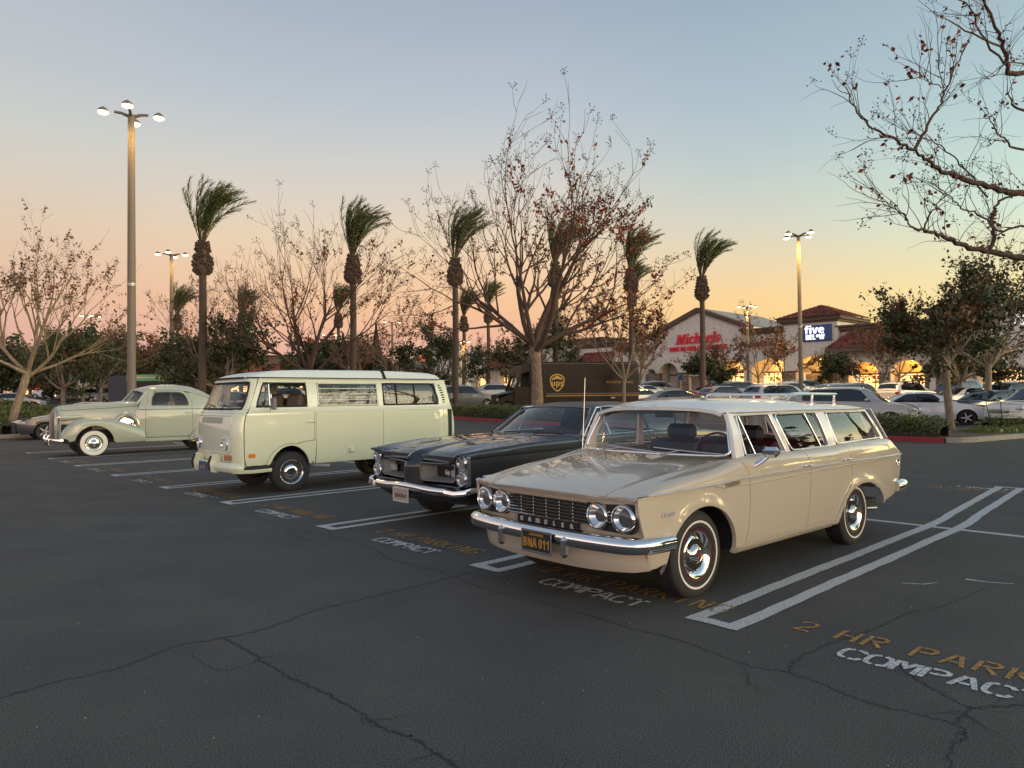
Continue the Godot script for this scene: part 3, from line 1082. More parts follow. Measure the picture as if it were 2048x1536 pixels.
func rambler() -> void:
	M.reflector = mt(0.85, 0.85, 0.85, 0.12, 1.0)
	M.lamp_glass = pane(0.9, 0.92, 0.92, 0.05)
	M.beige = paint(0.49, 0.43, 0.33, 0.4)
	M.cream = paint(0.80, 0.78, 0.71, 0.45)
	var car := thing("station_wagon", "beige and white vintage station wagon with a roof rack, nearest of the parked cars", "car", Vector3(0.191, 0, -5.472), atan2(0.666, 0.746))
	var C := 0.05
	var ref := Vector3(2.4, 0.6, 0)
	for s in [1.0, -1.0]:
		var fs := func(x: float, y: float) -> Vector3: return Vector3(x, y, r_side(x, y) * s)
		var ft := func(x: float, t: float) -> Vector3:
			var p := r_top(x, t)
			return Vector3(p.x, p.y, p.z * s)
		var fw := func(x: float, y: float) -> Vector3: return Vector3(x, y, r_win(x, y) * s)
		# front fender: side and top
		var ff := MB.new()
		var p := pts([0.105, 0.70, 0.10, 0.78, 0.115, 0.80, 0.2, r_yt(0.2) - 0.006])
		for k in 10:
			var x := 0.3 + k * 0.115
			p.push_back(Vector2(x, r_yt(x) - 0.006))
		p.append_array(pts([1.459, 0.842, 1.452, 0.65, 1.43, 0.48, 1.40, 0.33, 1.385, 0.262, 1.285, 0.262]))
		p.append_array(arc(0.82, 0.29, 0.43, -4, 188, 26, 0.392))
		p.append_array(pts([0.385, 0.325, 0.30, 0.30, 0.225, 0.30, 0.19, 0.40, 0.165, 0.5, 0.13, 0.60]))
		ff.panel(p, fs, C, 0.03, ref)
		ff.panel(pts([-0.012, 0.81, 1.325, 0.81, 1.33, 1.0, 1.352, 1.25, 1.40, 1.62, 1.459, 2.0, -0.012, 2.0]), ft, 0.08, 0.02, ref, 1.6)
		put("front_fender", ff, M.beige, car)
		# doors
		var fd := MB.new()
		fd.panel(pts([1.466, 0.843, 1.459, 0.65, 1.437, 0.48, 1.408, 0.33, 1.406, 0.318, 2.409, 0.318, 2.42, 0.40, 2.455, 0.58, 2.488, 0.74, 2.499, 0.846, 2.1, 0.846, 1.8, 0.845]), fs, C, 0.02, ref)
		fd.panel(pts([1.336, 1.0, 1.359, 1.25, 1.407, 1.62, 1.466, 2.0, 2.499, 2.0, 2.46, 1.6, 2.40, 1.25, 2.368, 1.0]), ft, 0.08, 0.02, ref, 1.6)
		put("front_door", fd, M.beige, car)
		var rd := MB.new()
		rd.panel(pts([2.506, 0.846, 2.495, 0.74, 2.462, 0.58, 2.427, 0.40, 2.416, 0.318, 2.985, 0.318, 3.05, 0.42, 3.14, 0.52, 3.24, 0.595, 3.315, 0.64, 3.332, 0.70, 3.328, 0.842, 2.9, 0.845]), fs, C, 0.02, ref)
		rd.panel(pts([2.375, 1.0, 2.407, 1.25, 2.467, 1.6, 2.506, 2.0, 3.327, 2.0, 3.30, 1.6, 3.25, 1.25, 3.207, 1.0]), ft, 0.08, 0.02, ref, 1.6)
		put("rear_door", rd, M.beige, car)
		var qp := MB.new()
		var q := pts([3.335, 0.842, 3.339, 0.70, 3.322, 0.635, 3.25, 0.588, 3.147, 0.513, 3.058, 0.415, 2.995, 0.325, 2.99, 0.268, 3.07, 0.268])
		var ar := arc(3.6, 0.28, 0.53, 178, 12, 26, 0.335)
		q.append_array(ar)
		q.append_array(pts([4.14, 0.375, 4.47, 0.43, 4.56, 0.52, 4.66, 0.60, 4.70, 0.68, 4.735, 0.78, 4.742, 0.826, 4.3, 0.832, 3.8, 0.838]))
		qp.panel(q, fs, C, 0.03, ref)
		qp.panel(pts([3.214, 1.0, 3.257, 1.25, 3.307, 1.6, 3.334, 2.0, 4.742, 2.0, 4.70, 1.5, 4.60, 1.2, 4.43, 1.0]), ft, 0.08, 0.02, ref, 1.6)
		put("rear_quarter", qp, M.beige, car)
		var sl := MB.new()
		sl.panel(pts([1.29, 0.255, 1.29, 0.311, 2.985, 0.311, 2.965, 0.255]), func(x: float, y: float) -> Vector3: return Vector3(x, y, (r_side(x, y) + 0.012 - 0.35 * maxf(0.0, 0.275 - y)) * s), 0.06, 0.04, ref)
		put("sill", sl, M.beige, car)
		# pillars and rails
		for pl in [["pillar", [1.40, 0.99, 1.475, 1.352, 1.553, 1.352, 1.535, 0.995]], ["roof_rail", [1.50, 1.325, 1.50, 1.351, 2.4, 1.351, 4.17, 1.340, 4.14, 1.316, 2.4, 1.327]], ["pillar", [2.095, 1.33, 2.175, 1.33, 2.295, 0.992, 2.205, 0.992]], ["pillar", [2.985, 1.327, 3.17, 1.322, 3.205, 0.992, 3.045, 0.992]], ["pillar", [4.135, 1.32, 4.185, 1.337, 4.425, 1.0, 4.335, 1.0]]]:
			var b := MB.new()
			b.panel(pts(pl[1]), fw, 0.06, 0.035, ref)
			put(pl[0], b, M.cream, car)
		# bright window frames
		var frames := [[1.548, 1.005, 1.566, 1.322, 2.098, 1.322, 2.205, 1.005], [2.302, 1.005, 2.186, 1.322, 2.98, 1.322, 3.04, 1.005], [3.212, 1.02, 3.178, 1.316, 4.13, 1.312, 4.33, 1.025]]
		for k in 3:
			var pf := rounded(pts(frames[k]), 0.06 if k == 1 else 0.02, 3)
			var path := []
			for w in pf.size() + 1:
				var e := pf[w % pf.size()]
				path.append(Vector3(e.x, e.y, (r_win(e.x, e.y) + 0.004) * s))
			var fb := MB.new()
			fb.tube(path, 0.008, 5, false)
			put("window_trim", fb, M.chrome, car)
		for dv in [[1.612, 1.322, 1.70, 1.0], [2.755, 1.322, 2.88, 1.0]]:
			var db := MB.new()
			db.tube([Vector3(dv[0], dv[1], (r_win(dv[0], dv[1]) + 0.002) * s), Vector3(dv[2], dv[3], (r_win(dv[2], dv[3]) + 0.002) * s)], 0.009, 5)
			put("window_divider", db, M.chrome, car)
		for gl in [[1.556, 1.0, 1.572, 1.32, 1.612, 1.32, 1.70, 1.0], [2.295, 0.99, 2.182, 1.326, 2.982, 1.326, 3.044, 0.99], [3.205, 1.0, 3.172, 1.32, 4.135, 1.316, 4.335, 1.01]] + ([] if s > 0 else [[1.7, 1.0, 1.612, 1.32, 2.1, 1.32, 2.205, 1.0]]):
			var gb := MB.new()
			var fg := func(x: float, y: float) -> Vector3: return Vector3(x, y, (r_win(x, y) - 0.012) * s)
			gb.panel(pts(gl), fg, 0.12, 0.0, ref)
			put("side_window", gb, M.glass_warm if k_warm(gl) else M.glass, car)
		# trim strips
		var up := []
		for k in 36:
			var x := 0.19 + k * (4.74 - 0.19) / 35.0
			up.append(Vector3(x, r_yt(x) - 0.004, (r_wm(x) + 0.004) * s))
		strip(car, "side_trim", up, 0.016, 0.008, M.trim)
		var lo := [Vector3(0.96, r_yt(0.96) - 0.01, (r_wm(0.96) + 0.004) * s), Vector3(1.05, 0.798, (r_wm(1.05)) * s), Vector3(1.1, 0.789, (r_wm(1.1)) * s)]
		for k in 30:
			var x := 1.15 + k * (4.72 - 1.15) / 29.0
			lo.append(Vector3(x, lerpf(0.792, r_yt(x) - 0.024, smoothstep(1.1, 4.4, x)), r_side(x, 0.79) * s + 0.003 * s))
		strip(car, "side_trim", lo, 0.012, 0.007, M.trim)
		var sp := MB.new()
		for k in 4:
			sp.box(Vector3(1.2 + k * 0.001, 0.803 + k * 0.008, (r_wm(1.2) + 0.002) * s), Vector3(0.2, 0.004, 0.006))
		put("spear_ribs", sp, M.dull, car)
		door_handle(car, Vector3(2.42, 0.868, 0.898 * s), s, 0.15)
		door_handle(car, Vector3(3.22, 0.872, 0.896 * s), s, 0.15)
		# headlights in their oval
		var ov := MB.new()
		var st := rounded(pts([0.425 * s, 0.545, 0.855 * s, 0.545, 0.855 * s, 0.758, 0.425 * s, 0.758]), 0.105, 6)
		ov.prism(st, 0.0, 0.012, Transform3D(Basis(Vector3(0, 0, 1), Vector3.UP, Vector3(-1, 0, 0)), Vector3(0.128, 0, 0)))
		put("headlight_dark_oval", ov, M.dark, car)  # raised oval plate; its dark colour stands in for a shaded hollow
		headlight(car, Vector3(0.075, 0.652, 0.515 * s), 0.082, Vector3(-1, 0, 0), 0.016)
		headlight(car, Vector3(0.085, 0.652, 0.742 * s), 0.082, Vector3(-1, 0, 0.06 * s), 0.02)
		var wg := MB.new()
		for k in 4:
			wg.box(Vector3(0.10, 0.615 + k * 0.024, 0.628 * s), Vector3(0.012, 0.008, 0.05), 0.002)
		put("lamp_bars", wg, M.chrome, car)
		var gp := MB.new() # bright pan under the lamps
		gp.panel(pts([0.34, 0.505, 0.40, 0.55, 0.86, 0.55, 0.88, 0.505]), func(z: float, y: float) -> Vector3: return Vector3(0.085 + 0.10 * pow(z / 0.9, 2), y, z * s), 0.05, 0.02, Vector3(2, 0.5, 0))
		put("gravel_pan", gp, M.beige, car)
		var bg := MB.new()
		bg.box(Vector3(-0.075, 0.425, 0.34 * s), Vector3(0.075, 0.15, 0.052), 0.024)
		put("bumper_guard", bg, M.chrome, car)
		var tl := MB.new()
		tl.box(Vector3(0.045, 0.463, 0.835 * s), Vector3(0.02, 0.05, 0.14), 0.008, Basis(Vector3.UP, 0.62 * s))
		put("turn_signal", tl, M.lens, car)
	# bonnet
	var fh := func(x: float, t: float) -> Vector3:
		var q := r_top(x, absf(t))
		return Vector3(q.x, q.y, q.z * (1.0 if t >= 0 else -1.0))
	var hd := MB.new()
	hd.panel(rounded(pts([-0.012, -0.80, -0.012, 0.80, 1.31, 0.80, 1.22, 0.45, 1.16, 0.0, 1.22, -0.45, 1.31, -0.80]), 0.06), fh, 0.07, 0.025, ref, 1.3)
	put("bonnet", hd, M.beige, car)
	var cw := MB.new()
	cw.panel(pts([1.318, -0.80, 1.228, -0.45, 1.168, 0.0, 1.228, 0.45, 1.318, 0.80, 1.325, 0.99, 1.5, 0.99, 1.5, -0.99, 1.325, -0.99]), fh, 0.07, 0.02, ref, 1.3)
	put("cowl", cw, M.beige, car)
	# nose under the bonnet lip
	var ns := MB.new()
	ns.panel(pts([-0.875, 0.52, -0.86, 0.80, 0.0, 0.803, 0.86, 0.80, 0.875, 0.52, 0.0, 0.52]), func(z: float, y: float) -> Vector3: return Vector3(0.112 + 0.05 * pow(absf(z) / 0.87, 4.0) - 0.07 * smoothstep(0.74, 0.80, y), y, z), 0.06, 0.02, ref)
	put("nose_panel", ns, M.beige, car)
	var gr := joint("grille", car)
	var gb := MB.new()
	gb.box(Vector3(0.106, 0.655, 0), Vector3(0.02, 0.16, 0.86))
	put("back_plate", gb, M.dark, gr)
	for k in 7:
		var b := MB.new()
		b.box(Vector3(0.078, 0.586 + k * 0.0245, 0), Vector3(0.03, 0.009, 0.845), 0.003)
		put("grille_bar", b, M.chrome, gr)
	for k in 5:
		var b := MB.new()
		b.box(Vector3(0.088, 0.66, -0.28 + k * 0.14), Vector3(0.02, 0.15, 0.006))
		put("grille_post", b, M.chrome, gr)
	var lp := MB.new()
	lp.box(Vector3(0.09, 0.542, 0), Vector3(0.02, 0.058, 0.66), 0.004)
	put("letter_panel", lp, M.black, gr)
	var word := "RAMBLER"
	for k in 7:
		var l := MB.new()
		l.text(word[k], 0.036, 0.012, Transform3D(Basis(Vector3(0, 0, 1), Vector3.UP, Vector3(-1, 0, 0)), Vector3(0.076, 0.545, -0.27 + k * 0.09)))
		put("badge_letter", l, M.silver, gr)
	# bumpers
	var bs := [Vector2(-0.03, -0.056), Vector2(0.004, -0.054), Vector2(0.022, -0.03), Vector2(0.026, 0.0), Vector2(0.02, 0.03), Vector2(-0.002, 0.05), Vector2(-0.03, 0.054)]
	var bm := MB.new()
	bm.sweep(smooth3([0.42, 0.475, 0.925, 0.24, 0.48, 0.93, 0.11, 0.483, 0.895, 0.02, 0.484, 0.80, -0.035, 0.485, 0.55, -0.06, 0.485, 0.25, -0.066, 0.485, 0.0, -0.06, 0.485, -0.25, -0.035, 0.485, -0.55, 0.02, 0.484, -0.80, 0.11, 0.483, -0.895, 0.24, 0.48, -0.93, 0.42, 0.475, -0.925], 5), _mirror(bs), Vector3.UP)
	put("front_bumper", bm, M.chrome, car)
	var rb := MB.new()
	rb.sweep(smooth3([4.46, 0.50, 0.905, 4.62, 0.505, 0.91, 4.74, 0.51, 0.86, 4.80, 0.51, 0.6, 4.82, 0.51, 0.0, 4.80, 0.51, -0.6, 4.74, 0.51, -0.86, 4.62, 0.505, -0.91, 4.46, 0.50, -0.905], 5), bs, Vector3.UP)
	put("rear_bumper", rb, M.chrome, car)
	var va := MB.new()
	va.panel(pts([-0.875, 0.30, -0.875, 0.46, 0.875, 0.46, 0.875, 0.30, 0.78, 0.28, 0.3, 0.265, -0.3, 0.265, -0.78, 0.28]), func(z: float, y: float) -> Vector3: return Vector3(0.03 + 0.19 * pow(absf(z) / 0.88, 4.0) + 0.4 * maxf(0, 0.31 - y), y, z), 0.06, 0.02, ref)
	put("valance", va, M.beige, car)
	number_plate(car, Vector3(-0.105, 0.432, 0.08), -PI / 2, "BNA 011", M.plate_black, M.plate_gold, M.dull, "CALIFORNIA")
	# roof
	var rf := MB.new()
	rf.panel(pts([1.40, -1, 1.40, 1, 4.18, 1, 4.18, -1]), func(x: float, q: float) -> Vector3: return r_roof(x, q), 0.09, 0.03, Vector3(2.6, 1.0, 0), 0.8)
	put("roof", rf, M.cream, car)
	var hl := MB.new()
	hl.panel(pts([1.50, -0.95, 1.50, 0.95, 4.1, 0.95, 4.1, -0.95]), func(x: float, q: float) -> Vector3: return r_roof(x, q) - Vector3(0, 0.035, 0), 0.2, 0.0, Vector3(2.6, 5.0, 0), 0.8)
	put("headlining", hl, M.seat_tan, car)
	for s in [1.0, -1.0]:
		var dr := []
		for k in 24:
			var x := 1.47 + k * (4.16 - 1.47) / 23.0
			dr.append(Vector3(x, 1.349 - 0.012 * smoothstep(2.5, 4.0, x), s * (0.724 - 0.03 * smoothstep(3.6, 4.2, x) - 0.04 * (1.0 - smoothstep(1.4, 1.75, x)))))
		strip(car, "drip_rail", dr, 0.014, 0.012, M.chrome)
	# windscreen
	var ws := MB.new()
	ws.panel(rounded(pts([-0.985, 0.03, -0.985, 0.985, 0.985, 0.985, 0.985, 0.03]), 0.13, 5), func(a: float, b: float) -> Vector3: return r_ws(a, b), 0.07, 0.0, ref)
	put("windscreen", ws, M.glass, car)
	var wf := []
	var wp := rounded(pts([-0.985, 0.03, -0.985, 0.985, 0.985, 0.985, 0.985, 0.03]), 0.13, 5)
	for k in wp.size():
		var a := wp[k]
		var b := wp[(k + 1) % wp.size()]
		for w in 6:
			var e := a.lerp(b, w / 6.0)
			wf.append(r_ws(e.x, e.y) + Vector3(-0.004, 0.002, 0))
	wf.append(wf[0])
	var wt := MB.new()
	wt.tube(wf, 0.013, 6, false)
	put("windscreen_trim", wt, M.chrome, car)
	var rg := MB.new()
	rg.panel(pts([-0.62, 1.02, -0.58, 1.33, 0.58, 1.33, 0.62, 1.02]), func(z: float, y: float) -> Vector3: return Vector3(4.60 - 0.55 * (y - 0.9) - 0.06 * z * z, y, z), 0.15, 0.0, ref)
	put("rear_window", rg, M.glass, car)
	var tg := MB.new()
	tg.panel(pts([-0.80, 0.45, -0.82, 0.8, -0.78, 1.0, -0.64, 1.02, 0.64, 1.02, 0.78, 1.0, 0.82, 0.8, 0.80, 0.45]), func(z: float, y: float) -> Vector3: return Vector3(crv([0.4, 4.60, 0.65, 4.70, 0.8, 4.73, 0.86, 4.72, 1.02, 4.50], y) - 0.05 * z * z, y, z), 0.08, 0.02, ref)
	put("tailgate", tg, M.beige, car)
	for s in [1.0, -1.0]:
		var tp := MB.new()
		tp.panel(pts([0.60, 1.02, 0.57, 1.335, 0.70, 1.335, 0.80, 1.02]), func(z: float, y: float) -> Vector3: return Vector3(4.60 - 0.55 * (y - 0.9) - 0.06 * z * z, y, z * s), 0.15, 0.02, ref)
		put("tailgate_pillar", tp, M.cream, car)
		var tlm := MB.new()
		tlm.lathe([Vector2(0.055, -0.03), Vector2(0.06, 0.0), Vector2(0.045, 0.025), Vector2(0.0, 0.035)], 18, Transform3D(Basis(Vector3(0, 1, 0), Vector3(1, 0, 0), Vector3(0, 0, -1)), Vector3(4.70, 0.72, 0.74 * s)))
		put("tail_lamp", tlm, M.red_lens, car)
	# plain dark boxes added under the body to block light
	var ub := MB.new()
	ub.box(Vector3(2.45, 0.30, 0), Vector3(4.2, 0.1, 1.3))
	ub.box(Vector3(0.80, 0.52, 0), Vector3(1.15, 0.4, 1.0))
	ub.box(Vector3(3.65, 0.52, 0), Vector3(1.7, 0.32, 1.05))
	for s in [1.0, -1.0]:
		ub.box(Vector3(0.82, 0.735, 0.72 * s), Vector3(1.15, 0.03, 0.3))
		ub.box(Vector3(1.34, 0.52, 0.66 * s), Vector3(0.05, 0.5, 0.4))
		ub.box(Vector3(3.65, 0.69, 0.70 * s), Vector3(1.7, 0.03, 0.34))
		ub.box(Vector3(2.3, 0.60, 0.80 * s), Vector3(1.7, 0.56, 0.03))
	put("underbody", ub, M.dark, car)
	var ex := MB.new()
	ex.tube([Vector3(3.9, 0.27, 0.5), Vector3(4.2, 0.265, 0.62), Vector3(4.4, 0.255, 0.70)], 0.024, 8)
	put("exhaust_pipe", ex, M.steel, car)
	# cabin
	bench(car, 2.22, 0.55, -0.70, 0.70, 0.52, M.seat_red)
	bench(car, 3.15, 0.58, -0.70, 0.70, 0.46, M.seat_red)
	for z in [0.36, -0.36]:
		var hr := MB.new()
		hr.box(Vector3(2.36, 1.135, z), Vector3(0.11, 0.16, 0.34), 0.045)
		put("head_rest", hr, M.seat_dark, car)
	var bk := MB.new()
	bk.box(Vector3(2.20, 0.88, -0.36), Vector3(0.06, 0.36, 0.56), 0.025, Basis(Vector3(0, 0, 1), -0.14))
	bk.box(Vector3(2.20, 0.88, 0.36), Vector3(0.06, 0.36, 0.56), 0.025, Basis(Vector3(0, 0, 1), -0.14))
	put("seat_cover", bk, M.seat_dark, car)
	var da := MB.new()
	da.box(Vector3(1.52, 0.90, 0), Vector3(0.26, 0.14, 1.5), 0.05)
	put("dashboard", da, M.seat_red, car)
	steering_wheel(car, Vector3(1.78, 0.98, 0.36), 0.205, M.seat_red, 0.5)
	var mr := MB.new()
	mr.box(Vector3(1.58, 1.33, 0.0), Vector3(0.02, 0.055, 0.2), 0.012)
	put("inside_mirror", mr, M.black, car)
	# wipers, aerial, mirror
	for w in [[-0.45, 0.32], [0.28, 0.98]]:
		var wb := MB.new()
		var a0 := r_ws(w[0] / 0.8, 0.0) + Vector3(-0.03, 0.005, 0)
		var path := []
		for k in 6:
			var a := lerpf(w[0], w[1], k / 5.0) / 1.0
			path.append(r_ws(clampf(a, -0.95, 0.95), 0.05 + 0.09 * (1.0 - k / 5.0)) + Vector3(-0.02, 0.008, 0))
		wb.tube([a0, path[2]], 0.006, 5)
		wb.tube(path, 0.006, 5)
		put("wiper", wb, M.steel, car)
	var ae := MB.new()
	ae.tube([Vector3(1.36, 0.945, -0.80), Vector3(1.36, 0.99, -0.80)], 0.012, 8)
	ae.tube([Vector3(1.36, 0.98, -0.80), Vector3(1.40, 1.36, -0.81), Vector3(1.43, 1.68, -0.82)], [0.004, 0.003, 0.002], 5)
	put("aerial", ae, M.chrome, car)
	var dm := joint("door_mirror", car, Vector3(1.60, 0.93, 0.90))
	var arm := MB.new()
	arm.sweep(smooth3([-0.05, -0.01, -0.02, 0.0, 0.03, 0.03, 0.03, 0.075, 0.075], 4), curve2([-0.016, -0.008, 0.016, -0.008, 0.016, 0.008, -0.016, 0.008], 3, true), Vector3(1, 0, 0))
	put("stalk", arm, M.chrome, dm)
	var hd2 := MB.new()
	hd2.box(Vector3(0.03, 0.105, 0.10), Vector3(0.075, 0.085, 0.135), 0.026, Basis(Vector3.UP, 0.15))
	put("mirror_head", hd2, M.chrome, dm)
	var fc := MB.new()
	fc.lathe([Vector2(0.042, -0.01), Vector2(0.042, 0.008), Vector2(0.034, 0.014), Vector2(0.02, 0.006), Vector2(0.0, 0.006)], 20, Transform3D(Basis(Vector3.RIGHT, Vector3(0, 0, 1), Vector3(0, -1, 0)), Vector3(4.57, 0.755, r_side(4.57, 0.755))))
	put("fuel_cap", fc, M.chrome, car)
	var sct := MB.new()
	sct.text("Classic", 0.036, 0.006, Transform3D(Basis(), Vector3(0.40, 0.668, r_side(0.4, 0.66) + 0.004)), "Droid Serif", 400, 0.35, 0.95)
	put("badge", sct, M.silver, car)
	# roof rack
	var rk := joint("roof_rack", car)
	for s in [1.0, -1.0]:
		var r := MB.new()
		var yy := r_roof(3.0, 0.6).y
		r.tube(smooth3([2.93, r_roof(2.93, 0.6).y, 0.47 * s, 2.98, yy + 0.045, 0.47 * s, 3.05, yy + 0.066, 0.47 * s, 3.5, yy + 0.064, 0.47 * s, 4.0, yy + 0.056, 0.47 * s], 4), 0.013, 7)
		for x in [3.45, 3.95]:
			r.tube([Vector3(x, r_roof(x, 0.6).y - 0.005, 0.47 * s), Vector3(x, yy + 0.062, 0.47 * s)], [0.02, 0.011], 6)
		put("rack_rail", r, M.chrome, rk)
	for x in [3.05, 3.95]:
		var r := MB.new()
		r.tube([Vector3(x, r_roof(3.0, 0.6).y + 0.06, -0.47), Vector3(x, r_roof(3.0, 0.6).y + 0.06, 0.47)], 0.012, 7)
		put("rack_bar", r, M.chrome, rk)
	# wheels
	M.wheel_red = mt(0.07, 0.02, 0.017, 0.35)
	var face := func(j: Node3D, Z: Transform3D, rr: float, w: float) -> void:
		turned(j, "rim", [Vector2(rr + 0.004, w * 0.40), Vector2(rr + 0.006, w * 0.47), Vector2(rr - 0.01, w * 0.46), Vector2(rr - 0.016, w * 0.40)], M.wheel_red, Z)
		turned(j, "wheel_cover", [Vector2(rr - 0.012, w * 0.38), Vector2(rr - 0.018, w * 0.47), Vector2(rr - 0.03, w * 0.46), Vector2(rr * 0.68, w * 0.30), Vector2(rr * 0.62, w * 0.34), Vector2(rr * 0.60, w * 0.345), Vector2(rr * 0.40, w * 0.36), Vector2(rr * 0.36, w * 0.42), Vector2(rr * 0.28, w * 0.52), Vector2(rr * 0.2, w * 0.545), Vector2(0.0005, w * 0.55)], M.chrome, Z)
		var fn := MB.new()
		for k in 48:
			var a := TAU * k / 48.0
			fn.box(Z * Vector3(cos(a) * rr * 0.5, w * 0.362, sin(a) * rr * 0.5), Vector3(rr * 0.19, 0.014, 0.007), 0.0, Z.basis * Basis(Vector3.UP, -a))
		put("cover_slots", fn, M.black, j)
		var em := MB.new()
		em.lathe([Vector2(rr * 0.08, w * 0.549), Vector2(rr * 0.07, w * 0.565), Vector2(0.0, w * 0.567)], 16, Z)
		put("hub_emblem", em, M.red_lens, j)
	for s in [1.0, -1.0]:
		wheel(car, Vector3(0.83, 0.313, 0.745 * s), s, 0.325, 0.19, face, [0.237, 0.253])
		wheel(car, Vector3(3.573, 0.313, 0.735 * s), s, 0.325, 0.19, face, [0.237, 0.253])

func _mirror(p: Array) -> Array:
	var o := []
	for k in range(p.size() - 1, -1, -1):
		o.append(Vector2(-p[k].x, p[k].y))
	return o

func k_warm(_g: Array) -> bool:
	return false

# ---------- pale camper bus ----------
func b_w(x: float, y: float) -> float:
	return crv([0.36, 0.80, 0.44, 0.835, 0.6, 0.858, 0.9, 0.866, 1.2, 0.862, 1.285, 0.858, 1.305, 0.846, 1.33, 0.838, 1.6, 0.80, 1.83, 0.755, 1.9, 0.73], y) - 0.10 * pow(smoothstep(3.75, 4.34, x), 2.0)
func b_nx(y: float) -> float:
	return crv([0.36, 0.03, 0.44, -0.02, 0.55, -0.055, 0.9, -0.07, 1.15, -0.06, 1.27, -0.03, 1.30, -0.01, 1.34, 0.02, 1.82, 0.20, 1.9, 0.23], y)
func b_nose(s: float, y: float) -> Vector3:
	var a := absf(s)
	var w := b_w(0.3, y) / 0.866
	var x := 0.0
	var z := 0.0
	if a <= 1.0:
		x = 0.045 * a * a
		z = 0.70 * a
	else:
		var f := (a - 1.0) * PI * 0.5
		x = 0.045 + 0.135 * (1.0 - cos(f)) + 0.02 * sin(f)
		z = 0.70 + 0.166 * sin(f)
	return Vector3(x + b_nx(y), y, z * w * signf(s))
func b_cap(x: float, q: float) -> Vector3:
	var yc := crv([0.235, 1.85, 0.30, 1.885, 0.48, 1.94, 0.78, 1.985, 1.3, 2.005, 2.75, 2.015, 3.8, 1.985, 4.0, 1.955, 4.16, 1.855], x)
	var zw := crv([0.235, 0.64, 0.34, 0.71, 0.7, 0.745, 3.6, 0.745, 4.0, 0.72, 4.16, 0.66], x)
	var s := absf(q)
	return Vector3(x - 0.05 * (1.0 - q * q) * (1.0 - smoothstep(0.235, 0.8, x)), 1.842 + (yc - 1.842) * (1.0 - pow(smoothstep(0.78, 1.0, s), 2.2) * 0.95 - 0.02 * s * s) - 0.01, q * zw * (1.0 - 0.0 * s))

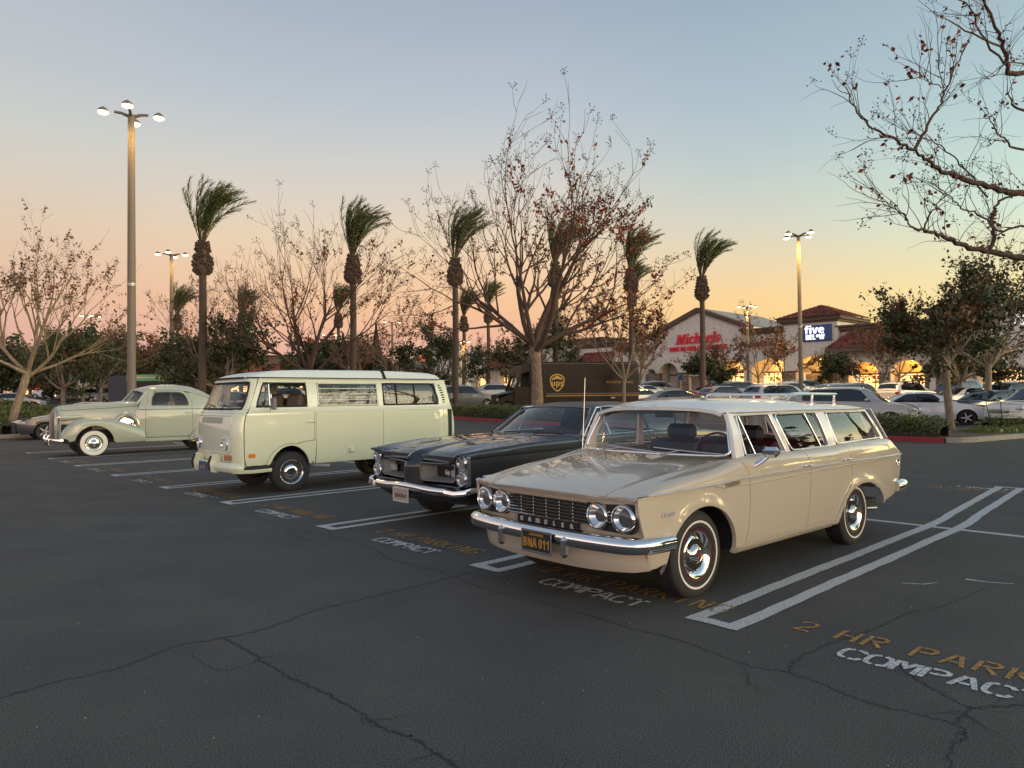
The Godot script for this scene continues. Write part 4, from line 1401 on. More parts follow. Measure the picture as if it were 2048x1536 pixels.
func bus() -> void:
	M.pale = paint(0.68, 0.72, 0.52, 0.4)
	M.pale_white = mt(0.72, 0.78, 0.71, 0.45)
	M.grey_pipe = mt(0.3, 0.3, 0.3, 0.6)
	var car := thing("camper_bus", "pale green-cream camper bus with a white pop-top roof and louvred side window", "van", Vector3(-4.854, 0, -11.785), deg_to_rad(42.5))
	var ref := Vector3(2.2, 1.0, 0)
	var C := 0.07
	for s in [1.0, -1.0]:
		var fs := func(x: float, y: float) -> Vector3: return Vector3(x, y, b_w(x, y) * s)
		var edge := func(y: float) -> float: return b_nx(y) + 0.207
		# cab door with its wheel arch
		var p := PackedVector2Array()
		for k in 10:
			var y := lerpf(1.283, 0.46, k / 9.0)
			p.push_back(Vector2(edge.call(y) + 0.004, y))
		p.append_array(pts([0.48, 0.46]))
		p.append_array(arc(0.905, 0.34, 0.425, 165, 78, 14, 0.445))
		p.append_array(pts([1.16, 0.81, 1.32, 0.822, 1.325, 1.283, 0.9, 1.283]))
		var d := MB.new()
		d.panel(p, fs, C, 0.02, ref)
		put("cab_door", d, M.pale, car)
		var ar := MB.new()
		var pa := PackedVector2Array(pts([1.327, 0.815, 1.165, 0.803]))
		pa.append_array(arc(0.905, 0.34, 0.418, 76, 162, 14, 0.438))
		pa.append_array(pts([0.50, 0.455, 0.545, 0.455]))
		pa.append_array(arc(0.905, 0.33, 0.352, 158, 15, 22, 0.418))
		pa.append_array(pts([1.262, 0.432, 1.34, 0.432, 1.355, 0.815]))
		ar.panel(pa, fs, 0.06, 0.04, ref)
		put("wheel_arch", ar, M.pale, car)
		var ps := MB.new()
		ps.panel(pts([1.331, 0.82, 1.331, 1.283, 1.356, 1.283, 1.356, 0.82]), fs, 0.1, 0.02, ref)
		put("door_post", ps, M.pale, car)
		var mid := MB.new()
		mid.panel(pts([1.362, 0.43, 1.362, 1.283, 2.66, 1.283, 2.66, 0.43]), fs, 0.12, 0.02, ref)
		put("side_panel", mid, M.pale, car)
		var rr := MB.new()
		var pr := pts([2.668, 0.43, 2.668, 1.283, 4.02, 1.283, 4.02, 0.47, 3.85, 0.45])
		pr.append_array(arc(3.35, 0.33, 0.40, 14, 166, 22, 0.36))
		rr.panel(pr, fs, 0.09, 0.03, ref)
		put("rear_side_panel", rr, M.pale, car)
		var rc := MB.new()
		rc.panel(pts([4.026, 0.47, 4.026, 1.283, 4.285, 1.283, 4.335, 1.0, 4.335, 0.50]), fs, 0.08, 0.02, ref)
		put("rear_corner", rc, M.pale, car)
		# the belt crease and everything between windows
		var belt := MB.new()
		belt.panel(pts([0.20, 1.287, 0.222, 1.318, 4.28, 1.318, 4.288, 1.287]), fs, 0.06, 0.02, ref)
		put("belt_moulding", belt, M.pale, car)
		for q in [
			["upper_side", [0.222, 1.32, 0.248, 1.372, 1.26, 1.372, 1.42, 1.372, 4.26, 1.372, 4.275, 1.32]],
			["upper_side", [0.40, 1.778, 0.42, 1.832, 4.145, 1.835, 4.165, 1.778]],
			["pillar", [0.248, 1.374, 0.398, 1.776, 0.475, 1.776, 0.335, 1.374]],
			["pillar", [1.225, 1.374, 1.215, 1.776, 1.405, 1.776, 1.405, 1.374]],
			["pillar", [2.585, 1.374, 2.585, 1.776, 2.685, 1.776, 2.685, 1.374]],
			["rear_pillar", [3.925, 1.374, 3.90, 1.50, 3.86, 1.776, 4.165, 1.776, 4.255, 1.374]]]:
			var b := MB.new()
			b.panel(pts(q[1]), fs, 0.09, 0.03, ref)
			put(q[0], b, M.pale, car)
		# rubber frames and panes
		var wins := [[0.345, 1.392, 0.478, 1.762, 1.205, 1.765, 1.208, 1.392], [1.42, 1.39, 1.42, 1.765, 2.57, 1.765, 2.57, 1.39], [2.70, 1.39, 2.70, 1.768, 3.80, 1.768, 3.905, 1.50, 3.905, 1.39]]
		for k in 3:
			var pf := rounded(pts(wins[k]), 0.07 if k != 1 else 0.03, 4)
			var path := []
			for w in pf.size() + 1:
				var e := pf[w % pf.size()]
				path.append(Vector3(e.x, e.y, (b_w(e.x, e.y) + 0.002) * s))
			var fb := MB.new()
			fb.tube(path, 0.014, 5, false)
			put("window_seal", fb, M.black if k != 1 else M.pale, car)
			if k == 0 and s > 0:
				var vb := MB.new()
				vb.panel(pts([0.35, 1.39, 0.478, 1.765, 0.57, 1.765, 0.57, 1.39]), func(x: float, y: float) -> Vector3: return Vector3(x, y, (b_w(x, y) - 0.01) * s), 0.15, 0.0, ref)
				put("vent_window", vb, M.glass, car)
			else:
				var gb := MB.new()
				gb.panel(pf, func(x: float, y: float) -> Vector3: return Vector3(x, y, (b_w(x, y) - 0.012) * s), 0.2, 0.0, ref)
				put("side_window", gb, M.glass, car)
		var vd := MB.new()
		vd.tube([Vector3(0.57, 1.39, (b_w(0.7, 1.39) + 0.002) * s), Vector3(0.57, 1.765, (b_w(0.7, 1.765) + 0.002) * s)], 0.009, 5)
		put("vent_post", vd, M.chrome, car)
		for k in 3:
			var lb := MB.new()
			var y := 1.485 + k * 0.095
			lb.box(Vector3(1.995, y, (b_w(2.0, y) + 0.008) * s), Vector3(1.14, 0.016, 0.03), 0.004)
			put("louvre_bar", lb, M.pale, car)
		var rv := MB.new()
		rv.tube([Vector3(2.98, 1.39, (b_w(3, 1.39)) * s), Vector3(2.98, 1.768, b_w(3, 1.768) * s)], 0.012, 5)
		rv.tube([Vector3(3.38, 1.39, (b_w(3, 1.39)) * s), Vector3(3.38, 1.768, b_w(3, 1.768) * s)], 0.012, 5)
		put("sliding_frame", rv, M.black, car)
		# air intake slots behind the last window
		for k in 8:
			var sb := MB.new()
			var y := 1.415 + k * 0.046
			var xo := 4.06 - 0.12 * pow(absf((y - 1.42) / 0.36), 1.6)
			var w := 0.085 if k > 0 and k < 7 else 0.06
			sb.box(Vector3(xo, y, (b_w(xo, y) + 0.0) * s), Vector3(w, 0.026, 0.012), 0.005, Basis(Vector3.UP, 0.12 * s))
			put("air_slot", sb, M.black, car)
		var gt := []
		for k in 22:
			var x := 0.42 + k * 3.73 / 21.0
			gt.append(Vector3(x, 1.836, (b_w(x, 1.836) + 0.012) * s))
		strip(car, "rain_gutter", gt, 0.018, 0.018, M.pale)
		if s > 0:
			door_handle(car, Vector3(1.24, 1.12, b_w(1.2, 1.12)), s, 0.13)
			var hk := MB.new()
			hk.box(Vector3(2.02, 0.62, b_w(2, 0.62) + 0.02), Vector3(0.085, 0.085, 0.045), 0.012)
			hk.box(Vector3(1.95, 0.62, b_w(2, 0.62) + 0.003), Vector3(0.02, 0.13, 0.006), 0.002)
			put("hookup_box", hk, M.pale, car)
		var mk := MB.new()
		mk.box(Vector3(0.262, 0.62, (b_w(0.26, 0.62) + 0.004) * s), Vector3(0.105, 0.06, 0.022), 0.006)
		put("side_marker", mk, M.amber, car)
		# lamps on the nose
		var hp := b_nose(0.80 * s, 0.80)
		headlight(car, hp + Vector3(-0.012, 0, 0), 0.088, Vector3(-1, 0, 0.14 * s), 0.022)
		var hr := MB.new()
		hr.lathe([Vector2(0.155, -0.012), Vector2(0.135, 0.004), Vector2(0.112, 0.006), Vector2(0.105, -0.006)], 28, Transform3D(Basis(Vector3(0, 0, -1), Vector3(-1, 0, 0.1 * s).normalized(), Vector3(0, 1, 0)), hp), 0.4)
		put("headlight_bowl", hr, M.pale, car)
		var tp := b_nose(0.93 * s, 0.60)
		var ts := MB.new()
		ts.box(tp + Vector3(-0.004, 0, 0), Vector3(0.03, 0.085, 0.19), 0.01, Basis(Vector3.UP, 0.34 * s))
		put("turn_signal", ts, M.amber_pale, car)
		# over-riders
		var ov := MB.new()
		ov.prism(rounded(pts([-0.13, 0.37, -0.03, 0.35, 0.02, 0.42, 0.02, 0.63, -0.05, 0.655, -0.11, 0.62, -0.15, 0.5]), 0.03, 3), -0.035, 0.035, Transform3D(Basis(), Vector3(-0.07, 0, 0.36 * s)))
		put("over_rider", ov, M.pale, car)
		var orb := MB.new()
		orb.tube(smooth3([-0.20, 0.40, 0.36 * s, -0.225, 0.5, 0.36 * s, -0.185, 0.62, 0.36 * s], 4), 0.022, 6)
		put("rubber_strip", orb, M.rubber, car)
		var stp := MB.new()
		stp.box(Vector3(0.29, 0.425, 0.865 * s), Vector3(0.46, 0.035, 0.10), 0.012)
		put("step_pad", stp, M.rubber, car)
		var sb2 := MB.new()
		sb2.sweep(smooth3([-0.02, 0.405, 0.80 * s, 0.08, 0.400, 0.875 * s, 0.3, 0.395, 0.885 * s, 0.56, 0.40, 0.865 * s], 4), [Vector2(-0.04, -0.045), Vector2(0.03, -0.045), Vector2(0.045, -0.02), Vector2(0.045, 0.012), Vector2(-0.04, 0.012)], Vector3.UP)
		put("step", sb2, M.pale, car)
	# nose
	var nb := MB.new()
	nb.panel(pts([-1.985, 0.44, -1.985, 1.29, 0, 1.29, 1.985, 1.29, 1.985, 0.44, 0, 0.42]), func(a: float, y: float) -> Vector3: return b_nose(a, y), 0.07, 0.02, ref)
	put("nose", nb, M.pale, car)
	var nu := MB.new()
	nu.panel(pts([-1.985, 1.294, -1.985, 1.345, -1.5, 1.348, 0, 1.34, 1.5, 1.348, 1.985, 1.345, 1.985, 1.294]), func(a: float, y: float) -> Vector3: return b_nose(a, y), 0.06, 0.02, ref)
	put("windscreen_sill", nu, M.pale, car)
	for s in [1.0, -1.0]:
		var pb := MB.new()
		pb.panel(pts([1.58 * s, 1.35, 1.56 * s, 1.79, 1.985 * s, 1.835, 1.985 * s, 1.35]), func(a: float, y: float) -> Vector3: return b_nose(a, y), 0.07, 0.02, ref)
		put("windscreen_pillar", pb, M.pale, car)
	var hb := MB.new()
	hb.panel(pts([-1.985, 1.835, -1.56, 1.782, 1.56, 1.782, 1.985, 1.835]), func(a: float, y: float) -> Vector3: return b_nose(a, y), 0.07, 0.02, ref)
	put("windscreen_header", hb, M.pale, car)
	var wpoly := rounded(pts([-1.56, 1.352, -1.54, 1.775, 1.54, 1.775, 1.56, 1.352]), 0.14, 5)
	var wb := MB.new()
	wb.panel(wpoly, func(a: float, y: float) -> Vector3: return b_nose(a, y) + Vector3(0.006, 0, 0), 0.09, 0.0, ref)
	put("windscreen", wb, M.glass, car)
	var wp := []
	for k in wpoly.size():
		for w in 5:
			var e := wpoly[k].lerp(wpoly[(k + 1) % wpoly.size()], w / 5.0)
			wp.append(b_nose(e.x, e.y) + Vector3(-0.003, 0, 0))
	wp.append(wp[0])
	var wt := MB.new()
	wt.tube(wp, 0.018, 6, false)
	put("windscreen_seal", wt, M.black, car)
	# raised line that frames the front and the fresh-air grille
	for s in [1.0, -1.0]:
		var fl := []
		for e in curve2([0.0, 0.665, 0.4, 0.665, 0.75, 0.662, 0.98, 0.70, 1.06, 0.82, 1.10, 1.0, 1.12, 1.17, 1.06, 1.235, 0.9, 1.25, 0.0, 1.252], 5):
			fl.append(b_nose(e.x * s, e.y) + Vector3(-0.002, 0, 0))
		var fm := MB.new()
		fm.tube(fl, 0.009, 5, false)
		put("nose_bead", fm, M.pale, car)
	var ag := joint("air_grille", car)
	for k in 7:
		var sl := MB.new()
		var pth := []
		for w in 9:
			pth.append(b_nose(lerpf(-0.62, 0.62, w / 8.0), 1.135 + k * 0.014) + Vector3(-0.004, 0, 0))
		sl.tube(pth, 0.0045, 4)
		put("grille_slat", sl, M.pale, ag)
	var ab := MB.new()
	ab.panel(pts([-0.63, 1.127, -0.63, 1.228, 0.63, 1.228, 0.63, 1.127]), func(a: float, y: float) -> Vector3: return b_nose(a, y) + Vector3(-0.002, 0, 0), 0.1, 0.0, ref)
	put("grille_back", ab, M.dull_green, ag)
	# bumper
	var bp := MB.new()
	bp.sweep(smooth3([0.11, 0.445, 0.90, 0.01, 0.45, 0.87, -0.07, 0.455, 0.76, -0.125, 0.46, 0.4, -0.135, 0.46, 0.0, -0.125, 0.46, -0.4, -0.07, 0.455, -0.76, 0.01, 0.45, -0.87, 0.11, 0.445, -0.90], 5), _mirror([Vector2(-0.03, -0.08), Vector2(0.01, -0.075), Vector2(0.035, -0.04), Vector2(0.04, 0.0), Vector2(0.03, 0.04), Vector2(0.0, 0.07), Vector2(-0.03, 0.072)]), Vector3.UP)
	put("front_bumper", bp, M.pale, car)
	number_plate(car, Vector3(-0.19, 0.44, 0.0), -PI / 2, "", M.plate_blue, M.plate_gold, M.plate_blue)
	# rear, floor and underside
	var rp := MB.new()
	rp.panel(rounded(pts([-0.77, 0.5, -0.77, 1.285, -0.745, 1.36, -0.68, 1.83, 0.68, 1.83, 0.745, 1.36, 0.77, 1.285, 0.77, 0.5]), 0.05), func(z: float, y: float) -> Vector3: return Vector3(crv([0.5, 4.36, 1.0, 4.36, 1.29, 4.31, 1.83, 4.16], y) - 0.05 * z * z, y, z), 0.12, 0.02, ref)
	put("rear_panel", rp, M.pale, car)
	var rb := MB.new()
	rb.box(Vector3(4.40, 0.48, 0), Vector3(0.09, 0.14, 1.6), 0.03)
	put("rear_bumper", rb, M.pale, car)
	var ub := MB.new()
	ub.box(Vector3(2.35, 0.47, 0), Vector3(3.9, 0.10, 1.52))
	ub.box(Vector3(0.5, 0.38, 0), Vector3(0.5, 0.08, 1.2))
	ub.box(Vector3(3.7, 0.42, 0), Vector3(1.0, 0.2, 0.9))
	for s in [1.0, -1.0]:
		ub.box(Vector3(0.92, 0.765, 0.66 * s), Vector3(0.8, 0.03, 0.36))
		ub.box(Vector3(0.5, 0.6, 0.66 * s), Vector3(0.03, 0.32, 0.36))
		ub.box(Vector3(1.30, 0.6, 0.66 * s), Vector3(0.03, 0.32, 0.36))
		ub.box(Vector3(2.0, 0.9, 0.80 * s), Vector3(1.35, 0.75, 0.03))
		ub.box(Vector3(3.5, 0.98, 0.79 * s), Vector3(1.5, 0.6, 0.03))
	put("underbody", ub, M.dark, car)
	var pi := MB.new()
	pi.tube([Vector3(1.33, 0.40, 0.62), Vector3(1.36, 0.40, 0.78), Vector3(1.62, 0.37, 0.80)], 0.035, 8)
	put("heater_pipe", pi, M.grey_pipe, car)
	# cabin
	for z in [0.42, -0.42]:
		var st := joint("front_seat", car)
		var c1 := MB.new()
		c1.box(Vector3(0.95, 1.0, z), Vector3(0.5, 0.16, 0.5), 0.05)
		put("cushion", c1, M.seat_tan, st)
		var c2 := MB.new()
		c2.box(Vector3(1.2, 1.3, z), Vector3(0.14, 0.6, 0.5), 0.05, Basis(Vector3.BACK, -0.12))
		put("backrest", c2, M.seat_tan, st)
	var da := MB.new()
	da.box(Vector3(0.36, 1.24, 0), Vector3(0.28, 0.16, 1.45), 0.05)
	put("dashboard", da, M.seat_dark, car)
	var pack := MB.new()
	pack.box(Vector3(0.62, 1.33, 0.28), Vector3(0.1, 0.2, 0.2), 0.05)
	put("dark_bag", pack, M.seat_dark, car)
	steering_wheel(car, Vector3(0.56, 1.36, 0.42), 0.21, M.seat_dark, 1.0)
	var cab := MB.new()
	cab.box(Vector3(1.75, 1.15, -0.55), Vector3(0.7, 0.75, 0.45), 0.02)
	cab.box(Vector3(3.7, 1.36, -0.2), Vector3(0.7, 0.24, 0.7), 0.02)
	put("cabinet", cab, M.wood, car)
	var bd := MB.new()
	bd.box(Vector3(2.9, 1.12, 0), Vector3(1.2, 0.2, 1.4), 0.05)
	put("rear_bench", bd, M.seat_tan, car)
	# roof: steel skin and the white cap in two lengths
	var sk := MB.new()
	sk.panel(pts([0.28, -0.70, 0.28, 0.70, 4.14, 0.70, 4.14, -0.70]), func(x: float, z: float) -> Vector3: return Vector3(x, 1.842 - 0.01 * z * z, z), 0.25, 0.01, ref)
	put("roof_skin", sk, M.pale, car)
	for seg in [[0.235, 2.745], [2.80, 4.16]]:
		var cp := MB.new()
		var n := int((seg[1] - seg[0]) / 0.06)
		cp.grid(func(x: float, q: float) -> Vector3: return b_cap(x, q), seg[0], seg[1], n, -1.0, 1.0, 40, ref)
		for e in 2:
			var first := cp.v.size()
			var nn := Vector3(-1 if e == 0 else 1, 0, 0)
			for k in 41:
				var t := b_cap(seg[e], -1.0 + k * 0.05)
				cp.vert(t, nn)
				cp.vert(Vector3(t.x, 1.838, t.z), nn)
			for k in 40:
				var w := first + k * 2
				if e == 0:
					cp.face(w, w + 1, w + 3); cp.face(w, w + 3, w + 2)
				else:
					cp.face(w, w + 3, w + 1); cp.face(w, w + 2, w + 3)
		put("roof_cap", cp, M.pale_white, car)
	var sg := MB.new()
	var sgp := []
	for k in 31:
		sgp.append(b_cap(2.772, -1.0 + k / 15.0) + Vector3(0.02 * absf(-1.0 + k / 15.0), 0.004, 0))
	sg.tube(sgp, 0.02, 5)
	put("roof_strap", sg, M.rubber, car)
	for s in [1.0, -1.0]:
		var sl := []
		for k in 28:
			var x := 0.25 + k * 3.89 / 27.0
			var t := b_cap(x, 1.0)
			sl.append(Vector3(t.x, 1.850, (t.z + 0.004) * s))
		var qb := MB.new()
		qb.tube(sl, 0.013, 5)
		put("roof_seal", qb, M.black, car)
	var fs2 := MB.new()
	var fp := []
	for k in 21:
		var t := b_cap(0.235, -1.0 + k * 0.1)
		fp.append(Vector3(t.x - 0.004, 1.852, t.z))
	fs2.tube(fp, 0.014, 5)
	put("roof_seal", fs2, M.black, car)
	# wipers and mirror
	for z in [-0.35, 0.22]:
		var w := MB.new()
		var a := b_nose(z / 0.7, 1.345) + Vector3(-0.03, 0, 0)
		var b := b_nose((z + 0.16) / 0.7, 1.42) + Vector3(-0.03, 0.0, 0)
		w.tube([a, b], 0.007, 5)
		w.tube([b_nose((z - 0.06) / 0.7, 1.44) + Vector3(-0.025, 0, 0), b_nose((z + 0.30) / 0.7, 1.39) + Vector3(-0.025, 0, 0)], 0.008, 5)
		put("wiper", w, M.black, car)
	var dm := joint("door_mirror", car, Vector3(0.56, 1.29, 0.85))
	var arm := MB.new()
	arm.tube(smooth3([0, 0, 0, -0.02, 0.06, 0.06, -0.02, 0.2, 0.09, -0.02, 0.3, 0.08], 4), 0.008, 6)
	put("stalk", arm, M.chrome, dm)
	var mh := MB.new()
	mh.box(Vector3(0.0, 0.15, 0.14), Vector3(0.05, 0.2, 0.13), 0.03, Basis(Vector3.UP, 0.2))
	put("mirror_head", mh, M.dull, dm)
	# wheels
	var face := func(j: Node3D, Z: Transform3D, rr: float, w: float) -> void:
		turned(j, "rim", [Vector2(rr + 0.004, w * 0.40), Vector2(rr - 0.006, w * 0.42), Vector2(rr - 0.02, w * 0.30), Vector2(rr * 0.75, w * 0.22), Vector2(rr * 0.70, w * 0.30), Vector2(rr * 0.5, w * 0.30)], M.wheel_grey, Z)
		turned(j, "trim_ring", [Vector2(rr + 0.010, w * 0.46), Vector2(rr + 0.004, w * 0.51), Vector2(rr - 0.010, w * 0.47), Vector2(rr - 0.016, w * 0.38)], M.chrome, Z)
		var sl := MB.new()
		for k in 16:
			var a := TAU * k / 16.0
			sl.box(Z * Vector3(cos(a) * rr * 0.80, w * 0.265, sin(a) * rr * 0.80), Vector3(0.018, 0.012, 0.03), 0.0, Z.basis * Basis(Vector3.UP, -a))
		put("rim_slots", sl, M.black, j)
		turned(j, "hub_cap", [Vector2(rr * 0.63, w * 0.28), Vector2(rr * 0.62, w * 0.36), Vector2(rr * 0.5, w * 0.44), Vector2(rr * 0.3, w * 0.50), Vector2(rr * 0.2, w * 0.495), Vector2(0.0005, w * 0.505)], M.chrome, Z)
		var em := MB.new()
		em.text("V", 0.028, 0.004, Z * Transform3D(Basis(Vector3.RIGHT, -PI / 2), Vector3(0, w * 0.515, -0.018)))
		em.text("W", 0.028, 0.004, Z * Transform3D(Basis(Vector3.RIGHT, -PI / 2), Vector3(0, w * 0.515, 0.018)))
		put("hub_emblem", em, M.black, j)
	for s in [1.0, -1.0]:
		wheel(car, Vector3(0.95, 0.318, 0.70 * s), s, 0.33, 0.19, face, [], 0.0)
		wheel(car, Vector3(3.35, 0.318, 0.715 * s), s, 0.33, 0.19, face, [], 0.0)

# ---------- black two-door hardtop ----------
func g_yt(x: float) -> float:
	return crv([0.0, 0.78, 0.5, 0.80, 1.8, 0.82, 4.0, 0.84, 5.4, 0.80], x)
func g_side(x: float, y: float) -> float:
	return 0.985 - crv([0.18, 0.16, 0.25, 0.07, 0.4, 0.02, 0.62, 0.0, 0.8, 0.012, 0.9, 0.05], y) - 0.06 * (1.0 - smoothstep(0.0, 0.8, x)) - 0.08 * smoothstep(4.2, 5.4, x)
func g_top(x: float, t: float) -> Vector3:
	var hy := crv([-0.1, 0.70, 0.0, 0.745, 0.06, 0.80, 0.16, 0.845, 0.5, 0.905, 1.0, 0.945, 1.8, 0.965, 2.5, 0.97, 4.0, 0.97, 4.6, 0.93, 5.4, 0.86], x)
	var cz := 0.93 - 0.05 * (1.0 - smoothstep(0.0, 0.8, x)) - 0.06 * smoothstep(4.2, 5.4, x)
	var fy := crv([-0.1, 0.83, 0.0, 0.845, 0.3, 0.875, 1.0, 0.925, 1.8, 0.945, 2.6, 0.955, 4.0, 0.97, 5.4, 0.88], x)
	var yt := g_yt(x)
	if t <= 1.0:
		var z := t * cz
		# raised middle, valley, then the fender blade
		var prof := crv([0.0, 0.012, 0.10, 0.010, 0.16, -0.006, 0.3, -0.002, 0.55, -0.008, 0.72, -0.03, 0.84, -0.035, 0.95, -0.006, 1.0, 0.0], t)
		var dip := crv([0.0, 0.6, 0.3, 1.0, 1.6, 0.6, 1.9, 0.0], x)
		return Vector3(x, lerpf(hy, fy, smoothstep(0.72, 1.0, t)) + prof * dip, z)
	var a := (t - 1.0) * PI * 0.5
	return Vector3(x, yt + (fy - yt) * pow(maxf(cos(a), 0.0), 0.9), cz + (g_side(x, yt) - cz) * pow(maxf(sin(a), 0.0), 0.9))
func g_win(y: float) -> float:
	return crv([0.93, 0.88, 1.0, 0.865, 1.3, 0.70, 1.36, 0.66], y)
func g_roof(x: float, q: float) -> Vector3:
	var yc := crv([2.28, 1.315, 2.4, 1.345, 2.8, 1.378, 3.3, 1.375, 3.8, 1.33, 4.2, 1.20, 4.75, 0.95], x)
	var ye := crv([2.28, 1.28, 2.6, 1.305, 3.3, 1.305, 3.7, 1.25, 4.1, 1.10, 4.7, 0.95], x)
	var zw := crv([2.28, 0.64, 2.5, 0.70, 3.3, 0.71, 4.0, 0.76, 4.7, 0.84], x)
	var s := absf(q)
	return Vector3(x + 0.10 * q * q * (1.0 - smoothstep(2.28, 2.9, x)), ye + (yc - ye) * pow(maxf(0.0, 1.0 - pow(s, 3.0)), 0.65), q * zw)
func g_ws(a: float, b: float) -> Vector3:
	var lo := Vector3(1.72 + 0.24 * pow(absf(a), 2.2), 0.955 - 0.01 * a * a, 0.84 * a)
	var hi := Vector3(2.30 + 0.12 * a * a, 1.325 - 0.03 * a * a, 0.66 * a)
	var p := lo.lerp(hi, b)
	p.y += 0.02 * sin(PI * b)
	return p

func coupe() -> void:
	M.navy = paint(0.006, 0.007, 0.011, 0.45)
	M.grille_white = mt(0.22, 0.225, 0.21, 0.5)
	var car := thing("hardtop_coupe", "black two-door hardtop coupe with stacked headlights, between the camper bus and the beige wagon", "car", Vector3(-1.15, 0.045, -8.48), deg_to_rad(42.0))
	var ref := Vector3(2.6, 0.55, 0)
	for s in [1.0, -1.0]:
		var fs := func(x: float, y: float) -> Vector3: return Vector3(x, y, g_side(x, y) * s)
		var ft := func(x: float, t: float) -> Vector3:
			var p := g_top(x, t)
			return Vector3(p.x, p.y, p.z * s)
		var ff := MB.new()
		var p := pts([0.10, 0.42, 0.09, 0.775, 0.5, g_yt(0.5) - 0.006, 1.2, g_yt(1.2) - 0.006, 1.84, g_yt(1.84) - 0.006, 1.80, 0.5, 1.76, 0.24, 1.42, 0.22])
		p.append_array(arc(0.95, 0.31, 0.43, -10, 186, 22, 0.375))
		p.append_array(pts([0.50, 0.34, 0.3, 0.36]))
		ff.panel(p, fs, 0.07, 0.03, ref)
		ff.panel(pts([0.02, 0.80, 1.70, 0.80, 1.84, 2.0, 0.06, 2.0, -0.04, 1.4, -0.06, 1.0]), ft, 0.1, 0.02, ref, 1.5)
		put("front_fender", ff, M.navy, car)
		var dd := MB.new()
		dd.panel(pts([1.848, g_yt(1.84) - 0.006, 1.808, 0.5, 1.77, 0.25, 3.12, 0.25, 3.22, 0.5, 3.22, g_yt(3.2) - 0.006, 2.5, g_yt(2.5) - 0.006]), fs, 0.1, 0.02, ref)
		dd.panel(pts([1.75, 1.0, 1.848, 2.0, 3.22, 2.0, 3.22, 1.0]), ft, 0.1, 0.02, ref, 1.5)
		put("door", dd, M.navy, car)
		var qq := MB.new()
		var pq := pts([3.228, g_yt(3.2) - 0.006, 3.228, 0.5, 3.128, 0.24, 3.55, 0.24])
		pq.append_array(arc(4.0, 0.30, 0.43, 188, 0, 20, 0.33))
		pq.append_array(pts([4.6, 0.30, 5.2, 0.36, 5.36, 0.5, 5.36, g_yt(5.36) - 0.006, 4.4, g_yt(4.4) - 0.006]))
		qq.panel(pq, fs, 0.1, 0.02, ref)
		qq.panel(pts([3.228, 1.0, 3.228, 2.0, 5.36, 2.0, 5.36, 1.0]), ft, 0.1, 0.02, ref, 1.5)
		put("rear_quarter", qq, M.navy, car)
		# side glass, bright frames
		for gl in [[1.98, 0.95, 2.42, 1.30, 2.47, 1.30, 2.47, 0.95], [2.50, 0.95, 2.50, 1.30, 3.25, 1.30, 3.32, 0.95]]:
			var gb := MB.new()
			gb.panel(pts(gl), func(x: float, y: float) -> Vector3: return Vector3(x, y, g_win(y) * s), 0.15, 0.0, ref)
			put("side_window", gb, M.glass, car)
		for fr in [[1.95, 0.95, 2.40, 1.305, 2.6, 1.315, 3.3, 1.315, 3.7, 1.255], [2.485, 0.95, 2.485, 1.30], [1.95, 0.95, 3.4, 0.965]]:
			var path := []
			for e in pts(fr):
				path.append(Vector3(e.x, e.y, (g_win(e.y) + 0.008) * s))
			var fb := MB.new()
			fb.tube(path, 0.012, 6)
			put("window_trim", fb, M.chrome, car)
		var ap := MB.new()
		ap.panel(pts([1.88, 0.94, 2.33, 1.312, 2.42, 1.31, 1.965, 0.94]), func(x: float, y: float) -> Vector3: return Vector3(x, y, (g_win(y) - 0.004) * s), 0.1, 0.03, ref)
		put("pillar", ap, M.navy, car)
		var cp := MB.new()
		cp.panel(pts([3.33, 0.95, 3.27, 1.305, 3.72, 1.25, 4.05, 1.10, 4.5, 0.965]), func(x: float, y: float) -> Vector3: return Vector3(x, y, (g_win(y) + 0.01 * (x - 3.3)) * s), 0.1, 0.03, ref)
		put("pillar", cp, M.navy, car)
		# stacked lamps in a bright frame
		var fr := MB.new()
		fr.prism(rounded(pts([0.772 * s, 0.48, 0.938 * s, 0.48, 0.938 * s, 0.825, 0.772 * s, 0.825]), 0.03, 3), 0.0, 0.05, Transform3D(Basis(Vector3(0, 0, 1), Vector3.UP, Vector3(-1, 0, 0)), Vector3(0.09, 0, 0)))
		put("lamp_frame", fr, M.dull, car)
		headlight(car, Vector3(0.022, 0.74, 0.855 * s), 0.075, Vector3(-1, 0, 0), 0.012)
		headlight(car, Vector3(0.022, 0.563, 0.855 * s), 0.075, Vector3(-1, 0, 0), 0.012)
		# deep grille opening
		var gr := joint("grille", car)
		var o := pts([0.15, 0.53, 0.15, 0.69, 0.2, 0.71, 0.72, 0.72, 0.735, 0.70, 0.735, 0.535, 0.70, 0.52, 0.2, 0.51])
		var lip := MB.new()
		var lp := []
		for e in rounded(o, 0.03, 3):
			lp.append(Vector3(0.03 - 0.06 * (1.0 - e.x / 0.75), e.y, e.x * s))
		lp.append(lp[0])
		lip.tube(lp, 0.009, 6, false)
		put("grille_surround", lip, M.dull, gr)
		var inn := MB.new()
		var ro := rounded(o, 0.03, 3)
		for k in ro.size():
			var a := ro[k]
			var b := ro[(k + 1) % ro.size()]
			var c2 := Vector2(lerpf(0.44, a.x, 0.72), lerpf(0.6, a.y, 0.62))
			var d2 := Vector2(lerpf(0.44, b.x, 0.72), lerpf(0.6, b.y, 0.62))
			var q := [Vector3(0.03 - 0.06 * (1.0 - a.x / 0.75), a.y, a.x * s), Vector3(0.03 - 0.06 * (1.0 - b.x / 0.75), b.y, b.x * s), Vector3(0.16, d2.y, d2.x * s), Vector3(0.16, c2.y, c2.x * s)]
			if s < 0:
				q.reverse()
			inn.quad(q[0], q[1], q[2], q[3])
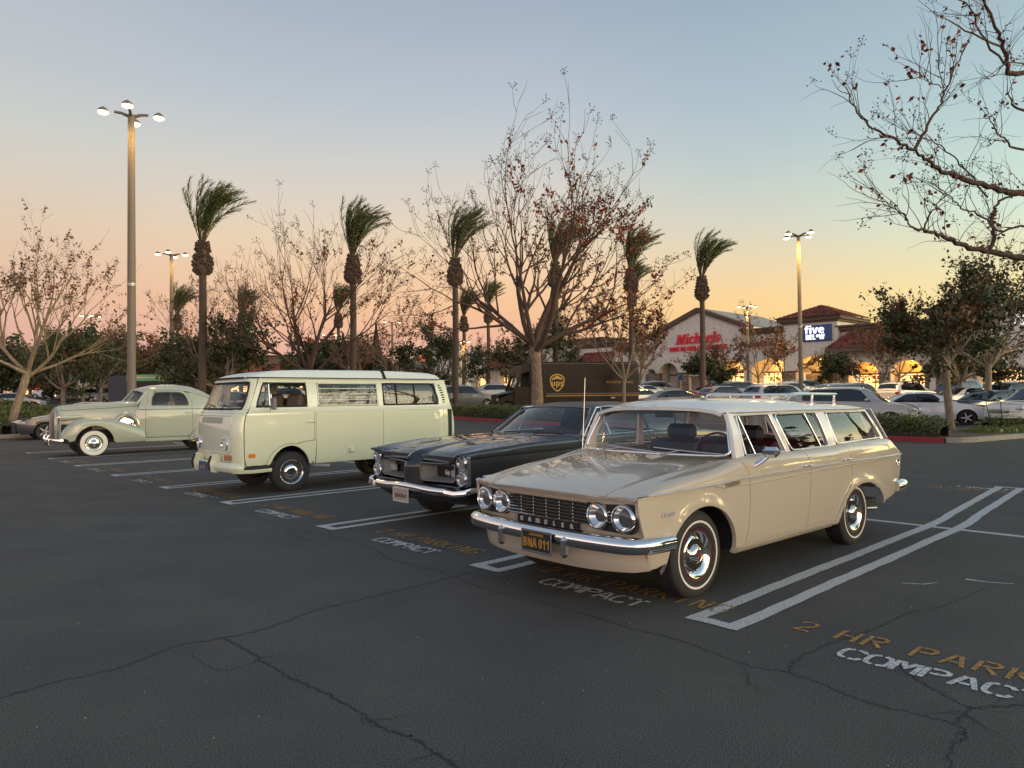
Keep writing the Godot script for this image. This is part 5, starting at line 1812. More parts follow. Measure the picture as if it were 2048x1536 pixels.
		put("grille_throat", inn, M.grille_white, gr)
		var mesh := MB.new()
		mesh.box(Vector3(0.17, 0.6, 0.44 * s), Vector3(0.02, 0.24, 0.60))
		put("grille_mesh", mesh, M.black, gr)
		var fg := MB.new()
		fg.box(Vector3(0.12, 0.60, 0.62 * s), Vector3(0.04, 0.085, 0.12), 0.012)
		put("grille_lamp", fg, M.lens, gr)
		# rising ends of the bumper
		var be := MB.new()
		be.sweep(smooth3([-0.075, 0.43, 0.60 * s, -0.06, 0.415, 0.72 * s, -0.05, 0.41, 0.84 * s, -0.02, 0.43, 0.95 * s, 0.10, 0.455, 0.99 * s, 0.40, 0.47, 1.0 * s], 5), [Vector2(-0.028, -0.03), Vector2(0.028, -0.03), Vector2(0.03, 0.0), Vector2(0.02, 0.03), Vector2(-0.02, 0.03)], Vector3.UP)
		put("bumper_end", be, M.chrome, car)
		var sk := MB.new()
		sk.panel(pts([0.0, 0.285, 0.0, 0.40, 0.45, 0.40, 0.80, 0.40, 0.95, 0.41, 0.88, 0.35, 0.5, 0.285]), func(z: float, y: float) -> Vector3: return Vector3(-0.07 + 0.16 * pow(z, 3.0) + 0.5 * maxf(0, 0.36 - y), y, z * s), 0.08, 0.02, ref)
		put("lower_bumper", sk, M.navy_chrome, car)
	var fh := func(x: float, t: float) -> Vector3:
		var q := g_top(x, absf(t))
		var nose := -0.13 * (1.0 - smoothstep(0.0, 0.14, absf(t))) * (1.0 - smoothstep(0.0, 0.5, x))
		return Vector3(q.x + nose, q.y, q.z * (1.0 if t >= 0 else -1.0))
	var hd := MB.new()
	hd.panel(pts([0.0, -0.79, 0.0, -0.15, 0.0, 0.0, 0.0, 0.15, 0.0, 0.79, 1.66, 0.79, 1.60, 0.3, 1.58, 0.0, 1.60, -0.3, 1.66, -0.79]), fh, 0.06, 0.03, ref, 1.2)
	put("bonnet", hd, M.navy, car)
	var cw := MB.new()
	cw.panel(pts([1.668, -0.79, 1.608, -0.3, 1.588, 0, 1.608, 0.3, 1.668, 0.79, 1.69, 0.99, 1.95, 0.99, 1.95, -0.99, 1.69, -0.99]), fh, 0.09, 0.02, ref, 1.2)
	put("cowl", cw, M.navy, car)
	var bk := MB.new()
	bk.panel(rounded(pts([-0.165, 0.44, -0.16, 0.80, 0.16, 0.80, 0.165, 0.44]), 0.03), func(z: float, y: float) -> Vector3: return Vector3(0.03 - 0.16 * pow(maxf(0.0, 1.0 - pow(absf(z) / 0.17, 1.7)), 0.8) + 0.9 * pow(maxf(0.0, y - 0.66), 1.6) * 2.2, y, z), 0.04, 0.06, ref)
	put("nose_divider", bk, M.navy, car)
	var fb2 := MB.new()
	fb2.box(Vector3(0.2, 0.6, 0), Vector3(0.04, 0.46, 1.7))
	fb2.box(Vector3(0.09, 0.78, 0), Vector3(0.14, 0.05, 1.5), 0.01)
	fb2.box(Vector3(0.05, 0.455, 0), Vector3(0.1, 0.05, 1.7), 0.01)
	put("front_frame", fb2, M.navy, car)
	var bm := MB.new()
	bm.sweep(smooth3([-0.075, 0.425, 0.70, -0.10, 0.425, 0.45, -0.125, 0.44, 0.2, -0.135, 0.445, 0.0, -0.125, 0.44, -0.2, -0.10, 0.425, -0.45, -0.075, 0.425, -0.70], 5), _mirror([Vector2(-0.03, -0.05), Vector2(0.012, -0.05), Vector2(0.03, -0.02), Vector2(0.03, 0.015), Vector2(0.012, 0.035), Vector2(-0.03, 0.038)]), Vector3.UP)
	put("front_bumper", bm, M.chrome, car)
	number_plate(car, Vector3(-0.165, 0.335, -0.05), -PI / 2, "", M.plate_tan, M.plate_ink, M.silver)
	var gpb := MB.new()
	gpb.text("Gp", 0.05, 0.012, Transform3D(Basis(Vector3(0, 0, 1), Vector3.UP, Vector3(-1, 0, 0)), Vector3(0.145, 0.605, 0.45)))
	put("grille_badge", gpb, M.whitewall, car)
	var rf := MB.new()
	rf.panel(pts([2.28, -1, 2.28, 1, 3.75, 1, 3.75, -1]), func(x: float, q: float) -> Vector3: return g_roof(x, q), 0.09, 0.03, Vector3(3, 1, 0), 0.9)
	put("roof", rf, M.navy_dull, car)
	var rw := MB.new()
	rw.panel(pts([3.77, -0.8, 3.77, 0.8, 4.62, 0.8, 4.62, -0.8]), func(x: float, q: float) -> Vector3: return g_roof(x, q), 0.12, 0.0, Vector3(3, 1, 0), 0.9)
	put("rear_window", rw, M.glass, car)
	var tk := MB.new()
	tk.panel(pts([4.55, -0.99, 4.55, 0.99, 5.34, 0.99, 5.34, -0.99]), fh, 0.12, 0.02, ref, 1.2)
	put("boot_lid", tk, M.navy, car)
	var rp := MB.new()
	rp.box(Vector3(5.33, 0.62, 0), Vector3(0.08, 0.42, 1.74), 0.03)
	put("rear_panel", rp, M.navy, car)
	var rb := MB.new()
	rb.box(Vector3(5.40, 0.44, 0), Vector3(0.08, 0.16, 1.85), 0.03)
	put("rear_bumper", rb, M.chrome, car)
	var wpoly := rounded(pts([-0.98, 0.02, -0.98, 0.985, 0.98, 0.985, 0.98, 0.02]), 0.06, 4)
	var ws := MB.new()
	ws.panel(wpoly, func(a: float, b: float) -> Vector3: return g_ws(a, b), 0.1, 0.0, ref)
	put("windscreen", ws, M.glass_green, car)
	var wf := []
	for k in wpoly.size():
		for w in 6:
			var e := wpoly[k].lerp(wpoly[(k + 1) % wpoly.size()], w / 6.0)
			wf.append(g_ws(e.x, e.y) + Vector3(-0.004, 0.003, 0))
	wf.append(wf[0])
	var wt := MB.new()
	wt.tube(wf, 0.011, 6, false)
	put("windscreen_trim", wt, M.dull, car)
	for w in [[-0.5, -0.05], [0.25, 0.75]]:
		var wb := MB.new()
		var path := []
		for k in 6:
			path.append(g_ws(lerpf(w[0], w[1], k / 5.0), 0.03 + 0.03 * sin(k * 0.6)) + Vector3(-0.02, 0.01, 0))
		wb.tube(path, 0.007, 5)
		put("wiper", wb, M.black, car)
	var ub := MB.new()
	ub.box(Vector3(2.7, 0.30, 0), Vector3(4.9, 0.12, 1.4))
	ub.box(Vector3(0.95, 0.55, 0), Vector3(1.4, 0.42, 1.1))
	for s in [1.0, -1.0]:
		ub.box(Vector3(0.95, 0.72, 0.76 * s), Vector3(1.2, 0.03, 0.36))
		ub.box(Vector3(2.6, 0.6, 0.86 * s), Vector3(1.5, 0.55, 0.03))
		ub.box(Vector3(4.2, 0.6, 0.80 * s), Vector3(1.8, 0.5, 0.03))
	put("underbody", ub, M.dark, car)
	bench(car, 2.75, 0.5, -0.75, 0.75, 0.52, M.seat_dark)
	bench(car, 3.6, 0.5, -0.65, 0.65, 0.45, M.seat_dark)
	var da := MB.new()
	da.box(Vector3(2.02, 0.88, 0), Vector3(0.3, 0.14, 1.6), 0.05)
	put("dashboard", da, M.seat_dark, car)
	steering_wheel(car, Vector3(2.25, 0.93, 0.40), 0.2, M.black, 0.5)
	var sp := joint("spotlight_mirror", car, Vector3(2.02, 0.97, 0.93))
	var s1 := MB.new()
	s1.tube([Vector3(0, -0.02, -0.03), Vector3(-0.01, 0.06, 0.06)], 0.012, 6)
	put("stalk", s1, M.chrome, sp)
	var s2 := MB.new()
	s2.lathe([Vector2(0.0, -0.06), Vector2(0.03, -0.05), Vector2(0.055, -0.01), Vector2(0.058, 0.01), Vector2(0.0, 0.015)], 18, Transform3D(Basis(Vector3(0, 1, 0), Vector3(1, 0, 0), Vector3(0, 0, -1)), Vector3(0, 0.09, 0.08)))
	put("mirror_head", s2, M.chrome, sp)
	var face := func(j: Node3D, Z: Transform3D, rr: float, w: float) -> void:
		turned(j, "rim", [Vector2(rr + 0.004, w * 0.40), Vector2(rr, w * 0.48), Vector2(rr - 0.02, w * 0.44), Vector2(rr * 0.7, w * 0.28), Vector2(rr * 0.3, w * 0.34), Vector2(0.0005, w * 0.42)], M.chrome, Z)
	for s in [1.0, -1.0]:
		wheel(car, Vector3(0.93, 0.295, 0.80 * s), s, 0.352, 0.2, face)
		wheel(car, Vector3(4.0, 0.295, 0.80 * s), s, 0.352, 0.2, face)

# ---------- grey pre-war coupe with a side-mounted spare ----------
func p_hood(x: float, a: float) -> Vector3: # a -1..1 across the bonnet and scuttle
	var top := crv([0.10, 1.20, 0.16, 1.33, 0.30, 1.395, 0.8, 1.43, 1.5, 1.475, 1.9, 1.51, 2.2, 1.52], x)
	var w := crv([0.10, 0.24, 0.5, 0.30, 1.0, 0.40, 1.6, 0.55, 2.0, 0.68, 2.3, 0.745], x)
	var s := absf(a)
	var f := s * PI * 0.5
	var yb := 0.72
	return Vector3(x, yb + (top - yb) * pow(maxf(cos(f), 0.0), 0.42), w * pow(maxf(sin(f), 0.0), 0.62) * signf(a))
func p_w(x: float, y: float) -> float: # body side from the scuttle back
	return crv([0.40, 0.77, 0.6, 0.785, 1.0, 0.785, 1.24, 0.765, 1.4, 0.735, 1.76, 0.62, 1.85, 0.57], y) - 0.08 * (1.0 - smoothstep(1.95, 2.5, x)) - 0.22 * pow(smoothstep(3.5, 5.0, x), 1.5)
func p_roof(x: float, q: float) -> Vector3:
	var yc := crv([2.12, 1.82, 2.3, 1.90, 2.7, 1.965, 3.1, 1.985, 3.5, 1.95, 3.9, 1.83, 4.3, 1.60, 4.7, 1.33, 5.0, 1.05, 5.15, 0.8], x)
	var ye := crv([2.12, 1.72, 2.5, 1.785, 3.1, 1.795, 3.5, 1.76, 3.9, 1.62, 4.3, 1.42, 4.7, 1.2, 5.15, 0.78], x)
	var zw := p_w(x, ye) - 0.03 * (1.0 - smoothstep(2.1, 2.6, x))
	var s := absf(q)
	return Vector3(x + 0.16 * q * q * (1.0 - smoothstep(2.1, 2.7, x)), ye + (yc - ye) * pow(maxf(0.0, 1.0 - pow(s, 2.4)), 0.6), q * zw)
func p_crown(x: float) -> float:
	return crv([0.20, 0.52, 0.24, 0.68, 0.33, 0.82, 0.5, 0.955, 0.75, 1.045, 1.0, 1.065, 1.3, 1.035, 1.7, 0.915, 2.1, 0.765, 2.26, 0.69], x)
func p_fender(x: float, t: float) -> Vector3: # t 0..1 over the crown from inside out, 1..2 down the outer face
	var top := p_crown(x)
	var zc := crv([0.2, 0.60, 0.6, 0.655, 1.2, 0.67, 2.26, 0.70], x)
	var hw := crv([0.2, 0.16, 0.5, 0.215, 1.2, 0.215, 2.26, 0.16], x)
	var dr := 0.16
	if t <= 1.0:
		var a := lerpf(-PI * 0.5, PI * 0.5, t)
		return Vector3(x - 0.06 * (1.0 - cos(a)) * (1.0 - smoothstep(0.2, 0.5, x)), top - dr + dr * pow(maxf(cos(a), 0.0), 0.9), zc + hw * signf(a) * pow(absf(sin(a)), 0.85))
	var y := lerpf(top - dr, 0.35, t - 1.0)
	return Vector3(x, y, zc + hw + 0.012 * sin((t - 1.0) * PI) - 0.03 * pow(t - 1.0, 3.0))

func prewar() -> void:
	M.packgrey = paint(0.37, 0.40, 0.31, 0.42)
	M.grille_grey = mt(0.30, 0.27, 0.22, 0.4, 0.4)
	var car := thing("prewar_coupe", "grey-green pre-war coupe with whitewall tyres and a spare wheel in its front wing", "car", Vector3(-12.739, 0, -19.825), deg_to_rad(40.0))
	var ref := Vector3(2.5, 0.9, 0)
	var hd := MB.new()
	hd.grid(func(x: float, a: float) -> Vector3: return p_hood(x, a), 0.12, 2.28, 36, -1.0, 1.0, 28, ref)
	put("bonnet", hd, M.packgrey, car)
	for s in [1.0, -1.0]:
		var bl := MB.new()
		var bp := []
		for k in 20:
			var q := p_hood(lerpf(0.30, 2.2, k / 19.0), 0.62)
			bp.append(Vector3(q.x, q.y, (q.z + 0.003) * s))
		bl.tube(bp, 0.006, 4)
		put("bonnet_seam", bl, M.dark, car)
		var fw := func(x: float, t: float) -> Vector3:
			var q := p_fender(x, t)
			return Vector3(q.x, q.y, q.z * s)
		var ff := MB.new()
		ff.panel(pts([0.215, 0.0, 0.215, 1.0, 2.25, 1.0, 2.25, 0.0]), fw, 0.06, 0.02, ref, 1.0)
		var T := func(x: float, y: float) -> Vector2: return Vector2(x, 1.0 + (p_crown(x) - 0.16 - y) / (p_crown(x) - 0.16 - 0.35))
		var pl := PackedVector2Array([Vector2(0.215, 1.0)])
		pl.push_back(T.call(0.26, 0.50))
		pl.push_back(T.call(0.40, 0.41))
		for e in arc(0.985, 0.36, 0.475, 170, 4, 26, 0.475):
			pl.push_back(T.call(e.x, e.y))
		pl.push_back(T.call(1.52, 0.352))
		pl.push_back(T.call(2.25, 0.352))
		pl.push_back(Vector2(2.25, 1.0))
		ff.panel(pl, fw, 0.07, 0.03, ref, 1.0)
		put("front_wing", ff, M.packgrey, car)
		# headlamp pod
		var pod := MB.new()
		pod.lathe([Vector2(0.001, -0.62), Vector2(0.03, -0.58), Vector2(0.075, -0.38), Vector2(0.105, -0.15), Vector2(0.112, -0.02), Vector2(0.105, 0.0)], 24, Transform3D(Basis(Vector3(0, 0, -1), Vector3(-1, 0, 0), Vector3(0, 1, 0)), Vector3(0.20, 1.075, 0.40 * s)), 0.2)
		put("headlamp_pod", pod, M.packgrey, car)
		headlight(car, Vector3(0.19, 1.075, 0.40 * s), 0.095, Vector3(-1, 0, 0), 0.014)
		# body side, door and quarter
		var fs := func(x: float, y: float) -> Vector3: return Vector3(x, y, p_w(x, y) * s)
		var cowl := MB.new()
		cowl.panel(pts([2.05, 0.45, 2.05, 1.25, 2.28, 1.25, 2.275, 0.45]), fs, 0.08, 0.02, ref)
		cowl.panel(pts([2.10, 1.256, 2.24, 1.72, 2.30, 1.78, 2.40, 1.78, 2.285, 1.256]), fs, 0.08, 0.02, ref)
		put("scuttle_side", cowl, M.packgrey, car)
		var dr := MB.new()
		dr.panel(pts([2.283, 0.43, 2.288, 1.25, 3.55, 1.25, 3.55, 0.43]), fs, 0.1, 0.02, ref)
		# the door above the belt, around its window
		dr.panel(pts([2.294, 1.256, 2.40, 1.775, 2.55, 1.775, 2.47, 1.62, 2.43, 1.40, 2.45, 1.345, 2.45, 1.256]), fs, 0.05, 0.03, ref)
		dr.panel(pts([2.452, 1.256, 2.452, 1.345, 3.0, 1.338, 3.438, 1.345, 3.438, 1.256]), fs, 0.05, 0.03, ref)
		dr.panel(pts([2.552, 1.775, 2.62, 1.757, 3.248, 1.757, 3.3, 1.785]), fs, 0.05, 0.03, ref)
		dr.panel(pts([3.44, 1.256, 3.44, 1.345, 3.47, 1.38, 3.44, 1.55, 3.36, 1.70, 3.25, 1.757, 3.302, 1.785, 3.43, 1.73, 3.54, 1.5, 3.55, 1.256]), fs, 0.05, 0.03, ref)
		put("door", dr, M.packgrey, car)
		var wp := rounded(pts([2.445, 1.35, 2.435, 1.42, 2.47, 1.62, 2.57, 1.755, 3.24, 1.755, 3.36, 1.69, 3.44, 1.54, 3.468, 1.38, 3.44, 1.345]), 0.05, 3)
		var gb := MB.new()
		gb.panel(wp, func(x: float, y: float) -> Vector3: return Vector3(x, y, (p_w(x, y) - 0.015) * s), 0.15, 0.0, ref)
		put("side_window", gb, M.glass, car)
		var wt := MB.new()
		var path := []
		for k in wp.size() + 1:
			var e := wp[k % wp.size()]
			path.append(Vector3(e.x, e.y, (p_w(e.x, e.y) + 0.001) * s))
		wt.tube(path, 0.011, 5, false)
		put("window_bead", wt, M.packgrey, car)
		var wv := MB.new()
		wv.tube([Vector3(2.86, 1.35, (p_w(2.8, 1.35) - 0.01) * s), Vector3(2.86, 1.75, (p_w(2.8, 1.75) - 0.01) * s)], 0.016, 5)
		put("window_post", wv, M.dark, car)
		var qq := MB.new()
		var qp := pts([3.557, 0.43, 3.557, 1.25, 4.72, 1.19, 5.0, 0.92, 5.05, 0.62, 4.9, 0.45])
		qq.panel(qp, fs, 0.1, 0.02, ref)
		qq.panel(pts([3.557, 1.256, 3.547, 1.5, 3.44, 1.735, 3.6, 1.735, 3.95, 1.59, 4.35, 1.38, 4.66, 1.20]), fs, 0.08, 0.02, ref)
		put("rear_quarter", qq, M.packgrey, car)
		var bt := []
		for k in 30:
			var x := lerpf(2.1, 4.6, k / 29.0)
			var y := 1.253 - 0.05 * smoothstep(3.6, 4.7, x)
			bt.append(Vector3(x, y, (p_w(x, y) + 0.001) * s))
		var btm := MB.new()
		btm.tube(bt, 0.009, 5)
		put("belt_line", btm, M.belt_dark, car)
		# rear wing and running board
		var rw := MB.new()
		var fr := func(x: float, t: float) -> Vector3:
			var top := crv([3.45, 0.45, 3.6, 0.68, 3.8, 0.86, 4.05, 0.93, 4.4, 0.86, 4.8, 0.62, 5.0, 0.42], x)
			if t <= 1.0:
				var a := t * PI * 0.5
				return Vector3(x, top - 0.18 + 0.18 * cos(a), (0.66 + 0.20 * sin(a)) * s)
			return Vector3(x, lerpf(top - 0.18, 0.36, t - 1.0), 0.86 * s)
		rw.panel(pts([3.48, 0.0, 3.48, 1.0, 4.95, 1.0, 4.95, 0.0]), fr, 0.1, 0.02, ref)
		rw.panel(pts([3.6, 1.0, 3.55, 1.8, 3.66, 1.9, 3.8, 1.42, 4.05, 1.25, 4.3, 1.42, 4.45, 1.9, 4.85, 1.9, 4.9, 1.0]), fr, 0.1, 0.02, ref)
		put("rear_wing", rw, M.packgrey, car)
		var rb := MB.new()
		rb.box(Vector3(2.9, 0.365, 0.80 * s), Vector3(1.35, 0.045, 0.24), 0.012)
		rb.box(Vector3(2.9, 0.405, 0.765 * s), Vector3(1.35, 0.05, 0.05), 0.01)
		put("running_board", rb, M.packgrey, car)
		var rs := MB.new()
		rs.box(Vector3(2.92, 0.452, 0.79 * s), Vector3(1.26, 0.014, 0.012))
		put("sill_stripe", rs, M.belt_dark, car)
		var dh := MB.new()
		dh.tube([Vector3(3.36, 1.14, 0.775 * s), Vector3(3.37, 1.14, 0.82 * s), Vector3(3.5, 1.145, 0.825 * s)], 0.012, 6)
		put("door_handle", dh, M.chrome, car)
		# spare wheel standing in the wing
		var sp := joint("spare_wheel", car, Vector3(1.80, 0.83, 0.70 * s))
		var Z := Transform3D(Basis(Vector3.RIGHT, Vector3(0, 0, s), Vector3(0, -s, 0)), Vector3.ZERO)
		var cv := MB.new()
		var pr := []
		for k in 13:
			var a := lerpf(-0.9, PI - 0.2, k / 12.0)
			pr.append(Vector2(0.265 + 0.085 * sin(a) , -0.085 * cos(a)))
		cv.lathe(pr, 40, Z, 0.2)
		put("tyre_cover", cv, M.cover_metal, sp)
		var rim := MB.new()
		rim.lathe([Vector2(0.24, 0.05), Vector2(0.2, 0.03), Vector2(0.19, 0.05), Vector2(0.1, 0.07), Vector2(0.0, 0.08)], 28, Z)
		put("rim", rim, M.chrome, sp)
	var rf := MB.new()
	rf.panel(pts([2.12, -1, 2.12, 1, 5.1, 1, 5.1, -1]), func(x: float, q: float) -> Vector3: return p_roof(x, q), 0.09, 0.03, Vector3(3, 1.2, 0), 0.8)
	put("roof_and_tail", rf, M.packgrey, car)
	# veed windscreen
	for s in [1.0, -1.0]:
		var ws := MB.new()
		ws.panel(rounded(pts([0.02, 0.02, 0.02, 0.98, 0.96, 0.94, 0.97, 0.02]), 0.06, 3), func(a: float, b: float) -> Vector3: return Vector3(1.84 + 0.22 * a + b * (0.30 + 0.0 * a), lerpf(1.50 - 0.08 * a * a, 1.835 - 0.05 * a * a, b), lerpf(0.68, 0.56, b) * a * s), 0.12, 0.0, ref)
		put("windscreen", ws, M.glass, car)
		var pp := MB.new()
		pp.tube([Vector3(2.05, 1.40, 0.68 * s), Vector3(2.36, 1.79, 0.565 * s)], 0.035, 6)
		put("pillar", pp, M.packgrey, car)
	var wc := MB.new()
	wc.tube([Vector3(1.83, 1.495, 0), Vector3(2.13, 1.84, 0)], 0.016, 5)
	put("windscreen_post", wc, M.packgrey, car)
	# grille shell
	var gs := joint("grille", car)
	var sh := MB.new()
	var gf := func(a: float, y: float) -> Vector3:
		var w := crv([0.45, 0.16, 0.9, 0.215, 1.2, 0.235, 1.30, 0.20, 1.36, 0.10], y)
		return Vector3(crv([0.45, 0.02, 0.9, 0.04, 1.2, 0.07, 1.32, 0.13, 1.37, 0.2], y) + 0.10 * a * a, y, w * a)
	sh.panel(pts([-1.25, 0.45, -1.25, 1.35, 1.25, 1.35, 1.25, 0.45]), func(a: float, y: float) -> Vector3: return gf.call(a, y) + Vector3(0.012, 0, 0), 0.06, 0.04, ref)
	put("grille_shell", sh, M.packgrey, gs)
	for k in 23:
		var a := -0.96 + k * 0.0873
		var b := MB.new()
		var bp := []
		for w in 10:
			bp.append(gf.call(a, lerpf(0.46, 1.30, w / 9.0)))
		b.tube(bp, 0.0065, 4)
		put("grille_bar", b, M.grille_grey, gs)
	var gbk := MB.new()
	gbk.panel(pts([-1.0, 0.46, -1.0, 1.31, 1.0, 1.31, 1.0, 0.46]), func(a: float, y: float) -> Vector3: return gf.call(a, y) + Vector3(0.006, 0, 0), 0.1, 0.0, ref)
	put("grille_back", gbk, M.dark_brown, gs)
	var ap := MB.new()
	ap.panel(pts([-0.5, 0.40, -0.55, 0.95, 0.55, 0.95, 0.5, 0.40]), func(z: float, y: float) -> Vector3: return Vector3(0.20 + 0.02 * y, y, z), 0.1, 0.02, ref)
	put("apron", ap, M.packgrey, car)
	# bumper with two uprights
	var bm := MB.new()
	bm.sweep(smooth3([0.24, 0.44, 0.88, 0.10, 0.445, 0.82, 0.01, 0.45, 0.5, -0.01, 0.45, 0.0, 0.01, 0.45, -0.5, 0.10, 0.445, -0.82, 0.24, 0.44, -0.88], 5), _mirror([Vector2(-0.012, -0.06), Vector2(0.012, -0.05), Vector2(0.02, 0.0), Vector2(0.012, 0.05), Vector2(-0.012, 0.06)]), Vector3.UP)
	put("front_bumper", bm, M.chrome, car)
	for z in [-0.30, 0.30]:
		var g := MB.new()
		g.tube(smooth3([-0.01, 0.30, z, -0.045, 0.44, z, -0.03, 0.56, z, 0.01, 0.60, z], 4), 0.03, 8)
		put("bumper_guard", g, M.chrome, car)
	number_plate(car, Vector3(-0.03, 0.60, -0.52), -PI / 2, "", M.plate_black, M.plate_gold, M.chrome)
	var ub := MB.new()
	ub.box(Vector3(2.6, 0.40, 0), Vector3(4.6, 0.1, 1.25))
	ub.box(Vector3(1.0, 0.62, 0), Vector3(1.5, 0.5, 0.8))
	for s in [1.0, -1.0]:
		ub.box(Vector3(0.95, 0.87, 0.6 * s), Vector3(0.9, 0.03, 0.4))
		ub.box(Vector3(2.9, 0.8, 0.72 * s), Vector3(1.2, 0.7, 0.03))
	put("underbody", ub, M.dark, car)
	bench(car, 3.1, 0.8, -0.65, 0.65, 0.5, M.seat_tan)
	steering_wheel(car, Vector3(2.55, 1.3, 0.32), 0.21, M.black, 0.6)
	var face := func(j: Node3D, Z: Transform3D, rr: float, w: float) -> void:
		turned(j, "rim", [Vector2(rr + 0.006, w * 0.40), Vector2(rr + 0.008, w * 0.50), Vector2(rr - 0.012, w * 0.49), Vector2(rr - 0.02, w * 0.34), Vector2(rr * 0.84, w * 0.32)], M.chrome, Z)
		turned(j, "wheel_disc", [Vector2(rr * 0.88, w * 0.30), Vector2(rr * 0.8, w * 0.36), Vector2(rr * 0.62, w * 0.36)], M.packgrey, Z)
		turned(j, "hub_cap", [Vector2(rr * 0.70, w * 0.34), Vector2(rr * 0.66, w * 0.44), Vector2(rr * 0.5, w * 0.42), Vector2(rr * 0.42, w * 0.50), Vector2(rr * 0.25, w * 0.52), Vector2(rr * 0.2, w * 0.6), Vector2(0.0005, w * 0.62)], M.chrome, Z)
	for s in [1.0, -1.0]:
		wheel(car, Vector3(0.97, 0.355, 0.75 * s), s, 0.368, 0.17, face, [0.225, 0.335])
		wheel(car, Vector3(4.05, 0.355, 0.75 * s), s, 0.368, 0.17, face, [0.225, 0.335])

# ---------- islands, kerbs and hedges ----------
func leafq(mb: MB, p: Vector3, s: float, d: Vector3, side: Vector3) -> void:
	var tip := p + d * s
	var w := side * s * 0.32
	var mid := p + d * s * 0.5
	var nn := d.cross(side).normalized()
	mid += nn * s * 0.08
	var k := mb.vert(p, nn); mb.vert(mid + w, nn); mb.vert(tip, nn); mb.vert(mid - w, nn)
	mb.face(k, k + 2, k + 1); mb.face(k, k + 3, k + 2)

func rdir(r: RandomNumberGenerator) -> Vector3:
	var z := r.randf_range(-1, 1)
	var a := r.randf_range(0, TAU)
	var q := sqrt(1.0 - z * z)
	return Vector3(q * cos(a), z, q * sin(a))

func leaf(mb: MB, p: Vector3, s: float, r: RandomNumberGenerator, droop := 0.0) -> void:
	var d := (rdir(r) + Vector3(0, -droop, 0)).normalized()
	var sd := d.cross(rdir(r)).normalized()
	leafq(mb, p, s, d, sd)

func vcol(rough := 0.7, backl := 0.25) -> StandardMaterial3D:
	var m := mt(1, 1, 1, rough, 0.0, 0.35)
	m.vertex_color_use_as_albedo = true
	if backl > 0.0:
		m.backlight_enabled = true
		m.backlight = Color(backl, backl, backl)
	return m

func hedge(label: String, a: Vector3, b: Vector3, w: float, h: float, sd: int, group := "clipped hedges in the planting strips", dens := 330.0, ls := 0.078) -> void:
	var r := RandomNumberGenerator.new()
	r.seed = sd
	var c := (a + b) * 0.5
	c.y = gh(c.x, c.z) + 0.12
	var L := Vector2(b.x - a.x, b.z - a.z).length()
	var t := thing("hedge", label, "hedge", c, atan2(-(b.z - a.z), b.x - a.x), group)
	var fn := FastNoiseLite.new()
	fn.seed = sd
	fn.frequency = 0.7
	var S := func(u: float, v: float) -> Vector3: # u along, v around 0..1
		var ang := PI * v
		var e := minf(1.0, minf(u + L / 2, L / 2 - u) / 0.35)
		e = sqrt(maxf(0.0, e))
		var k := (1.0 + 0.16 * fn.get_noise_2d(u * 1.5, v * 3.0)) * (0.55 + 0.45 * e)
		var cx := cos(ang)
		var sy := sin(ang)
		return Vector3(u, h * k * pow(maxf(sy, 0.0), 0.45), -w * 0.5 * k * signf(cx) * pow(absf(cx), 0.5))
	var core := MB.new()
	core.grid(func(u: float, v: float) -> Vector3:
		var p: Vector3 = S.call(u, v)
		return Vector3(p.x, p.y * 0.9, p.z * 0.88), -L / 2, L / 2, maxi(4, int(L / 0.4)), 0.0, 1.0, 10, Vector3(0, 0.1, 0))
	put("dark_core", core, M.hedge_core, t)  # closed dark shell filling the hedge behind its leaves
	var lf := MB.new()
	lf.use_col = true
	var n := int(L * (w + 2.0 * h) * dens)
	for k in n:
		var v := r.randf_range(0.03, 0.97) if k % 2 == 0 else (r.randf_range(0.005, 0.2) if k % 4 == 1 else r.randf_range(0.8, 0.995))
		var u := r.randf_range(-L / 2, L / 2)
		var p: Vector3 = S.call(u, v)
		p *= Vector3(1, r.randf_range(0.9, 1.06), r.randf_range(0.9, 1.06))
		var g := r.randf()
		var br := 0.75 + 0.5 * fn.get_noise_3d(p.x * 6, p.y * 6, p.z * 6) + r.randf() * 0.5
		lf.col = Color(0.085, 0.12, 0.035).lerp(Color(0.19, 0.20, 0.055), g * g) * br
		leaf(lf, p, ls * r.randf_range(0.6, 1.3), r)
	put("leaves", lf, M.leaf, t, "stuff")

func KP(s: float, off := 0.0) -> Vector3: # along the far kerb; s metres left of its corner, off metres behind it
	return Vector3(12.9 - 0.651 * s + 0.758 * off, 0, -21.6 - 0.758 * s - 0.651 * off)

func kerb(parent: Node3D, called: String, path: Array, mat: Material, w := 0.16, h := 0.15) -> void:
	var q := MB.new()
	var pp := []
	for e in path:
		pp.append(Vector3(e.x, gh(e.x, e.z), e.z))
	q.sweep(pp, [Vector2(-w / 2, -0.1), Vector2(w / 2, -0.1), Vector2(w / 2, h - 0.02), Vector2(w / 2 - 0.03, h), Vector2(-w / 2 + 0.03, h), Vector2(-w / 2, h - 0.02)], Vector3.UP)
	put(called, q, mat, parent)

func bed(parent: Node3D, poly: PackedVector2Array, mat: Material, y: float) -> void:
	var q := MB.new()
	var tr := Geometry2D.triangulate_polygon(poly)
	for k in range(0, tr.size(), 3):
		var a := poly[tr[k]]
		var b := poly[tr[k + 1]]
		var d := poly[tr[k + 2]]
		if (b - a).cross(d - a) > 0.0:
			var e := b; b = d; d = e
		q.tri(Vector3(a.x, gh(a.x, a.y) + y, a.y), Vector3(b.x, gh(b.x, b.y) + y, b.y), Vector3(d.x, gh(d.x, d.y) + y, d.y))
	put("soil_bed", q, mat, parent)

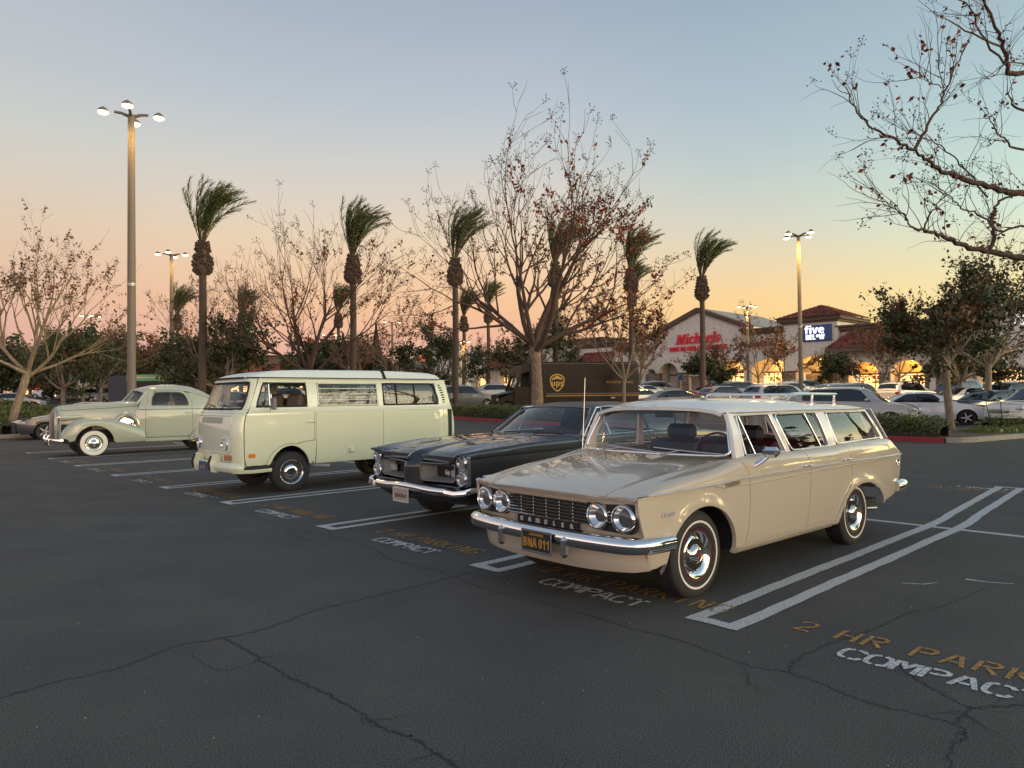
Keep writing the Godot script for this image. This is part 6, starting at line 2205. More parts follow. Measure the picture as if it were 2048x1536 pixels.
func islands() -> void:
	M.hedge_core = mt(0.03, 0.036, 0.016, 0.9)
	M.leaf = vcol(0.55, 0.2)
	var isl := Node3D.new()
	isl.name = "planting_islands"
	isl.set_meta("kind", "structure")
	add_child(isl)
	# long strip behind the stalls: red kerb to the left of the corner, bare concrete to the right
	for k in 16:
		var path := []
		for w in 5:
			path.append(KP(k * 3.0 + w * 0.745))
		kerb(isl, "red_kerb", path, M.kerb_red)
	var right := smooth3([KP(-0.02), Vector3(13.3, 0, -21.55), Vector3(13.9, 0, -21.8), Vector3(15.3, 0, -22.7), Vector3(17.2, 0, -23.7), Vector3(20.5, 0, -24.6), Vector3(26.0, 0, -25.4)], 5)
	for k in 6:
		var seg := right.slice(k * 5, k * 5 + 6)
		seg[seg.size() - 1] = (seg[seg.size() - 1] as Vector3).lerp(seg[seg.size() - 2], 0.02)
		kerb(isl, "concrete_kerb", seg, M.kerb)
	var poly := PackedVector2Array()
	for s in [48.0, 30.0, 15.0, 0.0]:
		var p := KP(s)
		poly.push_back(Vector2(p.x, p.z))
	for e in right:
		poly.push_back(Vector2(e.x, e.z))
	poly.append_array(pts([26.5, -29.5, 22.0, -29.2, 18.0, -28.4, 16.2, -27.6]))
	for s in [2.0, 15.0, 30.0, 48.0]:
		var p := KP(s, 3.4)
		poly.push_back(Vector2(p.x, p.z))
	bed(isl, poly, M.soil, 0.115)
	var back := []
	for s in [48.0, 30.0, 15.0, 2.0]:
		back.append(KP(s, 3.4))
	kerb(isl, "concrete_kerb", back, M.kerb)
	hedge("low clipped hedge behind the red kerb, beyond the roof of the black coupe", KP(37.0, 0.95), KP(12.5, 0.95), 1.15, 0.62, 5)
	hedge("rounded bush at the end of the red kerb, right of the wagon's tailgate", KP(6.4, 1.0), KP(0.35, 1.0), 1.5, 0.66, 6)
	hedge("small dark bush by the nose of the white sedan", Vector3(17.9, 0, -27.3), Vector3(19.4, 0, -27.7), 0.8, 0.42, 7)
	# tufts of grass on the corner
	var r := RandomNumberGenerator.new()
	r.seed = 44
	var g := MB.new()
	g.use_col = true
	for k in 5200:
		var u := r.randf()
		var v := (r.randf() + r.randf() + r.randf()) / 3.0
		var p := Vector3(lerpf(15.9, 20.2, u), 0.12, lerpf(-25.0, -25.9, u) + (v - 0.5) * 2.6)
		var hh := r.randf_range(0.06, 0.22) * (0.6 + 0.6 * sin(u * 9.0) * sin(u * 9.0))
		g.col = Color(0.10, 0.16, 0.03).lerp(Color(0.22, 0.26, 0.06), r.randf())
		var lean := Vector3(r.randf_range(-0.4, 0.4), 1, r.randf_range(-0.4, 0.4)).normalized()
		var sd := Vector3(r.randf_range(-1, 1), 0, r.randf_range(-1, 1)).normalized() * 0.012
		g.tri(p - sd, p + sd, p + lean * hh)
	put("grass_patch", g, M.leaf, isl, "stuff")
	# left island
	var lp := smooth3([-34.0, 0, -28.6, -27.0, 0, -28.75, -21.7, 0, -28.8, -20.5, 0, -29.2, -20.2, 0, -30.2, -20.6, 0, -33.0, -23.0, 0, -38.0], 5)
	for k in 6:
		var seg := lp.slice(k * 5, k * 5 + 6)
		seg[seg.size() - 1] = (seg[seg.size() - 1] as Vector3).lerp(seg[seg.size() - 2], 0.02)
		kerb(isl, "concrete_kerb", seg, M.kerb)
	var lpoly := PackedVector2Array()
	for e in lp:
		lpoly.push_back(Vector2(e.x, e.z))
	lpoly.append_array(pts([-24.5, -42.0, -36.0, -42.0]))
	bed(isl, lpoly, M.soil, 0.115)
	hedge("hedge along the left kerb, in front of the leaning tree", Vector3(-33.0, 0, -29.9), Vector3(-20.9, 0, -29.9), 1.2, 0.72, 8)
	hedge("second hedge row on the left island, behind the leaning tree", Vector3(-33.5, 0, -33.4), Vector3(-21.4, 0, -33.2), 1.2, 0.85, 9)
	hedge("third hedge row on the left island, level with the old car's bonnet", Vector3(-37.5, 0, -43.5), Vector3(-24.0, 0, -43.5), 1.4, 0.8, 10, "clipped hedges in the planting strips", 160.0, 0.1)
	hedge("short far hedge by the parked cars at the left edge", Vector3(-46.5, 0, -54.0), Vector3(-36.0, 0, -54.0), 1.5, 0.9, 11, "clipped hedges in the planting strips", 120.0, 0.12)
	hedge("far hedge beyond the leaning tree, nearest the silver car", Vector3(-44.0, 0, -49.0), Vector3(-38.0, 0, -49.0), 1.5, 0.6, 12, "clipped hedges in the planting strips", 120.0, 0.12)
	# stall lines of the far lot and one wheel stop
	var fl := Node3D.new()
	fl.name = "far_lot_markings"
	fl.set_meta("kind", "structure")
	add_child(fl)
	for k in 14:
		var l := MB.new()
		var p0 := Vector3(20.5, 0, -29.8) + Vector3(0.726, 0, -0.688) * k * 2.7 - AX * 1.5
		ribbon(l, PackedVector2Array([Vector2(p0.x, p0.z), Vector2(p0.x, p0.z) + Vector2(AX.x, AX.z) * 5.0]), 0.1, 0.1, 0.008)
		put("stall_line", l, M.line, fl)
	var ws := thing("wheel_stop", "grey concrete wheel stop in front of the white sedan's tyre", "wheel stop", Vector3(19.6, 0.0, -28.6), -0.3)
	var wb := MB.new()
	wb.sweep([Vector3(-0.9, 0, 0), Vector3(-0.85, 0, 0), Vector3(0.85, 0, 0), Vector3(0.9, 0, 0)], [Vector2(-0.08, 0), Vector2(0.08, 0), Vector2(0.055, 0.12), Vector2(-0.055, 0.12)], Vector3.UP, true, [0.8, 1.0, 1.0, 0.8])
	put("block", wb, M.kerb, ws)

# ---------- the shopping strip ----------
func F_at(a: float, y := 0.0, out := 0.0) -> Vector3:
	return Vector3(28.6, y, -110.0) + AX * a + Vector3(-0.726, 0, 0.688) * out

func front(called: String, label: String, a: float, cat := "building") -> Node3D:
	var p := F_at(a)
	return thing(called, label, cat, Vector3(p.x, gh(p.x, p.z) - 0.15, p.z), deg_to_rad(-46.5))

# wall with notches: openings [left, right, spring, arched]
func wall_poly(x0: float, x1: float, top: PackedVector2Array, ops: Array) -> PackedVector2Array:
	var p := PackedVector2Array([Vector2(x0, 0)])
	for o in ops:
		p.push_back(Vector2(o[0], 0))
		if o[3]:
			var c: float = (o[0] + o[1]) / 2.0
			var rr: float = (o[1] - o[0]) / 2.0
			p.append_array(arc(c, o[2], rr, 180, 0, 14, minf(rr, o[4] if o.size() > 4 else rr)))
		else:
			p.push_back(Vector2(o[0], o[2])); p.push_back(Vector2(o[1], o[2]))
		p.push_back(Vector2(o[1], 0))
	p.push_back(Vector2(x1, 0))
	p.append_array(top)
	return p

func slab(parent: Node3D, called: String, x0: float, x1: float, y0: float, y1: float, z0: float, z1: float, mat: Material, r := 0.0) -> MeshInstance3D:
	var m := MB.new()
	m.box(Vector3((x0 + x1) / 2, (y0 + y1) / 2, (z0 + z1) / 2), Vector3(x1 - x0, y1 - y0, z1 - z0), r)
	return put(called, m, mat, parent)

func cornice(parent: Node3D, x0: float, x1: float, y: float, z: float, depth := 8.0) -> void:
	var c := MB.new()
	c.box(Vector3((x0 + x1) / 2, y - 0.12, z - depth / 2 + 0.5), Vector3(x1 - x0 + 1.0, 0.24, depth + 1.0), 0.03)
	c.box(Vector3((x0 + x1) / 2, y - 0.42, z - depth / 2 + 0.3), Vector3(x1 - x0 + 0.6, 0.36, depth + 0.6), 0.03)
	c.box(Vector3((x0 + x1) / 2, y - 0.72, z - depth / 2 + 0.12), Vector3(x1 - x0 + 0.25, 0.24, depth + 0.24), 0.03)
	put("cornice", c, M.trim_brown, parent)

func shopfront(parent: Node3D, x0: float, x1: float, h: float, z: float, lit: float) -> void:
	var j := joint("shop_window", parent)
	var g := MB.new()
	g.box(Vector3((x0 + x1) / 2, h / 2, z - 0.1), Vector3(x1 - x0, h, 0.05))
	put("lit_window", g, M.shop_glow if lit > 0.5 else M.shop_dim, j)
	var f := MB.new()
	var n := maxi(2, int((x1 - x0) / 1.4))
	for k in n + 1:
		f.box(Vector3(lerpf(x0, x1, float(k) / n), h / 2, z), Vector3(0.09, h, 0.1))
	f.box(Vector3((x0 + x1) / 2, 2.3, z), Vector3(x1 - x0, 0.08, 0.1))
	f.box(Vector3((x0 + x1) / 2, h, z), Vector3(x1 - x0, 0.2, 0.12))
	f.box(Vector3((x0 + x1) / 2, 0.15, z), Vector3(x1 - x0, 0.3, 0.12))
	put("window_frame", f, M.frame_dark, j)
	# goods and posters behind the glass
	if lit > 0.5:
		var r := RandomNumberGenerator.new()
		r.seed = int(x0 * 31 + h * 7)
		var gd := MB.new()
		gd.use_col = true
		for k in int((x1 - x0) * 7):
			gd.col = [Color(0.5, 0.06, 0.04), Color(0.6, 0.35, 0.05), Color(0.08, 0.2, 0.35), Color(0.5, 0.5, 0.42), Color(0.1, 0.3, 0.08), Color(0.12, 0.07, 0.04)][r.randi() % 6]
			gd.box(Vector3(r.randf_range(x0, x1), r.randf_range(0.4, h - 0.3), z - 0.04), Vector3(r.randf_range(0.1, 0.5), r.randf_range(0.1, 0.45), 0.04))
		put("window_display", gd, M.goods, j, "stuff")

func pier(parent: Node3D, x0: float, x1: float, h: float, z: float) -> void:
	var j := joint("stone_pier", parent)
	slab(j, "shaft", x0, x1, 0, h, z - 1.0, z + 0.18, M.stone)
	slab(j, "cap", x0 - 0.08, x1 + 0.08, h, h + 0.16, z - 1.05, z + 0.26, M.trim_brown)
	# rough courses of ledge stone standing proud
	var r := RandomNumberGenerator.new()
	r.seed = int(absf(x0) * 17.0) + 3
	var st := MB.new()
	st.use_col = true
	var y := 0.05
	while y < h - 0.15:
		var hh := r.randf_range(0.14, 0.3)
		var x := x0
		while x < x1 - 0.1:
			var w := minf(r.randf_range(0.25, 0.7), x1 - x)
			var k := r.randf_range(0.55, 1.25)
			st.col = Color(0.27, 0.20, 0.13) * k if r.randf() < 0.75 else Color(0.30, 0.27, 0.22) * k
			st.box(Vector3(x + w / 2, y + hh / 2, z + 0.18), Vector3(w - 0.03, hh - 0.03, 0.05 + r.randf() * 0.08))
			x += w
		y += hh
	put("ledge_stones", st, M.stone_col, j, "stuff")

func tiles(parent: Node3D, called: String, a: Vector3, b: Vector3, c: Vector3, d: Vector3, sd: int) -> void: # a,b eave left/right; c,d top right/left
	var r := RandomNumberGenerator.new()
	r.seed = sd
	var m := MB.new()
	m.use_col = true
	var nn := (b - a).cross(d - a).normalized()
	var w := a.distance_to(b)
	var rows := maxi(3, int(((a + b) / 2).distance_to((c + d) / 2) / 0.42))
	var base := MB.new()
	base.quad(a, b, c, d)
	base.quad(a - nn * 0.25, d - nn * 0.25, c - nn * 0.25, b - nn * 0.25)
	put(called + "_deck", base, M.trim_brown, parent)
	for k in rows:
		var l0 := a.lerp(d, float(k) / rows)
		var r0 := b.lerp(c, float(k) / rows)
		var l1 := a.lerp(d, (k + 1.12) / rows)
		var r1 := b.lerp(c, (k + 1.12) / rows)
		var n := maxi(1, int(l0.distance_to(r0) / 0.36))
		for e in n:
			var p0 := l0.lerp(r0, float(e) / n)
			var p1 := l0.lerp(r0, (e + 0.86) / n)
			var p2 := l1.lerp(r1, (e + 0.86) / n)
			var p3 := l1.lerp(r1, float(e) / n)
			m.col = Color(0.19, 0.055, 0.038).lerp([Color(0.30, 0.12, 0.08), Color(0.10, 0.035, 0.03), Color(0.26, 0.09, 0.055)][r.randi() % 3], r.randf()) 
			var up := nn * 0.10
			var mid0 := (p0 + p1) / 2 + up + nn * 0.05
			var mid1 := (p3 + p2) / 2 + nn * 0.05
			m.quad(p0 + nn * 0.05, mid0, mid1, p3)
			m.quad(mid0, p1 + nn * 0.05, p2, mid1)
			m.tri(p0 + nn * 0.03, p1 + nn * 0.03, mid0)
	put(called, m, M.stone_col, parent, "stuff")

func arcade_lamp(parent: Node3D, x: float, y: float, z: float, e: float) -> void:
	var m := MB.new()
	m.lathe([Vector2(0.0, -0.12), Vector2(0.14, -0.1), Vector2(0.18, 0.0), Vector2(0.0, 0.02)], 12, Transform3D(Basis(), Vector3(x, y, z)), 0.3)
	put("ceiling_lamp", m, M.lamp_glow_soft, parent)
	var l := OmniLight3D.new()
	l.name = "ceiling_light"
	l.light_color = Color(1.0, 0.72, 0.36)
	l.light_energy = e
	l.light_size = 0.15
	l.omni_range = 14.0
	l.omni_attenuation = 2.0
	l.shadow_enabled = true
	l.position = Vector3(x, y - 0.25, z)
	parent.add_child(l, true)

func buildings() -> void:
	M.stucco = mt(0.5, 0.48, 0.41, 0.9)
	M.stucco.albedo_color = Color.WHITE
	M.stucco.albedo_texture = noise_tex(0.02, 5, Color(0.80, 0.78, 0.72), Color(0.88, 0.86, 0.81), 512, 31)
	M.stucco.uv1_triplanar = true
	M.stucco.uv1_scale = Vector3.ONE * 0.12
	M.stucco_tan = mt(0.42, 0.33, 0.22, 0.9)
	M.trim_brown = mt(0.13, 0.095, 0.07, 0.85)
	M.stone = mt(0.17, 0.12, 0.08, 0.9)
	M.stone_col = vcol(0.85, 0.0)
	M.frame_dark = mt(0.03, 0.028, 0.025, 0.5)
	M.shop_glow = glow(1.0, 0.60, 0.24, 1.7)
	M.shop_dim = glow(0.9, 0.5, 0.22, 0.35)
	M.goods = vcol(0.6, 0.0)
	M.lamp_glow_soft = glow(1.0, 0.75, 0.4, 4.0)
	M.sign_red = mt(0.38, 0.012, 0.03, 0.4)
	M.sign_red.emission_enabled = true
	M.sign_red.emission = Color(0.75, 0.03, 0.1)
	M.sign_red.emission_energy_multiplier = 0.28
	M.sign_blue = mt(0.02, 0.06, 0.20, 0.4)
	M.sign_white = glow(0.95, 0.97, 1.0, 1.3)
	M.sign_glow_red = glow(0.9, 0.05, 0.03, 1.6)
	M.sign_glow_yellow = glow(1.0, 0.6, 0.12, 2.5)
	M.roof_flat = mt(0.3, 0.29, 0.27, 0.9)
	# gabled craft store; local x runs along the front, z out towards the lot
	var b := front("craft_store", "cream store with a big gable and a red script sign", 0.0)
	var w := MB.new()
	w.prism(wall_poly(-7.7, 7.4, pts([7.4, 9.55, 0.0, 12.45, -7.7, 9.5]), [[-8.4 + 0.9, -3.9, 2.95, true, 1.75], [-1.9, 1.2, 2.5, false], [3.4, 7.3, 2.8, true, 1.9]]), -0.7, 0.0)
	put("gable_wall", w, M.stucco, b)
	for s in [-1.0, 1.0]:
		var g := MB.new()
		var p0 := Vector3(8.4 * s, 9.25, 0)
		var p1 := Vector3(0, 12.55, 0)
		g.sweep([p0, p1], [Vector2(-0.9, -0.3), Vector2(0.45, -0.3), Vector2(0.65, 0.1), Vector2(0.65, 0.35), Vector2(-0.9, 0.35)] if s < 0 else [Vector2(0.9, -0.3), Vector2(0.9, 0.35), Vector2(-0.65, 0.35), Vector2(-0.65, 0.1), Vector2(-0.45, -0.3)], Vector3.UP)
		put("gable_cornice", g, M.trim_brown, b)
		var rf := MB.new()
		rf.quad(Vector3(0, 12.85, -20), Vector3(8.4 * s, 9.5, -20), Vector3(8.4 * s, 9.5, -0.8), Vector3(0, 12.85, -0.8))
		rf.quad(Vector3(0, 12.8, -0.8), Vector3(8.4 * s, 9.45, -0.8), Vector3(8.4 * s, 9.45, -20), Vector3(0, 12.8, -20))
		put("roof_plane", rf, M.roof_flat, b)
	slab(b, "rear_wall", -7.6, 7.3, 0, 9.4, -4.6, -4.2, M.stucco)
	shopfront(b, -1.8, 1.1, 2.5, -3.2, 0.0)
	slab(b, "recess_wall", -7.5, -1.9, 0, 5.2, -3.5, -3.2, M.stucco)
	slab(b, "recess_wall", 1.2, 7.3, 2.9, 5.2, -3.5, -3.2, M.stucco)
	shopfront(b, 2.6, 7.2, 2.9, -3.2, 1.0)
	slab(b, "arcade_ceiling", -7.6, 7.3, 5.0, 5.2, -3.4, -0.7, M.stucco)
	slab(b, "lintel_band", -7.4, -3.95, 2.75, 2.95, -3.2, -2.9, M.trim_brown)
	arcade_lamp(b, 5.3, 4.7, -2.0, 4.0)
	pier(b, -9.4, -7.45, 2.95, 0.02)
	pier(b, -3.85, -1.95, 2.95, 0.02)
	pier(b, 1.25, 3.3, 2.95, 0.02)
	var sg := MB.new()
	sg.text("Michaels", 1.5, 0.25, Transform3D(Basis(), Vector3(-0.1, 8.2, 0.2)), "Droid Serif", 700, 0.28, 0.82)
	put("sign_script", sg, M.sign_red, b)
	var s2 := MB.new()
	s2.text("FRAMES  SILK  FLORAL  CRAFTS  ART  SUPPLIES", 0.66, 0.18, Transform3D(Basis(), Vector3(-0.2, 6.75, 0.2)), "Droid Sans", 700, 0.0, 0.50)
	put("sign_line", s2, M.sign_red, b)
	# wing left of the gable
	var b2 := front("left_wing", "low cream wing with brown cornices left of the gabled store", -19.0)
	for q in [[-9.0, 0.5, 9.2, 0.0], [-3.4, 3.6, 8.2, 0.9], [3.8, 9.0, 7.2, 0.3], [8.2, 11.2, 9.1, -0.5]]:
		var ww := MB.new()
		ww.prism(wall_poly(q[0], q[1], PackedVector2Array([Vector2(q[1], q[2]), Vector2(q[0], q[2])]), [[lerpf(q[0], q[1], 0.2), lerpf(q[0], q[1], 0.8), 2.6, true, 1.3]]), q[3] - 6.0, q[3])
		put("wall", ww, M.stucco, b2)
		cornice(b2, q[0], q[1], q[2] + 0.1, q[3], 6.0)
	tiles(b2, "tile_awning", Vector3(-3.6, 4.9, 2.6), Vector3(3.8, 4.9, 2.6), Vector3(3.4, 6.7, 0.92), Vector3(-3.2, 6.7, 0.92), 3)
	slab(b2, "recess_wall", -9, 11, 0, 4.4, -5.6, -5.3, M.stucco_tan)
	# wing right of the gable, under the tree
	var b3 := front("middle_wing", "cream wing with stepped brown cornices between the gable and the blue sign tower", 10.8)
	var w3 := MB.new()
	w3.prism(wall_poly(-3.4, 3.3, PackedVector2Array([Vector2(3.3, 8.9), Vector2(-3.4, 8.9)]), [[-2.6, 2.9, 3.3, true, 1.5]]), -4.6, -0.6)
	put("wall", w3, M.stucco, b3)
	cornice(b3, -3.6, 3.3, 9.25, -0.6, 4.0)
	slab(b3, "lower_cornice", -3.6, 3.4, 6.75, 7.3, -0.6, 0.1, M.trim_brown, 0.03)
	shopfront(b3, -2.4, 2.8, 3.0, -3.6, 1.0)
	slab(b3, "recess_wall", -3.3, 3.3, 3.0, 4.9, -3.9, -3.6, M.stucco)
	arcade_lamp(b3, 0.4, 4.3, -2.2, 7.2)
	# square tower with the blue sign and a tiled hip roof
	var b4 := front("sign_tower", "square cream tower with a red tiled hip roof and a lit blue sign", 17.8)
	var w4 := MB.new()
	w4.prism(wall_poly(-3.6, 3.6, PackedVector2Array([Vector2(3.6, 9.6), Vector2(-3.6, 9.6)]), [[-2.0, 2.3, 3.0, true, 1.95]]), -0.6, 1.6)
	put("front_wall", w4, M.stucco, b4)
	slab(b4, "side_wall", 2.9, 3.598, 0, 9.598, -7.0, -0.6, M.stucco)
	slab(b4, "side_wall", -3.598, -2.9, 5.0, 9.598, -7.0, -0.6, M.stucco)
	slab(b4, "rear_wall", -3.59, 3.59, 5.2, 9.59, -7.4, -7.0, M.stucco)
	var ev := MB.new()
	ev.box(Vector3(0, 9.85, -2.8), Vector3(8.6, 0.5, 10.2), 0.06)
	ev.box(Vector3(0, 9.5, -2.8), Vector3(7.9, 0.3, 9.5), 0.04)
	put("eaves", ev, M.trim_brown, b4)
	var E := [Vector3(-4.5, 10.1, 2.5), Vector3(4.5, 10.1, 2.5), Vector3(4.5, 10.1, -8.1), Vector3(-4.5, 10.1, -8.1)]
	var A0 := Vector3(0, 12.0, -2.0)
	var A1 := Vector3(0, 12.0, -3.6)
	tiles(b4, "roof_tiles", E[0], E[1], A0, A0 + Vector3(-0.02, 0, 0), 11)
	tiles(b4, "roof_tiles", E[1], E[2], A1, A0, 12)
	tiles(b4, "roof_tiles", E[3], E[0], A0, A1, 13)
	shopfront(b4, -2.0, 2.2, 2.9, -3.2, 0.0)
	slab(b4, "recess_wall", -3.5, 2.9, 2.9, 5.2, -3.5, -3.2, M.stucco)
	slab(b4, "lit_panel_wall", -2.0, 2.2, 0, 2.7, -1.6, -1.4, M.stucco_tan)
	arcade_lamp(b4, 0.1, 4.6, -0.9, 8.6)
	pier(b4, -3.9, -2.05, 2.9, 1.62)
	pier(b4, 2.35, 3.9, 2.9, 1.62)
	slab(b4, "sign_board", -0.95, 2.95, 6.85, 9.0, 1.62, 1.9, M.sign_blue, 0.04)
	var fv := MB.new()
	fv.text("five", 1.0, 0.12, Transform3D(Basis(), Vector3(0.75, 8.36, 1.97)), "Droid Sans", 700, 0.0, 1.05)
	put("sign_lettering", fv, M.sign_white, b4)
	var fb := MB.new()
	fb.text("BEL", 0.66, 0.12, Transform3D(Basis(), Vector3(0.22, 7.4, 1.97)), "Droid Sans", 700, 0.0, 0.85)
	fb.text("O", 0.36, 0.12, Transform3D(Basis(), Vector3(1.14, 7.52, 1.97)), "Droid Sans", 700, 0.0, 0.9)
	fb.text("W", 0.66, 0.12, Transform3D(Basis(), Vector3(1.72, 7.4, 1.97)), "Droid Sans", 700, 0.0, 0.85)
	put("sign_lettering", fb, M.sign_white, b4)
	# wing with a tile awning to the right of the tower
	var b5 := front("awning_wing", "cream wing with a red tile awning and lit arches right of the tower", 26.6)
	var w5 := MB.new()
	w5.prism(wall_poly(-5.1, 5.2, PackedVector2Array([Vector2(5.2, 8.5), Vector2(-5.1, 8.5)]), [[-4.3, -0.6, 2.5, true, 1.6], [0.8, 4.6, 2.5, true, 1.6]]), -0.7, 0.6)
	put("wall", w5, M.stucco, b5)
	cornice(b5, -5.1, 5.2, 8.9, 0.6, 5.0)
	tiles(b5, "tile_awning", Vector3(-6.2, 5.9, 3.2), Vector3(5.6, 5.9, 3.2), Vector3(5.6, 8.0, 0.62), Vector3(-4.2, 8.0, 0.62), 21)
	slab(b5, "awning_fascia", -6.2, 5.6, 5.35, 5.87, 2.7, 3.25, M.trim_brown, 0.03)
	shopfront(b5, -4.4, -0.4, 2.6, -3.2, 1.0)
	shopfront(b5, 0.6, 4.7, 2.6, -3.2, 1.0)
	slab(b5, "recess_wall", -5.0, 5.1, 2.6, 5.0, -3.5, -3.2, M.stucco_tan)
	slab(b5, "pilaster", -0.45, 0.6, 0, 2.6, -3.5, -3.2, M.stucco_tan)
	slab(b5, "arcade_ceiling", -5.0, 5.1, 4.6, 4.8, -3.4, -0.7, M.stucco)
	arcade_lamp(b5, -2.4, 4.2, -2.0, 10.0)
	arcade_lamp(b5, 2.6, 4.2, -2.0, 10.0)
	pier(b5, -5.5, -4.35, 2.5, 0.62)
	pier(b5, -0.5, 0.7, 2.5, 0.62)
	pier(b5, 4.7, 6.6, 2.6, 0.62)
	# tall white block behind the evergreen trees
	var b6 := front("white_store", "tall white store half hidden behind the evergreen trees at the right", 37.5)
	var w6 := MB.new()
	w6.prism(wall_poly(-5.6, 6.5, PackedVector2Array([Vector2(6.5, 10.0), Vector2(-5.6, 10.0)]), [[-5.0, -3.2, 2.7, false], [-0.6, 4.6, 3.0, false]]), -0.6, 1.2)
	put("wall", w6, M.stucco, b6)
	cornice(b6, -5.6, 6.5, 10.3, 1.2, 5.0)
	shopfront(b6, -5.0, -3.0, 2.6, -1.2, 1.0)
	shopfront(b6, -0.6, 4.6, 2.9, -1.2, 1.0)
	slab(b6, "brick_panel", -2.9, -0.9, 0, 2.6, 1.2, 1.3, M.stucco_tan)
	var tk := MB.new()
	tk.text("TK", 1.0, 0.15, Transform3D(Basis(), Vector3(3.6, 8.2, 1.35)), "Droid Sans", 700)
	put("sign_lettering", tk, M.sign_white, b6)
	var b7 := front("end_store", "tan end store with a lit arch at the right edge", 50.0)
	var w7 := MB.new()
	w7.prism(wall_poly(-6.5, 9.0, PackedVector2Array([Vector2(9.0, 6.6), Vector2(-6.5, 6.6)]), [[-5.5, 0.5, 2.5, true, 2.4], [2.0, 8.0, 2.5, true, 2.4]]), -0.6, 0.4)
	put("wall", w7, M.stucco_tan, b7)
	cornice(b7, -6.5, 9.0, 7.0, 0.4, 5.0)
	shopfront(b7, -5.5, 0.5, 2.6, -3.2, 0.0)
	slab(b7, "recess_wall", -6.4, 8.9, 2.6, 5.2, -3.5, -3.2, M.stucco_tan)
	arcade_lamp(b7, -2.5, 4.6, -1.6, 12.9)
	# left end of the strip: gable with a round red sign, tower and awning
	var b8 := front("left_gable_store", "far cream store with a small gable and a glowing round red sign", -68.0)
	var w8 := MB.new()
	w8.prism(wall_poly(-9.0, 9.0, pts([9.0, 6.8, 1.5, 10.4, -9.0, 6.4]), [[-2.0, 3.0, 2.8, true, 1.6]]), -8.0, 0.0)
	put("wall", w8, M.stucco, b8)
	for s in [-1.0, 1.0]:
		var g := MB.new()
		g.sweep([Vector3(1.5 + 8.8 * s, 10.5 - 3.9 * 1.05, 0), Vector3(1.5, 10.55, 0)], [Vector2(-0.6, -0.25), Vector2(0.6, -0.25), Vector2(0.6, 0.3), Vector2(-0.6, 0.3)], Vector3.UP)
		put("gable_cornice", g, M.trim_brown, b8)
	shopfront(b8, -2.0, 3.0, 2.7, -2.0, 1.0)
	var dsc := MB.new()
	dsc.lathe([Vector2(1.25, 0.05), Vector2(1.25, 0.3), Vector2(0.0, 0.32)], 24, Transform3D(Basis(Vector3.RIGHT, Vector3(0, 0, 1), Vector3(0, -1, 0)), Vector3(-2.5, 8.1, 0)))
	put("round_sign", dsc, M.sign_glow_red, b8)
	var star := PackedVector2Array()
	for k in 10:
		var a := PI / 2 + k * PI / 5.0
		var rr := 0.85 if k % 2 == 0 else 0.4
		star.push_back(Vector2(cos(a) * rr, sin(a) * rr))
	var stm := MB.new()
	stm.prism(star, 0.33, 0.4, Transform3D(Basis(), Vector3(-2.5, 8.1, 0)))
	put("star_sign", stm, M.sign_glow_yellow, b8)
	var b9 := front("corner_store", "far cream corner store with a tile awning left of the delivery truck", -46.0)
	for q in [[-7.0, -1.0, 7.6, 0.8, 2.9], [-1.0, 6.0, 7.0, 0.0, 2.9], [6.0, 15.0, 8.3, 0.6, 3.0]]:
		var ww := MB.new()
		ww.prism(wall_poly(q[0], q[1], PackedVector2Array([Vector2(q[1], q[2]), Vector2(q[0], q[2])]), [[lerpf(q[0], q[1], 0.22), lerpf(q[0], q[1], 0.78), q[4], true, 1.4]]), q[3] - 6.0, q[3])
		put("wall", ww, M.stucco, b9)
		cornice(b9, q[0], q[1], q[2] + 0.1, q[3], 6.0)
		shopfront(b9, lerpf(q[0], q[1], 0.2), lerpf(q[0], q[1], 0.8), 2.7, q[3] - 1.5, 1.0)
	tiles(b9, "tile_awning", Vector3(-1.2, 4.4, 2.6), Vector3(6.0, 4.4, 2.6), Vector3(5.6, 6.2, 0.1), Vector3(-0.6, 6.2, 0.1), 31)
	tiles(b9, "tile_awning", Vector3(6.4, 4.6, 3.0), Vector3(14.6, 4.6, 3.0), Vector3(14.2, 6.4, 0.62), Vector3(6.8, 6.4, 0.62), 32)

